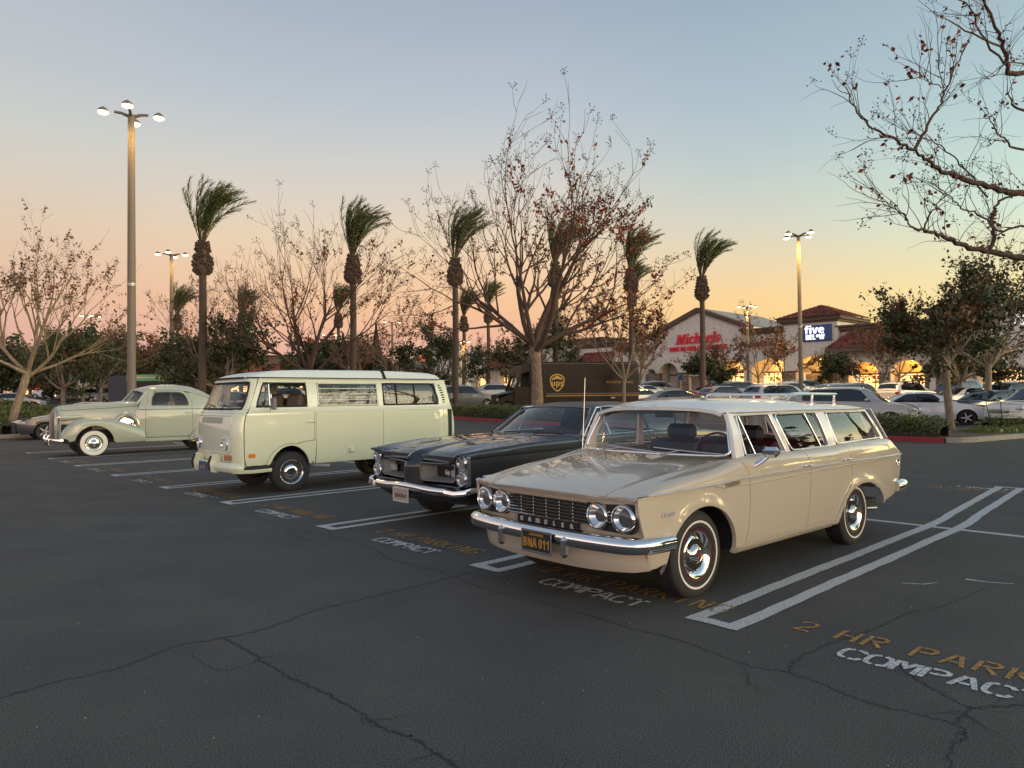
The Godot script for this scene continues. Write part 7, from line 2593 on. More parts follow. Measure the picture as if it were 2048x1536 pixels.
# ---------- lamps ----------
func lamp(label: String, at: Vector3, H: float, w: float, heads: int, turn: float, e: float) -> void:
	at.y = gh(at.x, at.z)
	var t := thing("lamp_post", label, "lamp post", at, turn, "lit lamp posts of the parking lot")
	var b := MB.new()
	b.tube([Vector3(0, 0, 0), Vector3(0, 0.75, 0)], w * 1.5, 14)
	put("concrete_base", b, M.kerb, t)
	var p := MB.new()
	p.tube([Vector3(0, 0.7, 0), Vector3(0, H * 0.5, 0), Vector3(0, H, 0)], [w * 0.56, w * 0.5, w * 0.42], 12)
	put("pole", p, M.pole, t)
	var bd := MB.new()
	for y in [H * 0.47, H * 0.475]:
		bd.tube([Vector3(0, y, 0), Vector3(0, y + 0.025, 0)], w * 0.56, 12)
	put("pole_band", bd, M.silver, t)
	for k in heads:
		var a := TAU * k / heads
		var d := Vector3(cos(a), 0, sin(a))
		var arm := MB.new()
		arm.tube([Vector3(0, H - 0.1, 0), d * 0.35 + Vector3(0, H + 0.03, 0), d * 0.6 + Vector3(0, H + 0.05, 0)], [0.07, 0.055, 0.05], 6)
		put("arm", arm, M.pole, t)
		var hd := joint("lamp_head", t, d * 0.98 + Vector3(0, H + 0.05, 0))
		var sh := MB.new()
		sh.lathe([Vector2(0.0, 0.17), Vector2(0.07, 0.13), Vector2(0.17, 0.05), Vector2(0.21, -0.03), Vector2(0.20, -0.05)], 18, Transform3D(), 0.3)
		put("shade", sh, M.pole, hd)
		var gl := MB.new()
		gl.lathe([Vector2(0.195, -0.03), Vector2(0.19, -0.09), Vector2(0.12, -0.13), Vector2(0.0, -0.15)], 18, Transform3D(), 0.2)
		put("lamp_lens", gl, M.lamp_glow, hd)
		if e > 0.0:
			var l := SpotLight3D.new()
			l.name = "lamp_light"
			l.light_color = Color(1.0, 0.80, 0.45)
			l.light_energy = e
			l.light_size = 0.3
			l.spot_range = 40.0
			l.spot_angle = 82.0
			l.spot_attenuation = 2.0
			l.shadow_enabled = true
			l.position = Vector3(0, -0.22, 0)
			l.rotation.x = -PI / 2
			hd.add_child(l, true)

func lamps() -> void:
	M.pole = mt(0.16, 0.13, 0.10, 0.6)
	M.lamp_glow = glow(1.0, 0.78, 0.36, 9.0)
	lamp("tall lit lamp post at left with four heads, behind the pre-war coupe", Vector3(-14.9, 0, -28.3), 12.75, 0.3, 4, 0.35, 10.0)
	lamp("lit lamp post seen left of the leftmost tall palm, smaller than the near one", Vector3(-25.9, 0, -55.0), 12.0, 0.3, 4, 0.2, 14.0)
	lamp("lit lamp post standing in front of the stores, left of the blue sign tower", Vector3(19.2, 0, -48.0), 11.6, 0.26, 4, 0.5, 50.0)
	lamp("small lit lamp post between the gabled store and the tower", Vector3(27.8, 0, -85.0), 10.4, 0.3, 4, 0.1, 60.0)
	lamp("distant lit lamp post left of the near lamp post's shaft", Vector3(-51.3, 0, -88.0), 10.4, 0.3, 4, 0.6, 8.0)
	lamp("distant lit lamp post above the van's roof, right of the second palm", Vector3(-15.2, 0, -92.0), 9.6, 0.3, 2, 0.3, 8.0)
	lamp("distant lit lamp post in the branches right of the third palm", Vector3(-7.6, 0, -112.0), 8.0, 0.3, 4, 0.3, 40.0)
	lamp("very distant lit lamp post low over the hedges at far left", Vector3(-92.0, 0, -160.0), 13.0, 0.35, 4, 0.3, 0.0)
	lamp("distant lit lamp post beside the trunk of the second palm", Vector3(-29.0, 0, -115.0), 9.5, 0.3, 2, 0.3, 0.0)

# ---------- trees ----------
func rot_about(d: Vector3, ang: float, r: RandomNumberGenerator) -> Vector3:
	var ax := d.cross(rdir(r)).normalized()
	return d.rotated(ax, ang).normalized()

# o: up, levels, wander, kids, spread, leaf (size), leaf_n, leaf_cols, leaf_p, seeds, shrink
func limb(wood: MB, lf: MB, sd: MB, p: Vector3, d: Vector3, L: float, rad: float, lvl: int, r: RandomNumberGenerator, o: Dictionary) -> void:
	var n := 5 if lvl < 2 else 4
	var path := [p]
	var rads := [rad]
	for k in n:
		d = (d + rdir(r) * o.wander + Vector3(0, o.up, 0)).normalized()
		p += d * L / n
		path.append(p)
		rads.append(rad * lerpf(1.0, 0.5, (k + 1.0) / n))
	wood.tube(path, rads, [7, 6, 5, 4, 3, 3][mini(lvl, 5)], false)
	if lvl < o.levels:
		var kids: int = o.kids[mini(lvl, o.kids.size() - 1)]
		for k in kids:
			var t := r.randf_range(0.35, 1.0) if k > 0 else 1.0
			var f := t * n
			var i := mini(int(f), n - 1)
			var q: Vector3 = (path[i] as Vector3).lerp(path[i + 1], f - i)
			var dd: Vector3 = ((path[i + 1] as Vector3) - path[i]).normalized()
			limb(wood, lf, sd, q, rot_about(dd, r.randf_range(0.25, 1.0) * o.spread * (0.6 if k == 0 else 1.0), r), L * r.randf_range(0.52, 0.85) * o.get("shrink", 1.0), maxf(rad * lerpf(1.0, 0.5, t) * r.randf_range(0.6, 0.85), o.thin), lvl + 1, r, o)
	if lvl >= o.levels - 1:
		var side: float = 1.0
		if o.has("leaf_side"):
			side = clampf(0.5 + (p - (o.leaf_side as Array)[0]).dot((o.leaf_side as Array)[1]), 0.05, 1.0)
		if r.randf() < o.leaf_p * side:
			var c: Color = o.leaf_cols[r.randi() % o.leaf_cols.size()]
			for k in int(o.leaf_n):
				var f := r.randf() * n
				var i := mini(int(f), n - 1)
				var q: Vector3 = (path[i] as Vector3).lerp(path[i + 1], f - i) + rdir(r) * float(o.leaf) * float(o.get("puff", 0.8)) * r.randf()
				lf.col = c * r.randf_range(0.4, 1.05)
				leaf(lf, q, o.leaf * r.randf_range(0.6, 1.2), r, 0.5)
		if lvl == o.levels and r.randf() < o.seeds:
			var e: Vector3 = path[n]
			for k in 9:
				var q: Vector3 = e + Vector3(r.randf_range(-1, 1), r.randf_range(-0.6, 1.6), r.randf_range(-1, 1)) * float(o.seed_r)
				sd.tube([e, q], o.thin * 0.4, 3, false)
				var s: float = o.seed_r * 0.17
				sd.box(q, Vector3(s, s, s), 0.0, Basis(rdir(r), r.randf() * 3.0))

func tree(called: String, label: String, at: Vector3, H: float, trunk_r: float, fork: float, limbs: int, sd: int, o: Dictionary, group := "", lean := Vector3.ZERO) -> Node3D:
	var r := RandomNumberGenerator.new()
	r.seed = sd
	at.y = gh(at.x, at.z)
	var t := thing(called, label, "tree", at, 0.0, group)
	var wood := MB.new()
	var lf := MB.new()
	lf.use_col = true
	var seeds := MB.new()
	var top := Vector3(0, fork, 0) + lean * fork
	var trunk := MB.new()
	var tp := []
	var tr := []
	for k in 7:
		var f := k / 6.0
		tp.append(Vector3(0, -0.1, 0).lerp(top, f) + Vector3(sin(f * 5.0 + sd), 0, cos(f * 4.0 + sd)) * trunk_r * 0.25 * f)
		tr.append(trunk_r * lerpf(1.0, 0.8, f) * (1.35 if k == 0 else 1.0))
	trunk.tube(tp, tr, 12, true)
	# flutes and burls, so that the trunk is not a pipe
	for k in trunk.v.size():
		var v := trunk.v[k]
		var a := atan2(v.z, v.x)
		trunk.v[k] = v + Vector3(v.x, 0, v.z).normalized() * trunk_r * 0.09 * sin(a * 4.0 + v.y * 2.0 + sd)
	put("trunk", trunk, o.bark, t)
	for k in limbs:
		var a := TAU * (k + r.randf_range(-0.25, 0.25)) / limbs + sd
		var pol := deg_to_rad(lerpf(o.pol[0], o.pol[1], fmod(k * 0.618 + 0.3, 1.0)) + r.randf_range(-4, 4))
		if k == 0 and limbs > 3:
			pol *= 0.25
		var d := Vector3(cos(a) * sin(pol), cos(pol), sin(a) * sin(pol))
		var q: Vector3 = tp[6] - Vector3(0, r.randf_range(0.0, 0.25) * fork * 0.5, 0)
		limb(wood, lf, seeds, q, d, (H - fork) * o.len * r.randf_range(0.85, 1.15), trunk_r * r.randf_range(0.42, 0.6), 0, r, o)
	put("branches", wood, M.bark_dark if o.has("leaf_side") else o.get("bark2", o.bark), t)
	if lf.v.size() > 0:
		put("leaves", lf, M.leaf, t, "stuff")
	if seeds.v.size() > 0:
		put("seed_heads", seeds, M.seed, t, "stuff")
	return t

func palm(label: String, at: Vector3, H: float, bulb: float, sd: int, sc := 1.0, group := "tall wind-blown palms along the drive") -> void:
	var r := RandomNumberGenerator.new()
	r.seed = sd
	at.y = gh(at.x, at.z)
	var t := thing("palm_tree", label, "palm tree", at, 0.0, group)
	var tk := MB.new()
	var path := []
	var rad := []
	for k in 40:
		var f := k / 39.0
		path.append(Vector3(0.12 * sin(f * 2.0) * sc, f * bulb - 0.1, 0))
		rad.append((0.24 - 0.05 * f + (0.012 if k % 2 == 0 else 0.0)) * sc)
	tk.tube(path, rad, 12)
	put("trunk", tk, M.palm_bark, t)
	var bl := MB.new()
	var base: Vector3 = path[39]
	bl.lathe([Vector2(0.2 * sc, -0.2), Vector2(0.42 * sc, 0.1), Vector2(0.45 * sc, 0.5 * sc), Vector2(0.36 * sc, 0.9 * sc), Vector2(0.30 * sc, 1.3 * sc), Vector2(0.22 * sc, 1.7 * sc)].map(func(v): return v) if false else [Vector2(0.22 * sc, 1.8 * sc), Vector2(0.30 * sc, 1.3 * sc), Vector2(0.36 * sc, 0.9 * sc), Vector2(0.45 * sc, 0.5 * sc), Vector2(0.42 * sc, 0.1), Vector2(0.2 * sc, -0.2)], 14, Transform3D(Basis(), base), 0.3)
	for k in 150: # the stubs of cut fronds
		var f := r.randf()
		var a := r.randf() * TAU
		var rr := crv([0.0, 0.42, 0.3, 0.47, 0.6, 0.37, 1.0, 0.24], f) * sc
		var d := Vector3(cos(a), 0.9, sin(a)).normalized()
		bl.box(base + Vector3(cos(a) * rr, f * 1.75 * sc, sin(a) * rr), Vector3(0.14, 0.3, 0.05) * sc, 0.0, Basis(Quaternion(Vector3.UP, d)))
	put("boot_stubs", bl, M.palm_boot, t)
	var fr := MB.new()
	fr.use_col = true
	var crown := base + Vector3(0, 1.75 * sc, 0)
	for k in 46:
		var a := r.randf() * TAU
		var pol := r.randf_range(0.02, 0.5)
		var d := Vector3(cos(a) * sin(pol) * (1.0 if cos(a) > 0 else 0.8), cos(pol) * 1.15, sin(a) * sin(pol)).normalized()
		var wind := 0.03 + 0.045 * r.randf() if k > 3 else 0.01
		var L := r.randf_range(2.9, 4.1) * sc
		var p := crown + Vector3(cos(a), 0, sin(a)) * 0.12 * sc
		var n := 14
		var pts2 := [p]
		for e in n:
			d = (d + Vector3(wind * (0.3 + e * 0.15), -0.006 * e, 0)).normalized()
			p += d * L / n
			pts2.append(p)
		fr.col = Color(0.10, 0.085, 0.04) 
		fr.tube(pts2.slice(0, 8), 0.022 * sc, 3, false)
		var gcol := Color(0.065, 0.085, 0.03).lerp(Color(0.13, 0.145, 0.05), r.randf())
		for e in range(3, n):
			var dd: Vector3 = ((pts2[e + 1] as Vector3) - pts2[e]).normalized()
			var sv := dd.cross(Vector3(0, 0, 1) if absf(dd.z) < 0.8 else Vector3.RIGHT).normalized()
			var bv := dd.cross(sv)
			for w in 3:
				var q: Vector3 = (pts2[e] as Vector3).lerp(pts2[e + 1], w / 3.0)
				for s in [-1.0, 1.0]:
					var ll: float = sc * 0.62 * sin(clampf((e + w / 3.0 - 2.0) / (n - 1.0), 0.05, 1.0) * 2.6 + 0.25)
					var ld: Vector3 = (dd * 0.95 + (sv * cos(r.randf() * 3.0) + bv * s) * 0.55 + Vector3(0.30, 0.12, 0)).normalized()
					fr.col = gcol * r.randf_range(0.7, 1.3)
					var wv := ld.cross(rdir(r)).normalized() * 0.022 * sc
					fr.tri(q - wv, q + wv, q + ld * ll)
	put("fronds", fr, M.leaf, t, "stuff")

func trees() -> void:
	M.bark_pale = mt(0.24, 0.18, 0.13, 0.85)
	M.bark_pale.albedo_color = Color.WHITE
	var bt := noise_tex(0.02, 5, Color(0.30, 0.22, 0.17), Color(0.68, 0.60, 0.50), 512, 61)
	M.bark_pale.albedo_texture = bt
	M.bark_pale.uv1_triplanar = true
	M.bark_pale.uv1_scale = Vector3(1.3, 0.25, 1.3)
	M.bark_dark = M.bark_pale.duplicate()
	M.bark_dark.albedo_texture = noise_tex(0.02, 5, Color(0.20, 0.14, 0.11), Color(0.42, 0.34, 0.28), 512, 62)
	M.bark_grey = M.bark_pale.duplicate()
	M.bark_grey.albedo_texture = noise_tex(0.02, 5, Color(0.36, 0.31, 0.26), Color(0.66, 0.60, 0.50), 512, 63)
	M.seed = mt(0.045, 0.035, 0.028, 0.8)
	M.palm_bark = mt(0.085, 0.06, 0.042, 0.9)
	M.palm_boot = mt(0.10, 0.065, 0.042, 0.9)
	var red := [Color(0.30, 0.05, 0.018), Color(0.40, 0.09, 0.025), Color(0.22, 0.035, 0.02), Color(0.34, 0.12, 0.035)]
	var rust := [Color(0.20, 0.095, 0.04), Color(0.27, 0.115, 0.05), Color(0.16, 0.10, 0.045), Color(0.30, 0.085, 0.04)]
	var green := [Color(0.075, 0.10, 0.038), Color(0.10, 0.125, 0.045), Color(0.055, 0.08, 0.03), Color(0.14, 0.095, 0.04)]
	# the big crape myrtle in the middle
	tree("crape_myrtle", "tallest bare tree in the middle, with red leaves clinging to its right side", KP(19.6, 1.5), 15.0, 0.31, 4.0, 8, 12,
		{"up": 0.055, "levels": 4, "wander": 0.17, "kids": [4, 3, 3, 2], "spread": 0.85, "len": 0.415, "pol": [18, 76], "thin": 0.012, "leaf": 0.2, "leaf_n": 13, "leaf_cols": red, "leaf_p": 0.46, "leaf_side": [Vector3(0, 10, 0), Vector3(0.10, -0.05, 0)], "seeds": 0.5, "seed_r": 0.22, "bark": M.bark_pale, "bark2": M.bark_dark})
	# bare trees to the left
	tree("crape_myrtle", "leaning bare tree with pinkish leaves at the left edge of the view", Vector3(-21.9, 0, -31.4), 7.6, 0.18, 2.8, 6, 23,
		{"up": 0.05, "levels": 4, "wander": 0.14, "kids": [4, 3, 3, 2], "spread": 0.8, "len": 0.50, "pol": [35, 72], "thin": 0.008, "leaf": 0.13, "leaf_n": 10, "leaf_cols": [Color(0.24, 0.12, 0.08), Color(0.20, 0.09, 0.055), Color(0.14, 0.10, 0.045)], "leaf_p": 0.5, "seeds": 0.25, "seed_r": 0.13, "bark": M.bark_grey}, "", Vector3(0.30, 0, 0))
	tree("crape_myrtle", "bare many-stemmed tree with rust leaves behind the camper bus", Vector3(-12.4, 0, -44.5), 10.9, 0.25, 2.8, 7, 37,
		{"up": 0.05, "levels": 4, "wander": 0.13, "kids": [4, 3, 3, 2], "spread": 0.75, "len": 0.46, "pol": [30, 66], "thin": 0.011, "leaf": 0.19, "leaf_n": 10, "leaf_cols": rust + red, "leaf_p": 0.36, "leaf_side": [Vector3(0, 6, 0), Vector3(0.10, -0.06, 0)], "seeds": 0.4, "seed_r": 0.2, "bark": M.bark_pale})
	tree("crape_myrtle", "thin bare tree between the leftmost palm and the rust-leaved tree", Vector3(-21.5, 0, -52.0), 9.6, 0.2, 2.8, 6, 41,
		{"up": 0.05, "levels": 4, "wander": 0.12, "kids": [4, 3, 3, 2], "spread": 0.7, "len": 0.46, "pol": [30, 62], "thin": 0.011, "leaf": 0.17, "leaf_n": 5, "leaf_cols": rust, "leaf_p": 0.22, "seeds": 0.5, "seed_r": 0.2, "bark": M.bark_pale})
	# small autumn trees in front of the stores
	var sm := {"up": 0.05, "levels": 3, "wander": 0.13, "kids": [4, 3, 3], "spread": 0.75, "len": 0.5, "pol": [25, 60], "thin": 0.014, "leaf": 0.22, "leaf_n": 12, "leaf_cols": rust + [red[1]], "leaf_p": 0.62, "seeds": 0.3, "seed_r": 0.2, "bark": M.bark_grey}
	var spots := [
		["small rust-leaved tree left of the round red sign", -13.2, -82.0, 9.2, 51], ["small pale-stemmed tree in front of the delivery truck's tail", 6.6, -42.6, 7.6, 52],
		["small red-leaved tree at the left foot of the gabled store", 12.4, -70.0, 7.6, 53], ["small bare tree below the store's red script sign", 21.6, -76.0, 5.8, 54],
		["olive-leaved small tree right of the gable, near the slim lamp post", 26.6, -78.0, 8.6, 55], ["rust-leaved small tree left of the blue sign", 31.0, -82.0, 6.4, 56],
		["thin rust tree before the lit arches of the awning wing", 35.2, -68.0, 6.6, 57], ["rust tree just behind the small delivery truck's roof", 4.4, -85.0, 8.8, 58],
		["brownish tree in front of the far corner store", -9.5, -100.0, 8.0, 59], ["small tree between the round sign and the truck", -4.5, -92.0, 7.2, 60],
		["small brown tree above the camper bus's rear roof", -18.5, -88.0, 7.6, 64], ["small bare tree in front of the awning wing's right arch", 37.5, -70.0, 8.0, 65],
		["brown tree over the pre-war coupe's tail", -27.0, -64.0, 6.8, 66], ["small twiggy tree right of the near lamp post", -32.0, -66.0, 6.2, 67]]
	for q in spots:
		tree("small_tree", q[0], Vector3(q[1], 0, q[2]), q[3], 0.13, 2.1, 5, q[4], sm, "small autumn trees of the parking lot")
	# evergreen magnolias
	var mg := {"up": 0.03, "levels": 3, "wander": 0.16, "kids": [4, 4, 3], "spread": 0.85, "len": 0.42, "pol": [25, 85], "thin": 0.012, "leaf": 0.24, "leaf_n": 21, "leaf_cols": green, "leaf_p": 0.9, "puff": 1.7, "seeds": 0.0, "seed_r": 0.1, "bark": M.bark_grey}
	var mags := [
		["dark evergreen tree behind the near lamp post", -18.5, -47.0, 7.2, 71, 0.2], ["dark evergreen tree right of the near lamp post, above the pre-war coupe", -22.5, -52.0, 6.2, 72, 0.2],
		["dark evergreen tree left of the delivery truck, before the third palm", -6.4, -60.0, 7.4, 73, 0.22], ["dark evergreen tree behind the tall bare tree's fork", 2.4, -58.0, 7.6, 74, 0.22],
		["dark evergreen shrub-like tree left of the gabled store's palm", 19.2, -70.0, 4.7, 75, 0.18], ["round dark evergreen tree under the blue sign", 34.6, -77.0, 5.2, 76, 0.18],
		["dark evergreen tree behind the pre-war coupe's roof", -27.5, -58.0, 6.0, 77, 0.2], ["evergreen tree at far left, behind the leaning tree", -36.0, -58.0, 6.8, 78, 0.2],
		["evergreen tree standing left of the near lamp post in the distance", -41.0, -72.0, 7.4, 79, 0.2]]
	for q in mags:
		tree("magnolia_tree", q[0], Vector3(q[1], 0, q[2]), q[3], q[5], 1.9, 6, q[4], mg, "dark evergreen trees of the parking lot")
	var big := mg.duplicate()
	big.leaf = 0.16
	big.leaf_n = 24
	big.len = 0.40
	big.leaf_cols = green + [Color(0.17, 0.075, 0.03)]
	tree("magnolia_tree", "large evergreen on the kerb corner, its pale trunk in front of the white sedan", Vector3(15.75, 0, -26.0), 6.3, 0.15, 2.75, 7, 83, big, "", Vector3(-0.045, 0, 0))
	var wsp := mg.duplicate()
	wsp.leaf = 0.2
	wsp.leaf_n = 11
	wsp.pol = [18, 55]
	wsp.leaf_p = 0.75
	wsp.len = 0.5
	wsp.bark = M.bark_grey
	tree("magnolia_tree", "pale-trunked open tree at the right edge, behind the big evergreen", Vector3(23.7, 0, -36.0), 7.6, 0.17, 2.7, 9, 85, wsp)
	tree("magnolia_tree", "dense green tree behind the big evergreen's trunk, before the white store", Vector3(28.5, 0, -46.0), 6.2, 0.18, 1.8, 7, 86, mg)
	# palms
	palm("leftmost tall palm, above the camper bus's windscreen", Vector3(-19.8, 0, -46.0), 15.0, 9.3, 101, 1.12)
	palm("second tall palm from the left, above the camper bus's rear half", Vector3(-11.3, 0, -51.0), 15.0, 9.3, 102, 1.08)
	palm("third tall palm, rising through the left side of the big bare tree", Vector3(-4.3, 0, -54.0), 15.0, 9.5, 103, 1.08)
	palm("fourth tall palm, rising through the middle of the big bare tree", Vector3(3.4, 0, -57.0), 15.0, 9.6, 104, 1.05)
	palm("fifth tall palm, rising through the right side of the big bare tree", Vector3(9.7, 0, -59.0), 15.0, 9.4, 105, 1.05)
	palm("rightmost tall palm, in front of the gabled store's sign", Vector3(16.3, 0, -62.0), 15.0, 9.0, 106, 1.1)
	var far := "smaller palms far behind the first trees"
	palm("small far palm close right of the second lamp post", Vector3(-52.0, 0, -112.0), 9.0, 10.5, 107, 1.3, far)
	palm("small far palm left of the bare tree behind the bus", Vector3(-42.0, 0, -112.0), 9.0, 10.3, 108, 1.25, far)
	palm("small far palm beside the second tall palm's trunk", Vector3(-27.0, 0, -112.0), 9.0, 10.6, 109, 1.25, far)
	palm("small far palm beside the third tall palm's trunk", Vector3(-7.5, 0, -112.0), 9.0, 9.8, 110, 1.3, far)
	palm("small far palm with a bare slim trunk left of the big bare tree", Vector3(-3.6, 0, -108.0), 9.0, 10.8, 111, 1.2, far)
	palm("small far palm right of the big bare tree, near the gabled store", Vector3(16.6, 0, -100.0), 11.0, 12.3, 112, 1.2, far)
	# far left: pines and a cypress
	var pine := mg.duplicate()
	pine.leaf = 0.5
	pine.leaf_n = 16
	pine.leaf_cols = [Color(0.06, 0.08, 0.036), Color(0.085, 0.095, 0.045), Color(0.10, 0.08, 0.045)]
	for q in [["conical dark tree beyond the hedges at left", -47.5, -80.0, 8.6, 121], ["broad dark tree at the far left edge", -63.0, -92.0, 8.5, 122], ["dark tree beyond the leaning tree's trunk", -56.0, -84.0, 7.6, 123], ["dark tree behind the red cars at far left", -54.0, -100.0, 9.0, 124], ["dark far tree below the distant lamps at left", -41.5, -88.0, 7.0, 125], ["dark far tree above the dark trailer", -37.0, -86.0, 7.4, 126], ["dark far tree behind the camper bus's roof, left part", -24.5, -92.0, 8.0, 127], ["dark far tree right of the rust-leaved tree's trunk", -20.0, -100.0, 8.4, 128], ["dark far tree behind the second palm's foot", -28.5, -105.0, 8.0, 129]]:
		tree("far_tree", q[0], Vector3(q[1], 0, q[2]), q[3], 0.2, 1.6, 7, q[4], pine, "dark far trees at left")
	for q in [["slim cypress at far left below the mountain", -104.0, -170.0, 17.0, 131], ["first of two slim cypresses above the bus roof", -35.0, -150.0, 11.5, 132], ["second of two slim cypresses above the bus roof", -32.6, -150.0, 11.0, 133], ["slim cypress right of the second palm", -30.0, -160.0, 14.5, 134]]:
		cypress(q[0], Vector3(q[1], 0, q[2]), q[3], q[4])
	overhang()
	# trees behind the viewer's right shoulder: they show only as reflections
	for q in [["evergreen tree mirrored in the wagon's rear side window", 17.0, -6.5, 5.6, 141], ["evergreen tree mirrored in the wagon's tailgate corner", 21.0, -10.5, 6.0, 142], ["evergreen tree mirrored low in the bus's flank", 30.0, -2.0, 6.4, 143], ["evergreen tree mirrored in the bus's rear flank", 34.0, 6.0, 6.6, 144], ["evergreen tree mirrored in the bus's front flank", 33.0, -9.0, 7.4, 145]]:
		tree("magnolia_tree", q[0], Vector3(q[1], 0, q[2]), q[3], 0.2, 1.9, 6, q[4], pine, "evergreen trees right of the view")

func cypress(label: String, at: Vector3, H: float, sd: int) -> void:
	var r := RandomNumberGenerator.new()
	r.seed = sd
	at.y = gh(at.x, at.z)
	var t := thing("cypress_tree", label, "tree", at, 0.0, "slim cypresses far away")
	var tk := MB.new()
	tk.tube([Vector3(0, 0, 0), Vector3(0, H * 0.9, 0)], [0.2, 0.04], 6)
	put("trunk", tk, M.bark_dark, t)
	var lf := MB.new()
	lf.use_col = true
	for k in 900:
		var f := r.randf()
		var rr := H * 0.075 * pow(sin(clampf(f * 1.02 + 0.06, 0, 1) * PI), 0.7) * (1.0 - f * 0.4)
		var a := r.randf() * TAU
		lf.col = Color(0.025, 0.035, 0.018) * r.randf_range(0.7, 1.4)
		leafq(lf, Vector3(cos(a) * rr, f * H, sin(a) * rr), 0.7, Vector3(cos(a) * 0.3, 1, sin(a) * 0.3).normalized(), Vector3(-sin(a), 0, cos(a)))
	put("foliage", lf, M.leaf, t, "stuff")

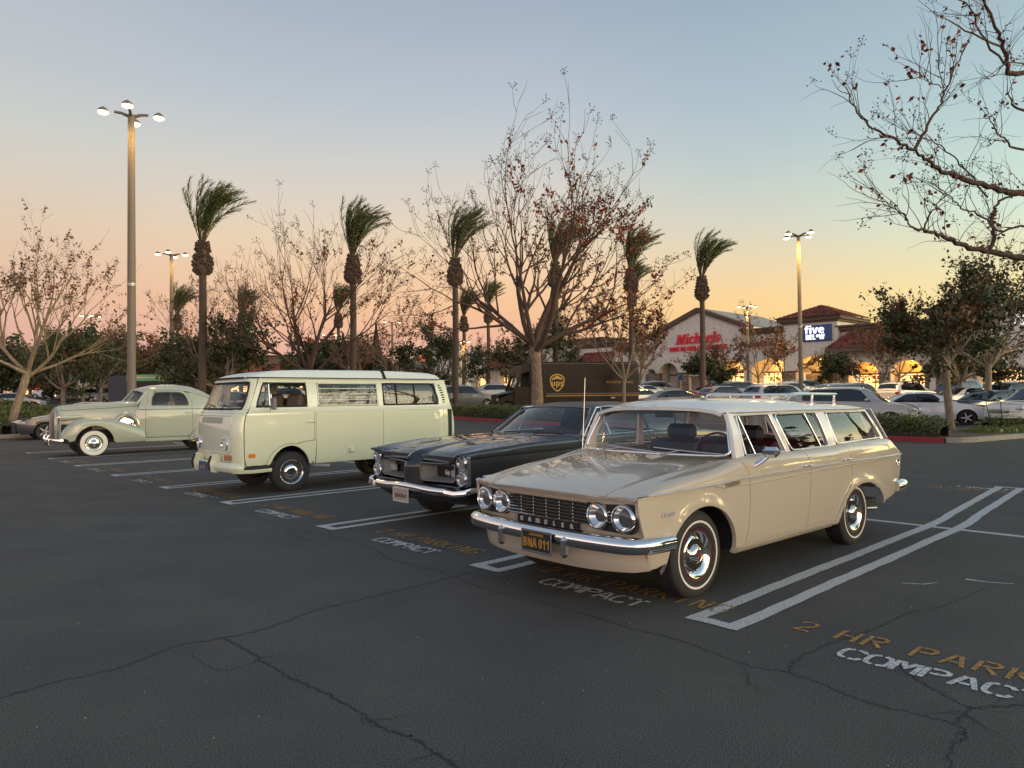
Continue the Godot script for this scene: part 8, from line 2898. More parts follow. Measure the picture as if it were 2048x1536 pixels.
# limbs of the tree that reaches in from the right; its trunk stands outside the frame
func overhang() -> void:
	var r := RandomNumberGenerator.new()
	r.seed = 77
	var at := Vector3(10.9, 0, -11.2)
	var t := thing("crape_myrtle", "near bare tree reaching in from the right edge with long thin twigs", "tree", at)
	var wood := MB.new()
	var lf := MB.new()
	lf.use_col = true
	var sd := MB.new()
	var tk := MB.new()
	tk.tube([Vector3(0, -0.1, 0), Vector3(0.05, 1.2, 0), Vector3(0.0, 2.3, 0.05)], [0.17, 0.13, 0.12], 12)
	put("trunk", tk, M.bark_dark, t)
	wood.tube(smooth3([0, 2.2, 0.05, 0.05, 3.2, 0.2, -0.4, 4.4, 0.3, -0.9, 5.2, 0.6, -1.3, 5.9, 0.8], 4), [0.12, 0.12, 0.11, 0.11, 0.1, 0.1, 0.09, 0.09, 0.085, 0.08, 0.075, 0.07, 0.065, 0.06, 0.055, 0.05, 0.045], 8, false)
	# each: depth at the root, depth at the tip, radius, picture points read off as bearings (right, up) per metre of depth
	var fan := [
		[10.9, 10.0, 0.045, [1.05, 0.52, 0.82, 0.47, 0.709, 0.4425, 0.697, 0.454, 0.691, 0.480, 0.681, 0.508, 0.666, 0.543, 0.656, 0.558]],
		[10.9, 9.6, 0.018, [0.691, 0.480, 0.66, 0.495, 0.62, 0.515, 0.607, 0.522]],
		[10.9, 9.8, 0.02, [0.697, 0.454, 0.665, 0.49, 0.645, 0.535, 0.62, 0.555]],
		[11.0, 9.4, 0.055, [0.98, 0.27, 0.80, 0.268, 0.709, 0.275, 0.682, 0.281, 0.657, 0.288, 0.632, 0.297, 0.606, 0.306, 0.590, 0.316, 0.573, 0.329, 0.562, 0.339]],
		[9.4, 8.9, 0.022, [0.562, 0.339, 0.555, 0.3415, 0.534, 0.354, 0.514, 0.3635, 0.497, 0.379, 0.481, 0.3985, 0.474, 0.418]],
		[9.4, 9.1, 0.022, [0.562, 0.339, 0.575, 0.3585, 0.587, 0.3825, 0.602, 0.404, 0.609, 0.4235, 0.622, 0.4525, 0.633, 0.475]],
		[9.1, 9.2, 0.009, [0.602, 0.404, 0.604, 0.43, 0.6, 0.47]],
		[9.1, 9.0, 0.008, [0.609, 0.4235, 0.585, 0.435, 0.575, 0.445]],
		[10.4, 9.3, 0.014, [0.665, 0.2725, 0.638, 0.304, 0.618, 0.327, 0.598, 0.345, 0.58, 0.353, 0.558, 0.371]],
		[11.2, 9.0, 0.055, [0.98, 0.165, 0.80, 0.178, 0.709, 0.186, 0.682, 0.192, 0.657, 0.195, 0.63, 0.203, 0.613, 0.2115, 0.593, 0.22, 0.577, 0.225, 0.564, 0.2275]],
		[9.0, 8.8, 0.012, [0.564, 0.2275, 0.552, 0.237, 0.545, 0.249, 0.532, 0.256, 0.524, 0.265, 0.513, 0.275]],
		[9.2, 9.0, 0.014, [0.577, 0.225, 0.577, 0.239, 0.59, 0.256, 0.60, 0.27, 0.618, 0.283]],
		[10.2, 10.3, 0.03, [0.667, 0.195, 0.67, 0.218, 0.67, 0.238, 0.677, 0.262, 0.697, 0.271, 0.712, 0.273, 0.85, 0.27]],
		[10.3, 9.7, 0.018, [0.82, 0.225, 0.709, 0.229, 0.682, 0.2215, 0.661, 0.239, 0.644, 0.2495, 0.63, 0.254, 0.62, 0.262, 0.607, 0.277, 0.587, 0.292]],
		[10.6, 10.2, 0.02, [0.83, 0.32, 0.709, 0.3385, 0.694, 0.3485, 0.677, 0.366, 0.669, 0.381]],
		[10.4, 10.2, 0.01, [0.694, 0.3485, 0.674, 0.35, 0.656, 0.3565]],
		[10.8, 10.6, 0.025, [0.84, 0.38, 0.72, 0.39, 0.70, 0.405, 0.694, 0.417]],
		[10.8, 9.9, 0.012, [0.76, 0.44, 0.7, 0.46, 0.68, 0.44, 0.66, 0.436]]]
	var tw := {"up": 0.02, "levels": 1, "wander": 0.2, "kids": [2], "spread": 0.9, "leaf": 0.075, "leaf_n": 6, "leaf_cols": [Color(0.24, 0.05, 0.025), Color(0.18, 0.05, 0.03), Color(0.28, 0.09, 0.03)], "leaf_p": 0.15, "seeds": 0.25, "seed_r": 0.07, "thin": 0.0026, "puff": 0.9}
	for f in fan:
		var raw := pts(f[3])
		var path := []
		for k in raw.size():
			var dep := lerpf(f[0], f[1], float(k) / (raw.size() - 1))
			path.append(Vector3(raw[k].x * dep, 1.5 + (raw[k].y) * dep, -dep) - at)
		path = smooth3(path, 4)
		var rads := []
		for k in path.size():
			rads.append(maxf(0.004, f[2] * lerpf(1.0, 0.3, float(k) / (path.size() - 1))))
			path[k] += rdir(r) * 0.02
		wood.tube(path, rads, 6, false)
		var start := 3
		for k in range(start, path.size() - 1):
			if (path[k] + at).x / -(path[k] + at).z > 0.76:
				continue
			var dd: Vector3 = ((path[k + 1] as Vector3) - path[k]).normalized()
			if r.randf() < 0.55:
				limb(wood, lf, sd, path[k], rot_about((dd + Vector3(-0.15, 0.45, 0)).normalized(), r.randf_range(0.2, 0.9), r), r.randf_range(0.25, 0.65), 0.0055, 0, r, tw)
		limb(wood, lf, sd, path[path.size() - 1], ((path[path.size() - 1] as Vector3) - path[path.size() - 2]).normalized(), 0.35, 0.005, 0, r, tw)
	put("branches", wood, M.bark_dark, t)
	put("leaves", lf, M.leaf, t, "stuff")
	put("seed_heads", sd, M.seed, t, "stuff")

# ---------- modern cars of the lot ----------
# k: L length, W half width, H height, bp belt profile, rp roof profile, glass spans, wheel places
func modern(called: String, label: String, cat: String, kind: String, at: Vector3, turn: float, pm: Material, group := "", detail := 0.14) -> Node3D:
	at.y = gh(at.x, at.z)
	var o: Dictionary = {
		"sedan": {"L": 4.75, "W": 0.90, "belt": [0.0, 0.62, 0.10, 0.72, 0.5, 0.82, 1.2, 0.93, 2.2, 0.96, 3.6, 1.0, 4.3, 1.04, 4.68, 1.0, 4.75, 0.85], "roof": [1.15, 0.92, 1.5, 1.13, 1.95, 1.36, 2.4, 1.45, 2.9, 1.455, 3.3, 1.40, 3.8, 1.22, 4.2, 1.04], "side": [1.75, 0.98, 2.15, 1.345, 2.5, 1.385, 3.2, 1.355, 3.75, 1.04, 3.55, 1.0], "wf": 0.92, "wr": 3.70, "R": 0.33},
		"suv": {"L": 4.75, "W": 0.94, "belt": [0.0, 0.72, 0.10, 0.84, 0.4, 0.97, 1.15, 1.06, 2.2, 1.10, 3.6, 1.14, 4.5, 1.16, 4.72, 1.0, 4.75, 0.8], "roof": [1.05, 1.04, 1.4, 1.28, 1.85, 1.60, 2.3, 1.72, 3.2, 1.74, 4.0, 1.70, 4.35, 1.60, 4.66, 1.15], "side": [1.65, 1.12, 2.05, 1.58, 2.4, 1.64, 3.9, 1.62, 4.3, 1.40, 4.3, 1.17], "wf": 0.95, "wr": 3.72, "R": 0.37},
		"hatch": {"L": 4.4, "W": 0.90, "belt": [0.0, 0.62, 0.08, 0.74, 0.4, 0.85, 1.1, 0.96, 2.2, 1.0, 3.6, 1.05, 4.3, 1.06, 4.38, 0.95, 4.4, 0.8], "roof": [0.98, 0.93, 1.4, 1.22, 1.8, 1.44, 2.3, 1.54, 3.0, 1.54, 3.7, 1.46, 4.0, 1.36, 4.34, 1.02], "side": [1.55, 1.0, 1.95, 1.42, 2.3, 1.47, 3.4, 1.44, 3.95, 1.20, 3.95, 1.07], "wf": 0.88, "wr": 3.50, "R": 0.33},
		"pickup": {"L": 5.4, "W": 0.97, "belt": [0.0, 0.80, 0.10, 0.95, 0.4, 1.05, 1.3, 1.12, 3.4, 1.14, 3.5, 1.12, 5.3, 1.12, 5.38, 1.0, 5.4, 0.8], "roof": [1.25, 1.10, 1.6, 1.38, 2.0, 1.70, 2.4, 1.80, 3.0, 1.80, 3.3, 1.70, 3.45, 1.13, 3.5, 1.12], "side": [1.8, 1.17, 2.12, 1.66, 2.45, 1.70, 3.15, 1.68, 3.3, 1.4, 3.32, 1.17], "wf": 0.98, "wr": 4.25, "R": 0.39}}[kind]
	var t := thing(called, label, cat, at, turn, group)
	var L: float = o.L
	var W: float = o.W
	var ref := Vector3(L / 2, 0.8, 0)
	var plan := func(x: float) -> float: return W - 0.26 * pow(maxf(0.0, 1.0 - x / 0.8), 2.2) - 0.16 * pow(maxf(0.0, 1.0 - (L - x) / 0.7), 2.0)
	var sidef := func(x: float, y: float) -> float:
		return plan.call(x) - crv([0.18, 0.10, 0.3, 0.03, 0.5, 0.0, 0.75, 0.005, 0.95, 0.03, 1.2, 0.06], y)
	var x0: float = o.roof[0]
	var x1: float = o.roof[o.roof.size() - 2]
	var rf := func(x: float, q: float) -> Vector3:
		var yr := crv(o.roof, x)
		var yb := minf(crv(o.belt, x) - 0.01, yr)
		var zb: float = plan.call(x) - 0.07
		var zr := zb - 0.62 * maxf(0.0, yr - yb) * 0.5
		var s := absf(q)
		if s <= 1.0:
			return Vector3(x, yr - 0.06 * s * s * minf(1.0, (yr - yb) / 0.2), q * zr)
		var f := s - 1.0
		return Vector3(x, lerpf(yr - 0.06 * minf(1.0, (yr - yb) / 0.2), yb, f), lerpf(zr, zb, pow(f, 0.8)) * signf(q))
	for s in [1.0, -1.0]:
		var b := MB.new()
		var p := PackedVector2Array()
		for k in 17:
			var x := lerpf(0.02, L - 0.02, k / 16.0)
			p.push_back(Vector2(x, crv(o.belt, x)))
		p.append_array(pts([L - 0.03, 0.45, L - 0.25, 0.24]))
		var a1 := arc(o.wr, 0.30, o.R + 0.07, -8, 188, 14, o.R + 0.06)
		p.append_array(a1)
		p.append_array(pts([o.wr - o.R - 0.3, 0.19, o.wf + o.R + 0.3, 0.19]))
		p.append_array(arc(o.wf, 0.30, o.R + 0.07, -8, 188, 14, o.R + 0.06))
		p.append_array(pts([0.16, 0.22, 0.03, 0.34]))
		b.panel(p, func(x: float, y: float) -> Vector3: return Vector3(x, y, sidef.call(x, y) * s), detail, 0.03, ref)
		put("body_side", b, pm, t)
		var g := MB.new()
		var gp := rounded(pts(o.side), 0.07, 3)
		var z_at := func(x: float, y: float) -> float:
			var yr := crv(o.roof, x)
			var yb := minf(crv(o.belt, x) - 0.01, yr)
			var zb: float = plan.call(x) - 0.07
			var zr := zb - 0.31 * maxf(0.0, yr - yb)
			return lerpf(zb, zr, clampf(1.0 - pow(clampf((yr - 0.06 - y) / maxf(0.05, yr - 0.06 - yb), 0.0, 1.0), 0.8), 0.0, 1.0)) + 0.008
		g.panel(gp, func(x: float, y: float) -> Vector3: return Vector3(x, y, z_at.call(x, y) * s), detail * 1.2, 0.0, ref)
		put("side_window", g, M.car_glass, t)
		var post := MB.new()
		var px: float = (o.side[0] + o.side[o.side.size() - 2]) / 2.0 + 0.1
		for k in 4:
			var yy := lerpf(o.side[1], o.side[5] - 0.02, k / 3.0)
			var yy2 := lerpf(o.side[1], o.side[5] - 0.02, minf(1.0, (k + 1) / 3.0))
			post.box(Vector3(px, (yy + yy2) / 2, (z_at.call(px, (yy + yy2) / 2) + 0.002) * s), Vector3(0.07, absf(yy2 - yy) + 0.02, 0.012))
		put("door_pillar", post, M.black, t)
		var dh := MB.new()
		dh.box(Vector3(px - 0.1, o.side[1] - 0.12, (sidef.call(px, 0.85) + 0.012) * s), Vector3(0.18, 0.03, 0.03), 0.008)
		dh.box(Vector3(px + 0.85, o.side[1] - 0.11, (sidef.call(px, 0.85) + 0.012) * s), Vector3(0.18, 0.03, 0.03), 0.008)
		put("door_handle", dh, pm, t)
		var mr := MB.new()
		mr.box(Vector3(o.side[0] + 0.14, o.side[1] + 0.07, (plan.call(1.7) + 0.07) * s), Vector3(0.14, 0.13, 0.2), 0.05)
		put("door_mirror", mr, pm, t)
		var hl := MB.new()
		hl.box(Vector3(0.22, crv(o.belt, 0.2) - 0.10, (plan.call(0.22) - 0.10) * s), Vector3(0.36, 0.12, 0.26), 0.04, Basis(Vector3.UP, 0.75 * s))
		put("headlight", hl, M.lens, t)
		var tl := MB.new()
		tl.box(Vector3(L - 0.12, crv(o.belt, L - 0.15) - 0.14, (plan.call(L - 0.12) - 0.09) * s), Vector3(0.24, 0.16, 0.26), 0.04, Basis(Vector3.UP, -0.35 * s))
		put("tail_light", tl, M.red_lens, t)
		for wx in [o.wf, o.wr]:
			var wj := joint("wheel", t, Vector3(wx, o.R - 0.015, (W - 0.12) * s))
			var Z := Transform3D(Basis(Vector3.RIGHT, Vector3(0, 0, s), Vector3(0, -s, 0)), Vector3.ZERO)
			var ty := MB.new()
			ty.lathe([Vector2(o.R * 0.68, -0.1), Vector2(o.R * 0.96, -0.1), Vector2(o.R, -0.07), Vector2(o.R, 0.07), Vector2(o.R * 0.96, 0.1), Vector2(o.R * 0.68, 0.1)], 26, Z, 0.5)
			put("tyre", ty, M.rubber, wj)
			var rm := MB.new()
			rm.lathe([Vector2(o.R * 0.70, 0.10), Vector2(o.R * 0.66, 0.07), Vector2(o.R * 0.62, -0.04), Vector2(0.0, -0.04)], 22, Z, 0.4)
			put("rim", rm, M.black, wj)
			var sk := MB.new()
			for k in 5:
				var a := TAU * k / 5.0
				sk.box(Z * Vector3(cos(a) * o.R * 0.36, 0.06, sin(a) * o.R * 0.36), Vector3(o.R * 0.66, 0.03, 0.06), 0.01, Z.basis * Basis(Vector3.UP, -a))
			put("spokes", sk, M.alloy if not t.has_meta("dark_rims") else M.black, wj)
	var deck := func(x: float, q: float) -> Vector3:
		var yb := crv(o.belt, x)
		return Vector3(x, yb + 0.035 * (1.0 - pow(absf(q), 3.0)) - 0.002, sidef.call(x, yb) * q)
	var dk := MB.new()
	dk.grid(deck, 0.02, x0 + 0.35, 10, -1.0, 1.0, 12, Vector3(0.8, 0.3, 0))
	put("bonnet", dk, pm, t)
	var bl := MB.new()
	bl.grid(deck, x1 - (0.35 if kind != "pickup" else 0.1), L - 0.02, 8, -1.0, 1.0, 12, Vector3(L - 0.5, 0.3, 0))
	put("boot_lid", bl, pm, t)
	for e in [0.03, L - 0.03]:
		var fa := MB.new()
		var yb := crv(o.belt, e)
		fa.panel(pts([-0.97, 0.24, -0.99, yb, 0.99, yb, 0.97, 0.24]), func(q: float, y: float) -> Vector3: return Vector3(e, y, q * sidef.call(e, y)), 0.2, 0.02, ref)
		put("bumper_skin", fa, pm, t)
	var gr := MB.new()
	gr.box(Vector3(0.012, crv(o.belt, 0.03) - 0.10, 0), Vector3(0.05, 0.12, W * 0.95), 0.015)
	gr.box(Vector3(0.012, 0.34, 0), Vector3(0.05, 0.14, W * 1.1), 0.015)
	put("grille", gr, M.black, t)
	var gh2 := MB.new()
	gh2.grid(rf, x0 + 0.02, x1 - 0.02, 26, -2.0, 2.0, 20, Vector3(L / 2, 0.9, 0))
	put("cabin", gh2, pm, t)
	# front and rear screens laid just proud of the cabin
	var sc := MB.new()
	var xa: float = o.side[2] - 0.02
	sc.panel(pts([x0 + 0.12, -0.9, x0 + 0.12, 0.9, xa, 0.93, xa, -0.93]), func(x: float, q: float) -> Vector3: return rf.call(x, q) + Vector3(-0.006, 0.006, 0), 0.15, 0.0, Vector3(L / 2, 0.8, 0))
	put("windscreen", sc, M.car_glass, t)
	var rs := MB.new()
	var xb: float = {"sedan": 3.35, "suv": 4.36, "hatch": 3.98, "pickup": 3.31}[kind]
	rs.panel(pts([xb, -0.9, xb, 0.9, x1 - 0.08, 0.88, x1 - 0.08, -0.88]), func(x: float, q: float) -> Vector3: return rf.call(x, q) + Vector3(0.006, 0.006, 0), 0.15, 0.0, Vector3(L / 2, 0.8, 0))
	put("rear_window", rs, M.car_glass, t)
	var ub := MB.new()
	ub.box(Vector3(L / 2, 0.30, 0), Vector3(L - 0.5, 0.16, W * 1.5))
	ub.box(Vector3(L / 2, 0.6, 0), Vector3(L - 0.4, 0.5, W * 1.3))
	put("underbody", ub, M.dark, t)
	if kind == "suv":
		var rr := MB.new()
		for s in [1.0, -1.0]:
			rr.tube(smooth3([2.3, 1.70, 0.56 * s, 2.4, 1.76, 0.56 * s, 3.9, 1.76, 0.56 * s, 4.0, 1.70, 0.56 * s], 3), 0.018, 5)
		put("roof_rails", rr, M.alloy, t)
	return t

func background_cars() -> void:
	M.car_glass = mt(0.012, 0.014, 0.016, 0.04, 0.0, 0.6)
	M.alloy = mt(0.5, 0.5, 0.5, 0.3, 0.8)
	var P := {"white": paint(0.72, 0.72, 0.71, 0.35), "black": paint(0.012, 0.012, 0.014, 0.3), "grey": paint(0.10, 0.10, 0.105, 0.35), "silver": paint(0.38, 0.39, 0.40, 0.35), "dark": paint(0.035, 0.036, 0.045, 0.35), "red": paint(0.30, 0.02, 0.02, 0.35), "blue": paint(0.05, 0.08, 0.14, 0.35), "tan": paint(0.36, 0.31, 0.24, 0.4)}
	# nearest ones, each built for itself
	modern("parked_car", "low black sedan parked beyond the pre-war coupe at far left", "car", "sedan", Vector3(-19.45, 0, -28.2), deg_to_rad(42.0), P.dark, "", 0.09)
	modern("parked_car", "white sedan with black wheels behind the big evergreen's trunk at right", "car", "sedan", Vector3(20.75, 0, -31.4), deg_to_rad(152.0), P.white, "", 0.09)
	modern("parked_car", "white crossover with a dark roofline cut off by the right edge", "car", "suv", Vector3(19.3, 0, -28.7), deg_to_rad(13.0), P.white, "", 0.09)
	modern("parked_car", "silver-grey estate just behind the wagon's roof rack, nose to the right", "car", "suv", Vector3(16.3, 0, -28.9), deg_to_rad(145.0), P.silver, "", 0.1)
	modern("parked_car", "dark grey SUV left of the delivery truck, its tail to the left", "car", "suv", Vector3(-1.35, 0, -56.0), deg_to_rad(180.0 + 22.0), P.grey, "", 0.1)
	# the rest of the lot: one of each kind, then copies
	var first := {}
	var list := [
		["sedan", "black", "black sedan with its nose at the left, above the wagon's windscreen", 10.0, -46.5, 14.0],
		["sedan", "white", "white sedan behind the black one, above the wagon's windscreen", 8.9, -52.5, 20.0],
		["suv", "white", "white SUV at the tail of the delivery truck", 9.4, -57.5, 200.0],
		["hatch", "grey", "grey hatchback just right of the gabled store's palm trunk", 15.8, -53.0, 200.0],
		["suv", "silver", "silver SUV seen through the wagon's roof rack, left part", 16.0, -43.0, 200.0],
		["hatch", "blue", "blue-grey hatchback seen through the wagon's roof rack, right part", 18.0, -40.5, 35.0],
		["suv", "dark", "big dark SUV with its tail lamp showing, behind the roof rack", 20.4, -45.0, 20.0],
		["suv", "white", "white SUV with dark windows under the lit awning wing", 26.5, -48.5, 210.0],
		["sedan", "white", "white low sedan behind the evergreen trunk, nose to the left", 27.6, -44.5, 15.0],
		["sedan", "black", "black sedan right behind the shopping cart", 23.2, -35.2, 18.0],
		["suv", "dark", "dark SUV at the right edge under the pale-trunked tree", 31.5, -46.0, 15.0],
		["suv", "black", "black SUV before the store's right arch, left of the lamp post", 20.5, -64.0, 200.0],
		["suv", "white", "white SUV close to the slim store lamp post", 23.0, -62.0, 20.0],
		["hatch", "tan", "tan hatchback before the blue sign tower", 28.0, -62.0, 200.0],
		["sedan", "red", "red car among the dark ones before the gabled store", 18.5, -69.0, 25.0],
		["suv", "grey", "grey SUV behind the red car", 22.0, -74.0, 205.0],
		["sedan", "silver", "silver sedan far back before the middle wing", 25.0, -76.0, 30.0],
		["suv", "dark", "dark SUV far back below the tower arch", 29.5, -72.0, 205.0],
		["hatch", "black", "black hatchback before the awning wing's left arch", 31.0, -66.0, 25.0],
		["sedan", "white", "white sedan far back at the foot of the gable's left pier", 13.5, -75.0, 25.0],
		["suv", "black", "black SUV far back below the gabled store's left arch", 16.5, -80.0, 200.0],
		["sedan", "dark", "dark sedan far back before the low left wing", 9.0, -74.0, 20.0],
		["suv", "blue", "blue SUV near the end store at right", 34.5, -55.0, 205.0],
		["hatch", "dark", "dark hatchback behind the white crossover at right", 29.0, -39.5, 20.0],
		["suv", "silver", "silver SUV beyond the dark grey SUV's roof", -2.5, -73.0, 15.0],
		["sedan", "white", "white sedan between the dark grey SUV and the truck, far back", -0.5, -80.0, 200.0],
		["suv", "dark", "first dark SUV in the distance above the pre-war coupe's bonnet", -51.0, -85.0, 20.0],
		["suv", "black", "second dark SUV in the distance above the pre-war coupe's bonnet", -46.5, -83.0, 20.0],
		["sedan", "grey", "grey sedan in the distance before the pre-war coupe's windscreen", -40.0, -74.0, 20.0],
		["sedan", "silver", "silver sedan with red tail lamps left of the leaning tree's foot", -42.6, -62.0, 205.0],
		["hatch", "red", "red hatchback cut by the left edge", -40.8, -56.0, 205.0],
		["sedan", "red", "red sedan far back behind the twin dark SUVs", -66.0, -108.0, 15.0],
		["pickup", "white", "white pickup far back at left, before the lit shops", -69.0, -108.0, 15.0],
		["pickup", "silver", "pale pickup far back right of the twin dark SUVs", -52.5, -95.0, 15.0],
		["suv", "white", "white van-like SUV far back left of the dark trailer", -55.5, -105.0, 200.0],
		["sedan", "black", "black sedan showing between the pre-war coupe and the bus", -23.5, -60.0, 20.0],
		["suv", "white", "white SUV seen through the bus's front windows", -17.5, -58.0, 200.0],
		["sedan", "silver", "silver sedan seen through the bus's louvred window", -13.0, -58.0, 20.0],
		["suv", "tan", "tan SUV seen through the bus's rear side window", -7.5, -56.0, 20.0],
		["suv", "dark", "dark SUV seen through the bus's sliding rear window", -9.5, -66.0, 200.0]]
	for q in list:
		var turn := deg_to_rad(q[5])
		var at := Vector3(q[3], 0, q[4])
		# the list gives the middle of each car; the node sits at its nose
		var half: float = {"sedan": 2.37, "suv": 2.37, "hatch": 2.2, "pickup": 2.7}[q[0]]
		at -= Vector3(cos(turn), 0, -sin(turn)) * half
		if not first.has(q[0]):
			first[q[0]] = modern("parked_car", q[2], "car", q[0], at, turn, P[q[1]], "cars parked before the stores")
			continue
		at.y = gh(at.x, at.z)
		var c := copy_of(first[q[0]], "parked_car", q[2], at, turn, "cars parked before the stores")
		for ch in c.get_children():
			if ch is MeshInstance3D and (ch.name.begins_with("body") or ch.name.begins_with("bo") or ch.name.begins_with("bumper") or ch.name.begins_with("cabin") or ch.name.begins_with("door_m") or ch.name.begins_with("door_h")):
				ch.material_override = P[q[1]]

func delivery_truck() -> void:
	M.truck = mt(0.013, 0.0085, 0.0055, 0.38, 0.0, 0.35)
	M.truck_gold = mt(0.55, 0.33, 0.06, 0.4)
	M.truck_gold_dark = mt(0.30, 0.14, 0.02, 0.4)
	var a := 14.0
	var t := thing("delivery_truck", "dark brown delivery truck with a gold shield on its side", "truck", Vector3(-0.75, gh(0, -43.5), -43.0), deg_to_rad(a))
	var W := 1.12
	var ref := Vector3(4, 1.5, 0)
	var bx := MB.new()
	bx.box(Vector3(5.0, 1.92, 0), Vector3(6.9, 2.55, W * 2), 0.06)
	put("cargo_box", bx, M.truck, t)
	var cab := MB.new()
	var cp := pts([0.62, 1.52, 0.98, 2.42, 1.12, 3.08, 1.56, 3.17, 1.56, 0.62, 0.62, 0.62])
	for s in [1.0, -1.0]:
		var c2 := MB.new()
		c2.panel(pts([0.64, 0.62, 0.64, 1.52, 0.98, 2.42, 1.12, 3.08, 1.56, 3.17, 1.56, 2.62, 1.1, 2.5, 0.90, 1.75, 1.56, 1.7, 1.56, 0.62]), func(x: float, y: float) -> Vector3: return Vector3(x, y, W * s), 0.3, 0.05, ref)
		put("cab_side", c2, M.truck, t)
		var dw := MB.new()
		dw.box(Vector3(2.05, 2.1, (W + 0.004) * s), Vector3(0.62, 0.95, 0.012))
		put("door_window", dw, M.glass_tint, t)
		var df := MB.new()
		for q in [[1.62, 1.75, 0.03, 2.1], [2.48, 1.75, 0.03, 2.1]]:
			df.box(Vector3(q[0], q[1], (W + 0.005) * s), Vector3(q[2], q[3], 0.02))
		df.box(Vector3(2.05, 2.80, (W + 0.005) * s), Vector3(0.88, 0.03, 0.02))
		put("door_frame", df, M.black, t)
		var st := MB.new()
		st.box(Vector3(5.5, 1.30, (W + 0.012) * s), Vector3(5.9, 0.06, 0.03), 0.01)
		st.box(Vector3(5.0, 3.10, (W + 0.012) * s), Vector3(6.9, 0.05, 0.03), 0.01)
		put("rub_rail", st, M.truck_edge, t)
		var g2 := MB.new()
		g2.box(Vector3(5.5, 1.18, (W + 0.008) * s), Vector3(5.9, 0.07, 0.02))
		put("gold_stripe", g2, M.truck_gold_dark, t)
		var fe := MB.new()
		var fp := pts([-0.35, 0.70, -0.2, 1.10, 0.3, 1.28, 0.66, 1.36, 0.66, 0.62])
		var ar := arc(0.25, 0.45, 0.46, 15, 175, 12)
		fp.append_array(ar)
		fe.panel(fp, func(x: float, y: float) -> Vector3: return Vector3(x, y, (W - 0.06) * s), 0.15, 0.25, ref)
		put("front_wing", fe, M.truck, t)
		for wx in [0.25, 6.3]:
			var wj := joint("wheel", t, Vector3(wx, 0.41, (W - 0.16) * s))
			var Z := Transform3D(Basis(Vector3.RIGHT, Vector3(0, 0, s), Vector3(0, -s, 0)), Vector3.ZERO)
			var ty := MB.new()
			ty.lathe([Vector2(0.24, -0.12), Vector2(0.40, -0.12), Vector2(0.42, -0.08), Vector2(0.42, 0.08), Vector2(0.40, 0.12), Vector2(0.24, 0.12)], 24, Z, 0.5)
			put("tyre", ty, M.rubber, wj)
			var rm := MB.new()
			rm.lathe([Vector2(0.25, 0.1), Vector2(0.22, 0.03), Vector2(0.1, 0.0), Vector2(0.0, 0.06)], 18, Z, 0.4)
			put("rim", rm, M.dull, wj)
		var hl := MB.new()
		hl.box(Vector3(-0.30, 0.98, 0.72 * s), Vector3(0.12, 0.16, 0.3), 0.04)
		put("headlight", hl, M.lens, t)
		var ml := MB.new()
		ml.tube([Vector3(0.95, 2.3, W * s), Vector3(0.75, 2.3, (W + 0.25) * s)], 0.02, 5)
		ml.box(Vector3(0.75, 2.15, (W + 0.28) * s), Vector3(0.08, 0.4, 0.2), 0.03)
		put("door_mirror", ml, M.black, t)
	var hood := MB.new()
	hood.panel(pts([-0.35, -0.85, -0.35, 0.85, 0.66, 1.0, 0.66, -1.0]), func(x: float, z: float) -> Vector3: return Vector3(x, 1.30 + 0.22 * (x + 0.35) - 0.10 * pow(absf(z), 3.0), z), 0.12, 0.03, Vector3(0, 0.5, 0))
	put("bonnet", hood, M.truck, t)
	var nose := MB.new()
	nose.box(Vector3(-0.28, 0.95, 0), Vector3(0.16, 0.64, 1.7), 0.05)
	put("nose", nose, M.truck, t)
	var grl := MB.new()
	for k in 6:
		grl.box(Vector3(-0.37, 0.78 + k * 0.09, 0), Vector3(0.03, 0.04, 1.1))
	put("grille", grl, M.black, t)
	var bm := MB.new()
	bm.box(Vector3(-0.46, 0.55, 0), Vector3(0.14, 0.22, 2.1), 0.04)
	put("front_bumper", bm, M.black, t)
	var ff := MB.new()
	ff.panel(pts([-1.1, 0.62, -1.1, 1.52, 1.1, 1.52, 1.1, 0.62]), func(z: float, y: float) -> Vector3: return Vector3(0.63, y, z), 0.4, 0.02, ref)
	ff.panel(pts([-1.1, 2.42, -1.1, 3.12, 1.1, 3.12, 1.1, 2.42]), func(z: float, y: float) -> Vector3: return Vector3(0.98 + (y - 2.42) * 0.2, y, z), 0.4, 0.02, ref)
	for z in [-1.08, 0.0, 1.08]:
		ff.tube([Vector3(0.62, 1.52, z), Vector3(0.98, 2.42, z)], 0.04, 5)
	put("cab_front", ff, M.truck, t)
	for s in [1.0, -1.0]:
		var ws := MB.new()
		ws.panel(pts([0.04, 0.0, 0.04, 1.0, 1.06, 1.0, 1.06, 0.0]), func(z: float, v: float) -> Vector3: return Vector3(lerpf(0.63, 0.98, v) + 0.01, lerpf(1.52, 2.42, v), z * s), 0.3, 0.0, ref)
		put("windscreen", ws, M.glass, t)
	var cr := MB.new()
	cr.box(Vector3(1.3, 3.13, 0), Vector3(0.7, 0.06, W * 2), 0.02)
	put("cab_roof", cr, M.truck, t)
	var ub := MB.new()
	ub.box(Vector3(4.2, 0.55, 0), Vector3(8.2, 0.25, 1.5))
	put("underbody", ub, M.dark, t)
	# shield and words on the flank
	var S := func(k: float) -> PackedVector2Array:
		return curve2([-0.42 * k, 0.30 * k, 0.0, 0.50 * k, 0.42 * k, 0.30 * k, 0.40 * k, -0.15 * k, 0.22 * k, -0.40 * k, 0.0, -0.55 * k, -0.22 * k, -0.40 * k, -0.40 * k, -0.15 * k], 4, true)
	var T := Transform3D(Basis(), Vector3(3.25, 1.98, W + 0.003))
	var b1 := MB.new()
	b1.prism(S.call(1.0), 0.0, 0.012, T)
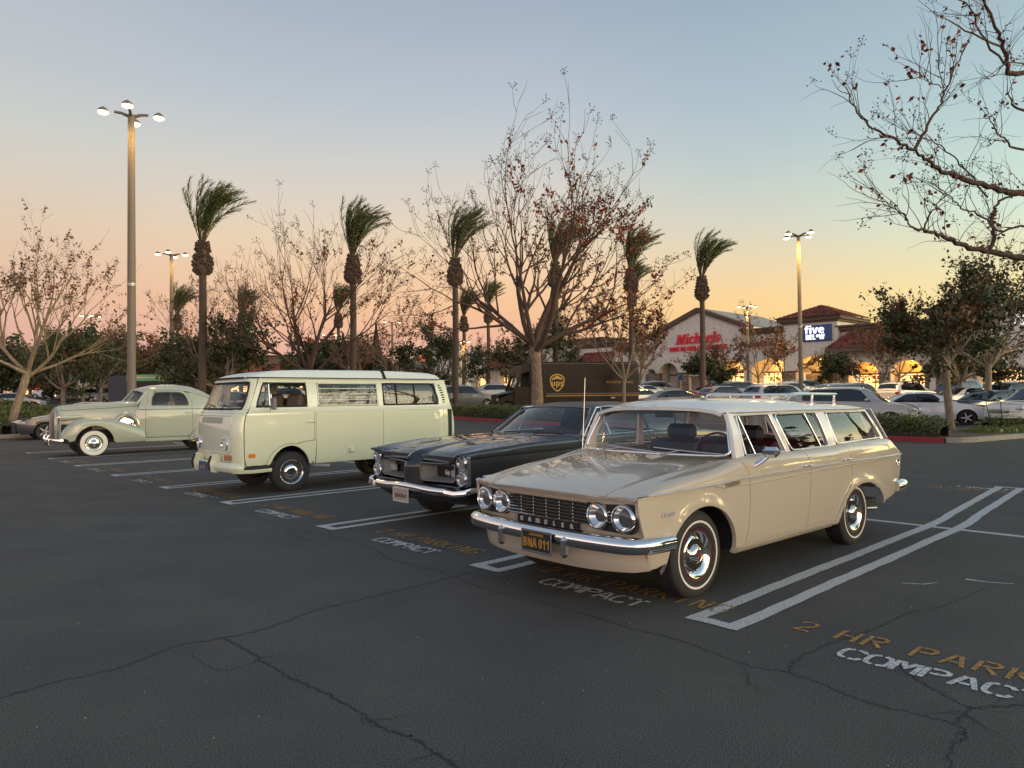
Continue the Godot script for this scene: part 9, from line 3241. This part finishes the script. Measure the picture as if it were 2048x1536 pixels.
	put("shield_emblem", b1, M.truck_gold, t)
	var b2 := MB.new()
	b2.prism(S.call(0.86), 0.012, 0.018, T)
	put("shield_field", b2, M.truck, t)
	var b3 := MB.new()
	b3.prism(pts([-0.32, 0.22, 0.0, 0.40, 0.32, 0.22, 0.30, 0.14, -0.05, 0.2, -0.30, 0.12]), 0.018, 0.022, T)
	b3.text("ups", 0.33, 0.01, T * Transform3D(Basis(), Vector3(0, -0.06, 0.025)), "Droid Sans", 700)
	put("shield_lettering", b3, M.truck_gold, t)
	var wd := MB.new()
	wd.text("Worldwide Services", 0.17, 0.01, Transform3D(Basis(), Vector3(7.2, 1.98, W + 0.012)), "Droid Sans", 700, 0.0, 0.8)
	put("side_lettering", wd, M.truck_gold_dark, t)
	var lp := MB.new()
	lp.box(Vector3(6.75, 1.03, W + 0.015), Vector3(0.25, 0.05, 0.02))
	put("side_marker", lp, M.whitewall, t)

func far_scene() -> void:
	# mountains to the left
	var mb := MB.new()
	var r := FastNoiseLite.new()
	r.seed = 4
	r.frequency = 0.0011
	r.fractal_octaves = 4
	var prev := []
	for k in 70:
		var x := -6800.0 + k * 110.0
		var h := 150.0 + 260.0 * exp(-pow((x + 3560.0) / 420.0, 2)) + 210.0 * exp(-pow((x + 4700.0) / 700.0, 2)) + 120.0 * r.get_noise_1d(x)
		h *= smoothstep(700.0, -1500.0, x)
		var row := [Vector3(x, 0, -5400), Vector3(x, h * 0.55, -5750 - 120.0 * r.get_noise_2d(x, 90.0)), Vector3(x, h, -6100 - 200.0 * r.get_noise_1d(x + 900.0)), Vector3(x, 0, -6900)]
		if k > 0:
			for e in 3:
				mb.quad(prev[e], row[e], row[e + 1], prev[e + 1])
		prev = row
	put("mountains", mb, mt(0.20, 0.22, 0.25, 0.95), self, "structure")  # blue-grey albedo carries the haze of distance; no air is built
	# low shops far left with lit fronts
	for q in [["far_shop", "far lit shop with an orange tower at the left edge", -118.0, -172.0, 26.0, 6.0, 1], ["far_shop", "far white shop with red fascia behind the leaning tree's trunk", -88.0, -176.0, 24.0, 5.6, 2], ["far_shop", "far yellow-lit shop behind the twin dark SUVs", -74.0, -150.0, 20.0, 5.6, 3], ["far_shop", "far brick-red shop behind the pre-war coupe's roof", -54.0, -140.0, 34.0, 7.0, 4]]:
		var t := thing(q[0], q[1], "building", Vector3(q[2], gh(q[2], q[3]) - 0.1, q[3]), 0.12)
		slab(t, "wall", -q[4] / 2, q[4] / 2, 0, q[5], -8, 0, [M.stucco, M.stucco, M.stucco, M.brick_red][q[6] - 1])
		slab(t, "fascia", -q[4] / 2 - 0.3, q[4] / 2 + 0.3, q[5] - 1.4, q[5] - 0.2, 0.01, 0.4, [M.fascia_orange, M.fascia_red, M.fascia_yellow, M.trim_brown][q[6] - 1])
		for k in int(q[4] / 4.0):
			shopfront(t, -q[4] / 2 + 0.5 + k * 4.0, -q[4] / 2 + 3.8 + k * 4.0, 2.7, 0.15, 1.0 if (k + q[6]) % 3 != 0 else 0.0)
		cornice(t, -q[4] / 2, q[4] / 2, q[5] + 0.4, 0.0, 8.0)
		if q[6] == 1:
			slab(t, "tower", 4, 9, 0, 9.5, -5, 0.6, M.fascia_orange)
	# dark trailer with a green banner
	var tr := thing("banner_trailer", "dark blue trailer with a green and white banner behind the pre-war coupe", "trailer", Vector3(-29.5, gh(-29, -58), -58.0), deg_to_rad(18.0))
	var b := MB.new()
	b.prism(pts([-2.4, 0.5, -2.4, 2.7, 2.4, 3.05, 2.4, 0.5]), -1.1, 1.1)
	put("body", b, M.trailer_blue, tr)
	slab(tr, "banner", -1.1, 2.38, 2.35, 2.85, 1.105, 1.12, M.banner_green)
	slab(tr, "banner_stripe", -0.4, 2.2, 2.55, 2.68, 1.125, 1.13, M.line)
	slab(tr, "doorway", -0.9, 2.3, 0.7, 2.3, 1.105, 1.12, M.black)
	for s in [-1.0, 1.0]:
		var w := MB.new()
		w.tube([Vector3(0, 0.35, 0.9 * s), Vector3(0, 0.35, 1.1 * s)], 0.35, 16)
		put("wheel", w, M.rubber, tr)

func small_things() -> void:
	# shopping cart on the grass at the right edge
	var t := thing("shopping_cart", "wire shopping cart left on the grass at the right edge", "shopping cart", Vector3(16.75, 0.12, -24.65), deg_to_rad(196.0))
	var wires := MB.new()
	var C := func(u: float, y: float, s: float) -> Vector3: # u 0 nose .. 1 handle
		var f := (y - 0.5) / 0.5
		return Vector3(lerpf(-0.42, -0.5, f) + u * lerpf(0.78, 0.95, f), y + 0.06 * u * f, s * lerpf(0.19, 0.28, f) * lerpf(0.8, 1.0, u))
	for s in [-1.0, 1.0]:
		for k in 19:
			var u := k / 18.0
			wires.tube([C.call(u, 0.5, s), C.call(u, 1.0, s)], 0.0035, 4)
		for y in [0.5, 0.62, 0.74, 0.86, 1.0]:
			wires.tube([C.call(0.0, y, s), C.call(1.0, y, s)], 0.006 if y < 0.99 else 0.009, 4)
	for e in [0.0, 1.0]:
		for k in 9:
			var f := -1.0 + k / 4.0
			wires.tube([C.call(e, 0.5, f), C.call(e, 1.0, f)], 0.0035, 4)
		for y in [0.5, 0.74, 1.0]:
			wires.tube([C.call(e, y, -1.0), C.call(e, y, 1.0)], 0.006, 4)
	for k in 11:
		wires.tube([C.call(k / 10.0, 0.5, -1.0), C.call(k / 10.0, 0.5, 1.0)], 0.0035, 4)
	put("basket", wires, M.steel, t)
	var fr := MB.new()
	for s in [-1.0, 1.0]:
		fr.tube([Vector3(0.46, 1.05, 0.27 * s), Vector3(0.36, 0.5, 0.24 * s), Vector3(0.42, 0.16, 0.24 * s), Vector3(-0.36, 0.14, 0.17 * s)], 0.014, 6)
	fr.tube([Vector3(0.36, 0.5, -0.24), Vector3(0.36, 0.5, 0.24)], 0.012, 5)
	put("frame", fr, M.black, t)
	var hn := MB.new()
	hn.tube([Vector3(0.50, 1.08, -0.28), Vector3(0.50, 1.08, 0.28)], 0.018, 8)
	put("handle", hn, M.black, t)
	for w in [[0.40, 0.24], [0.40, -0.24], [-0.34, 0.17], [-0.34, -0.17]]:
		var wh := MB.new()
		wh.tube([Vector3(w[0], 0.065, w[1] - 0.014), Vector3(w[0], 0.065, w[1] + 0.014)], 0.065, 14)
		put("caster_wheel", wh, M.grey_pipe, t)
	# blue accessible-parking signs by the stores
	for q in [["blue parking sign on a pole before the tower's lit arch", 23.6, -82.0], ["blue parking sign before the gabled store's doorway", 21.5, -92.0], ["blue parking sign before the craft store's right arch", 24.0, -90.0]]:
		var sg := thing("parking_sign", q[0], "sign", Vector3(q[1], gh(q[1], q[2]), q[2]), deg_to_rad(-46.5), "blue parking signs")
		var p := MB.new()
		p.tube([Vector3(0, 0, 0), Vector3(0, 2.3, 0)], 0.04, 6)
		put("post", p, M.steel, sg)
		slab(sg, "sign_plate", -0.25, 0.25, 1.8, 2.4, 0.04, 0.06, M.sign_blue)
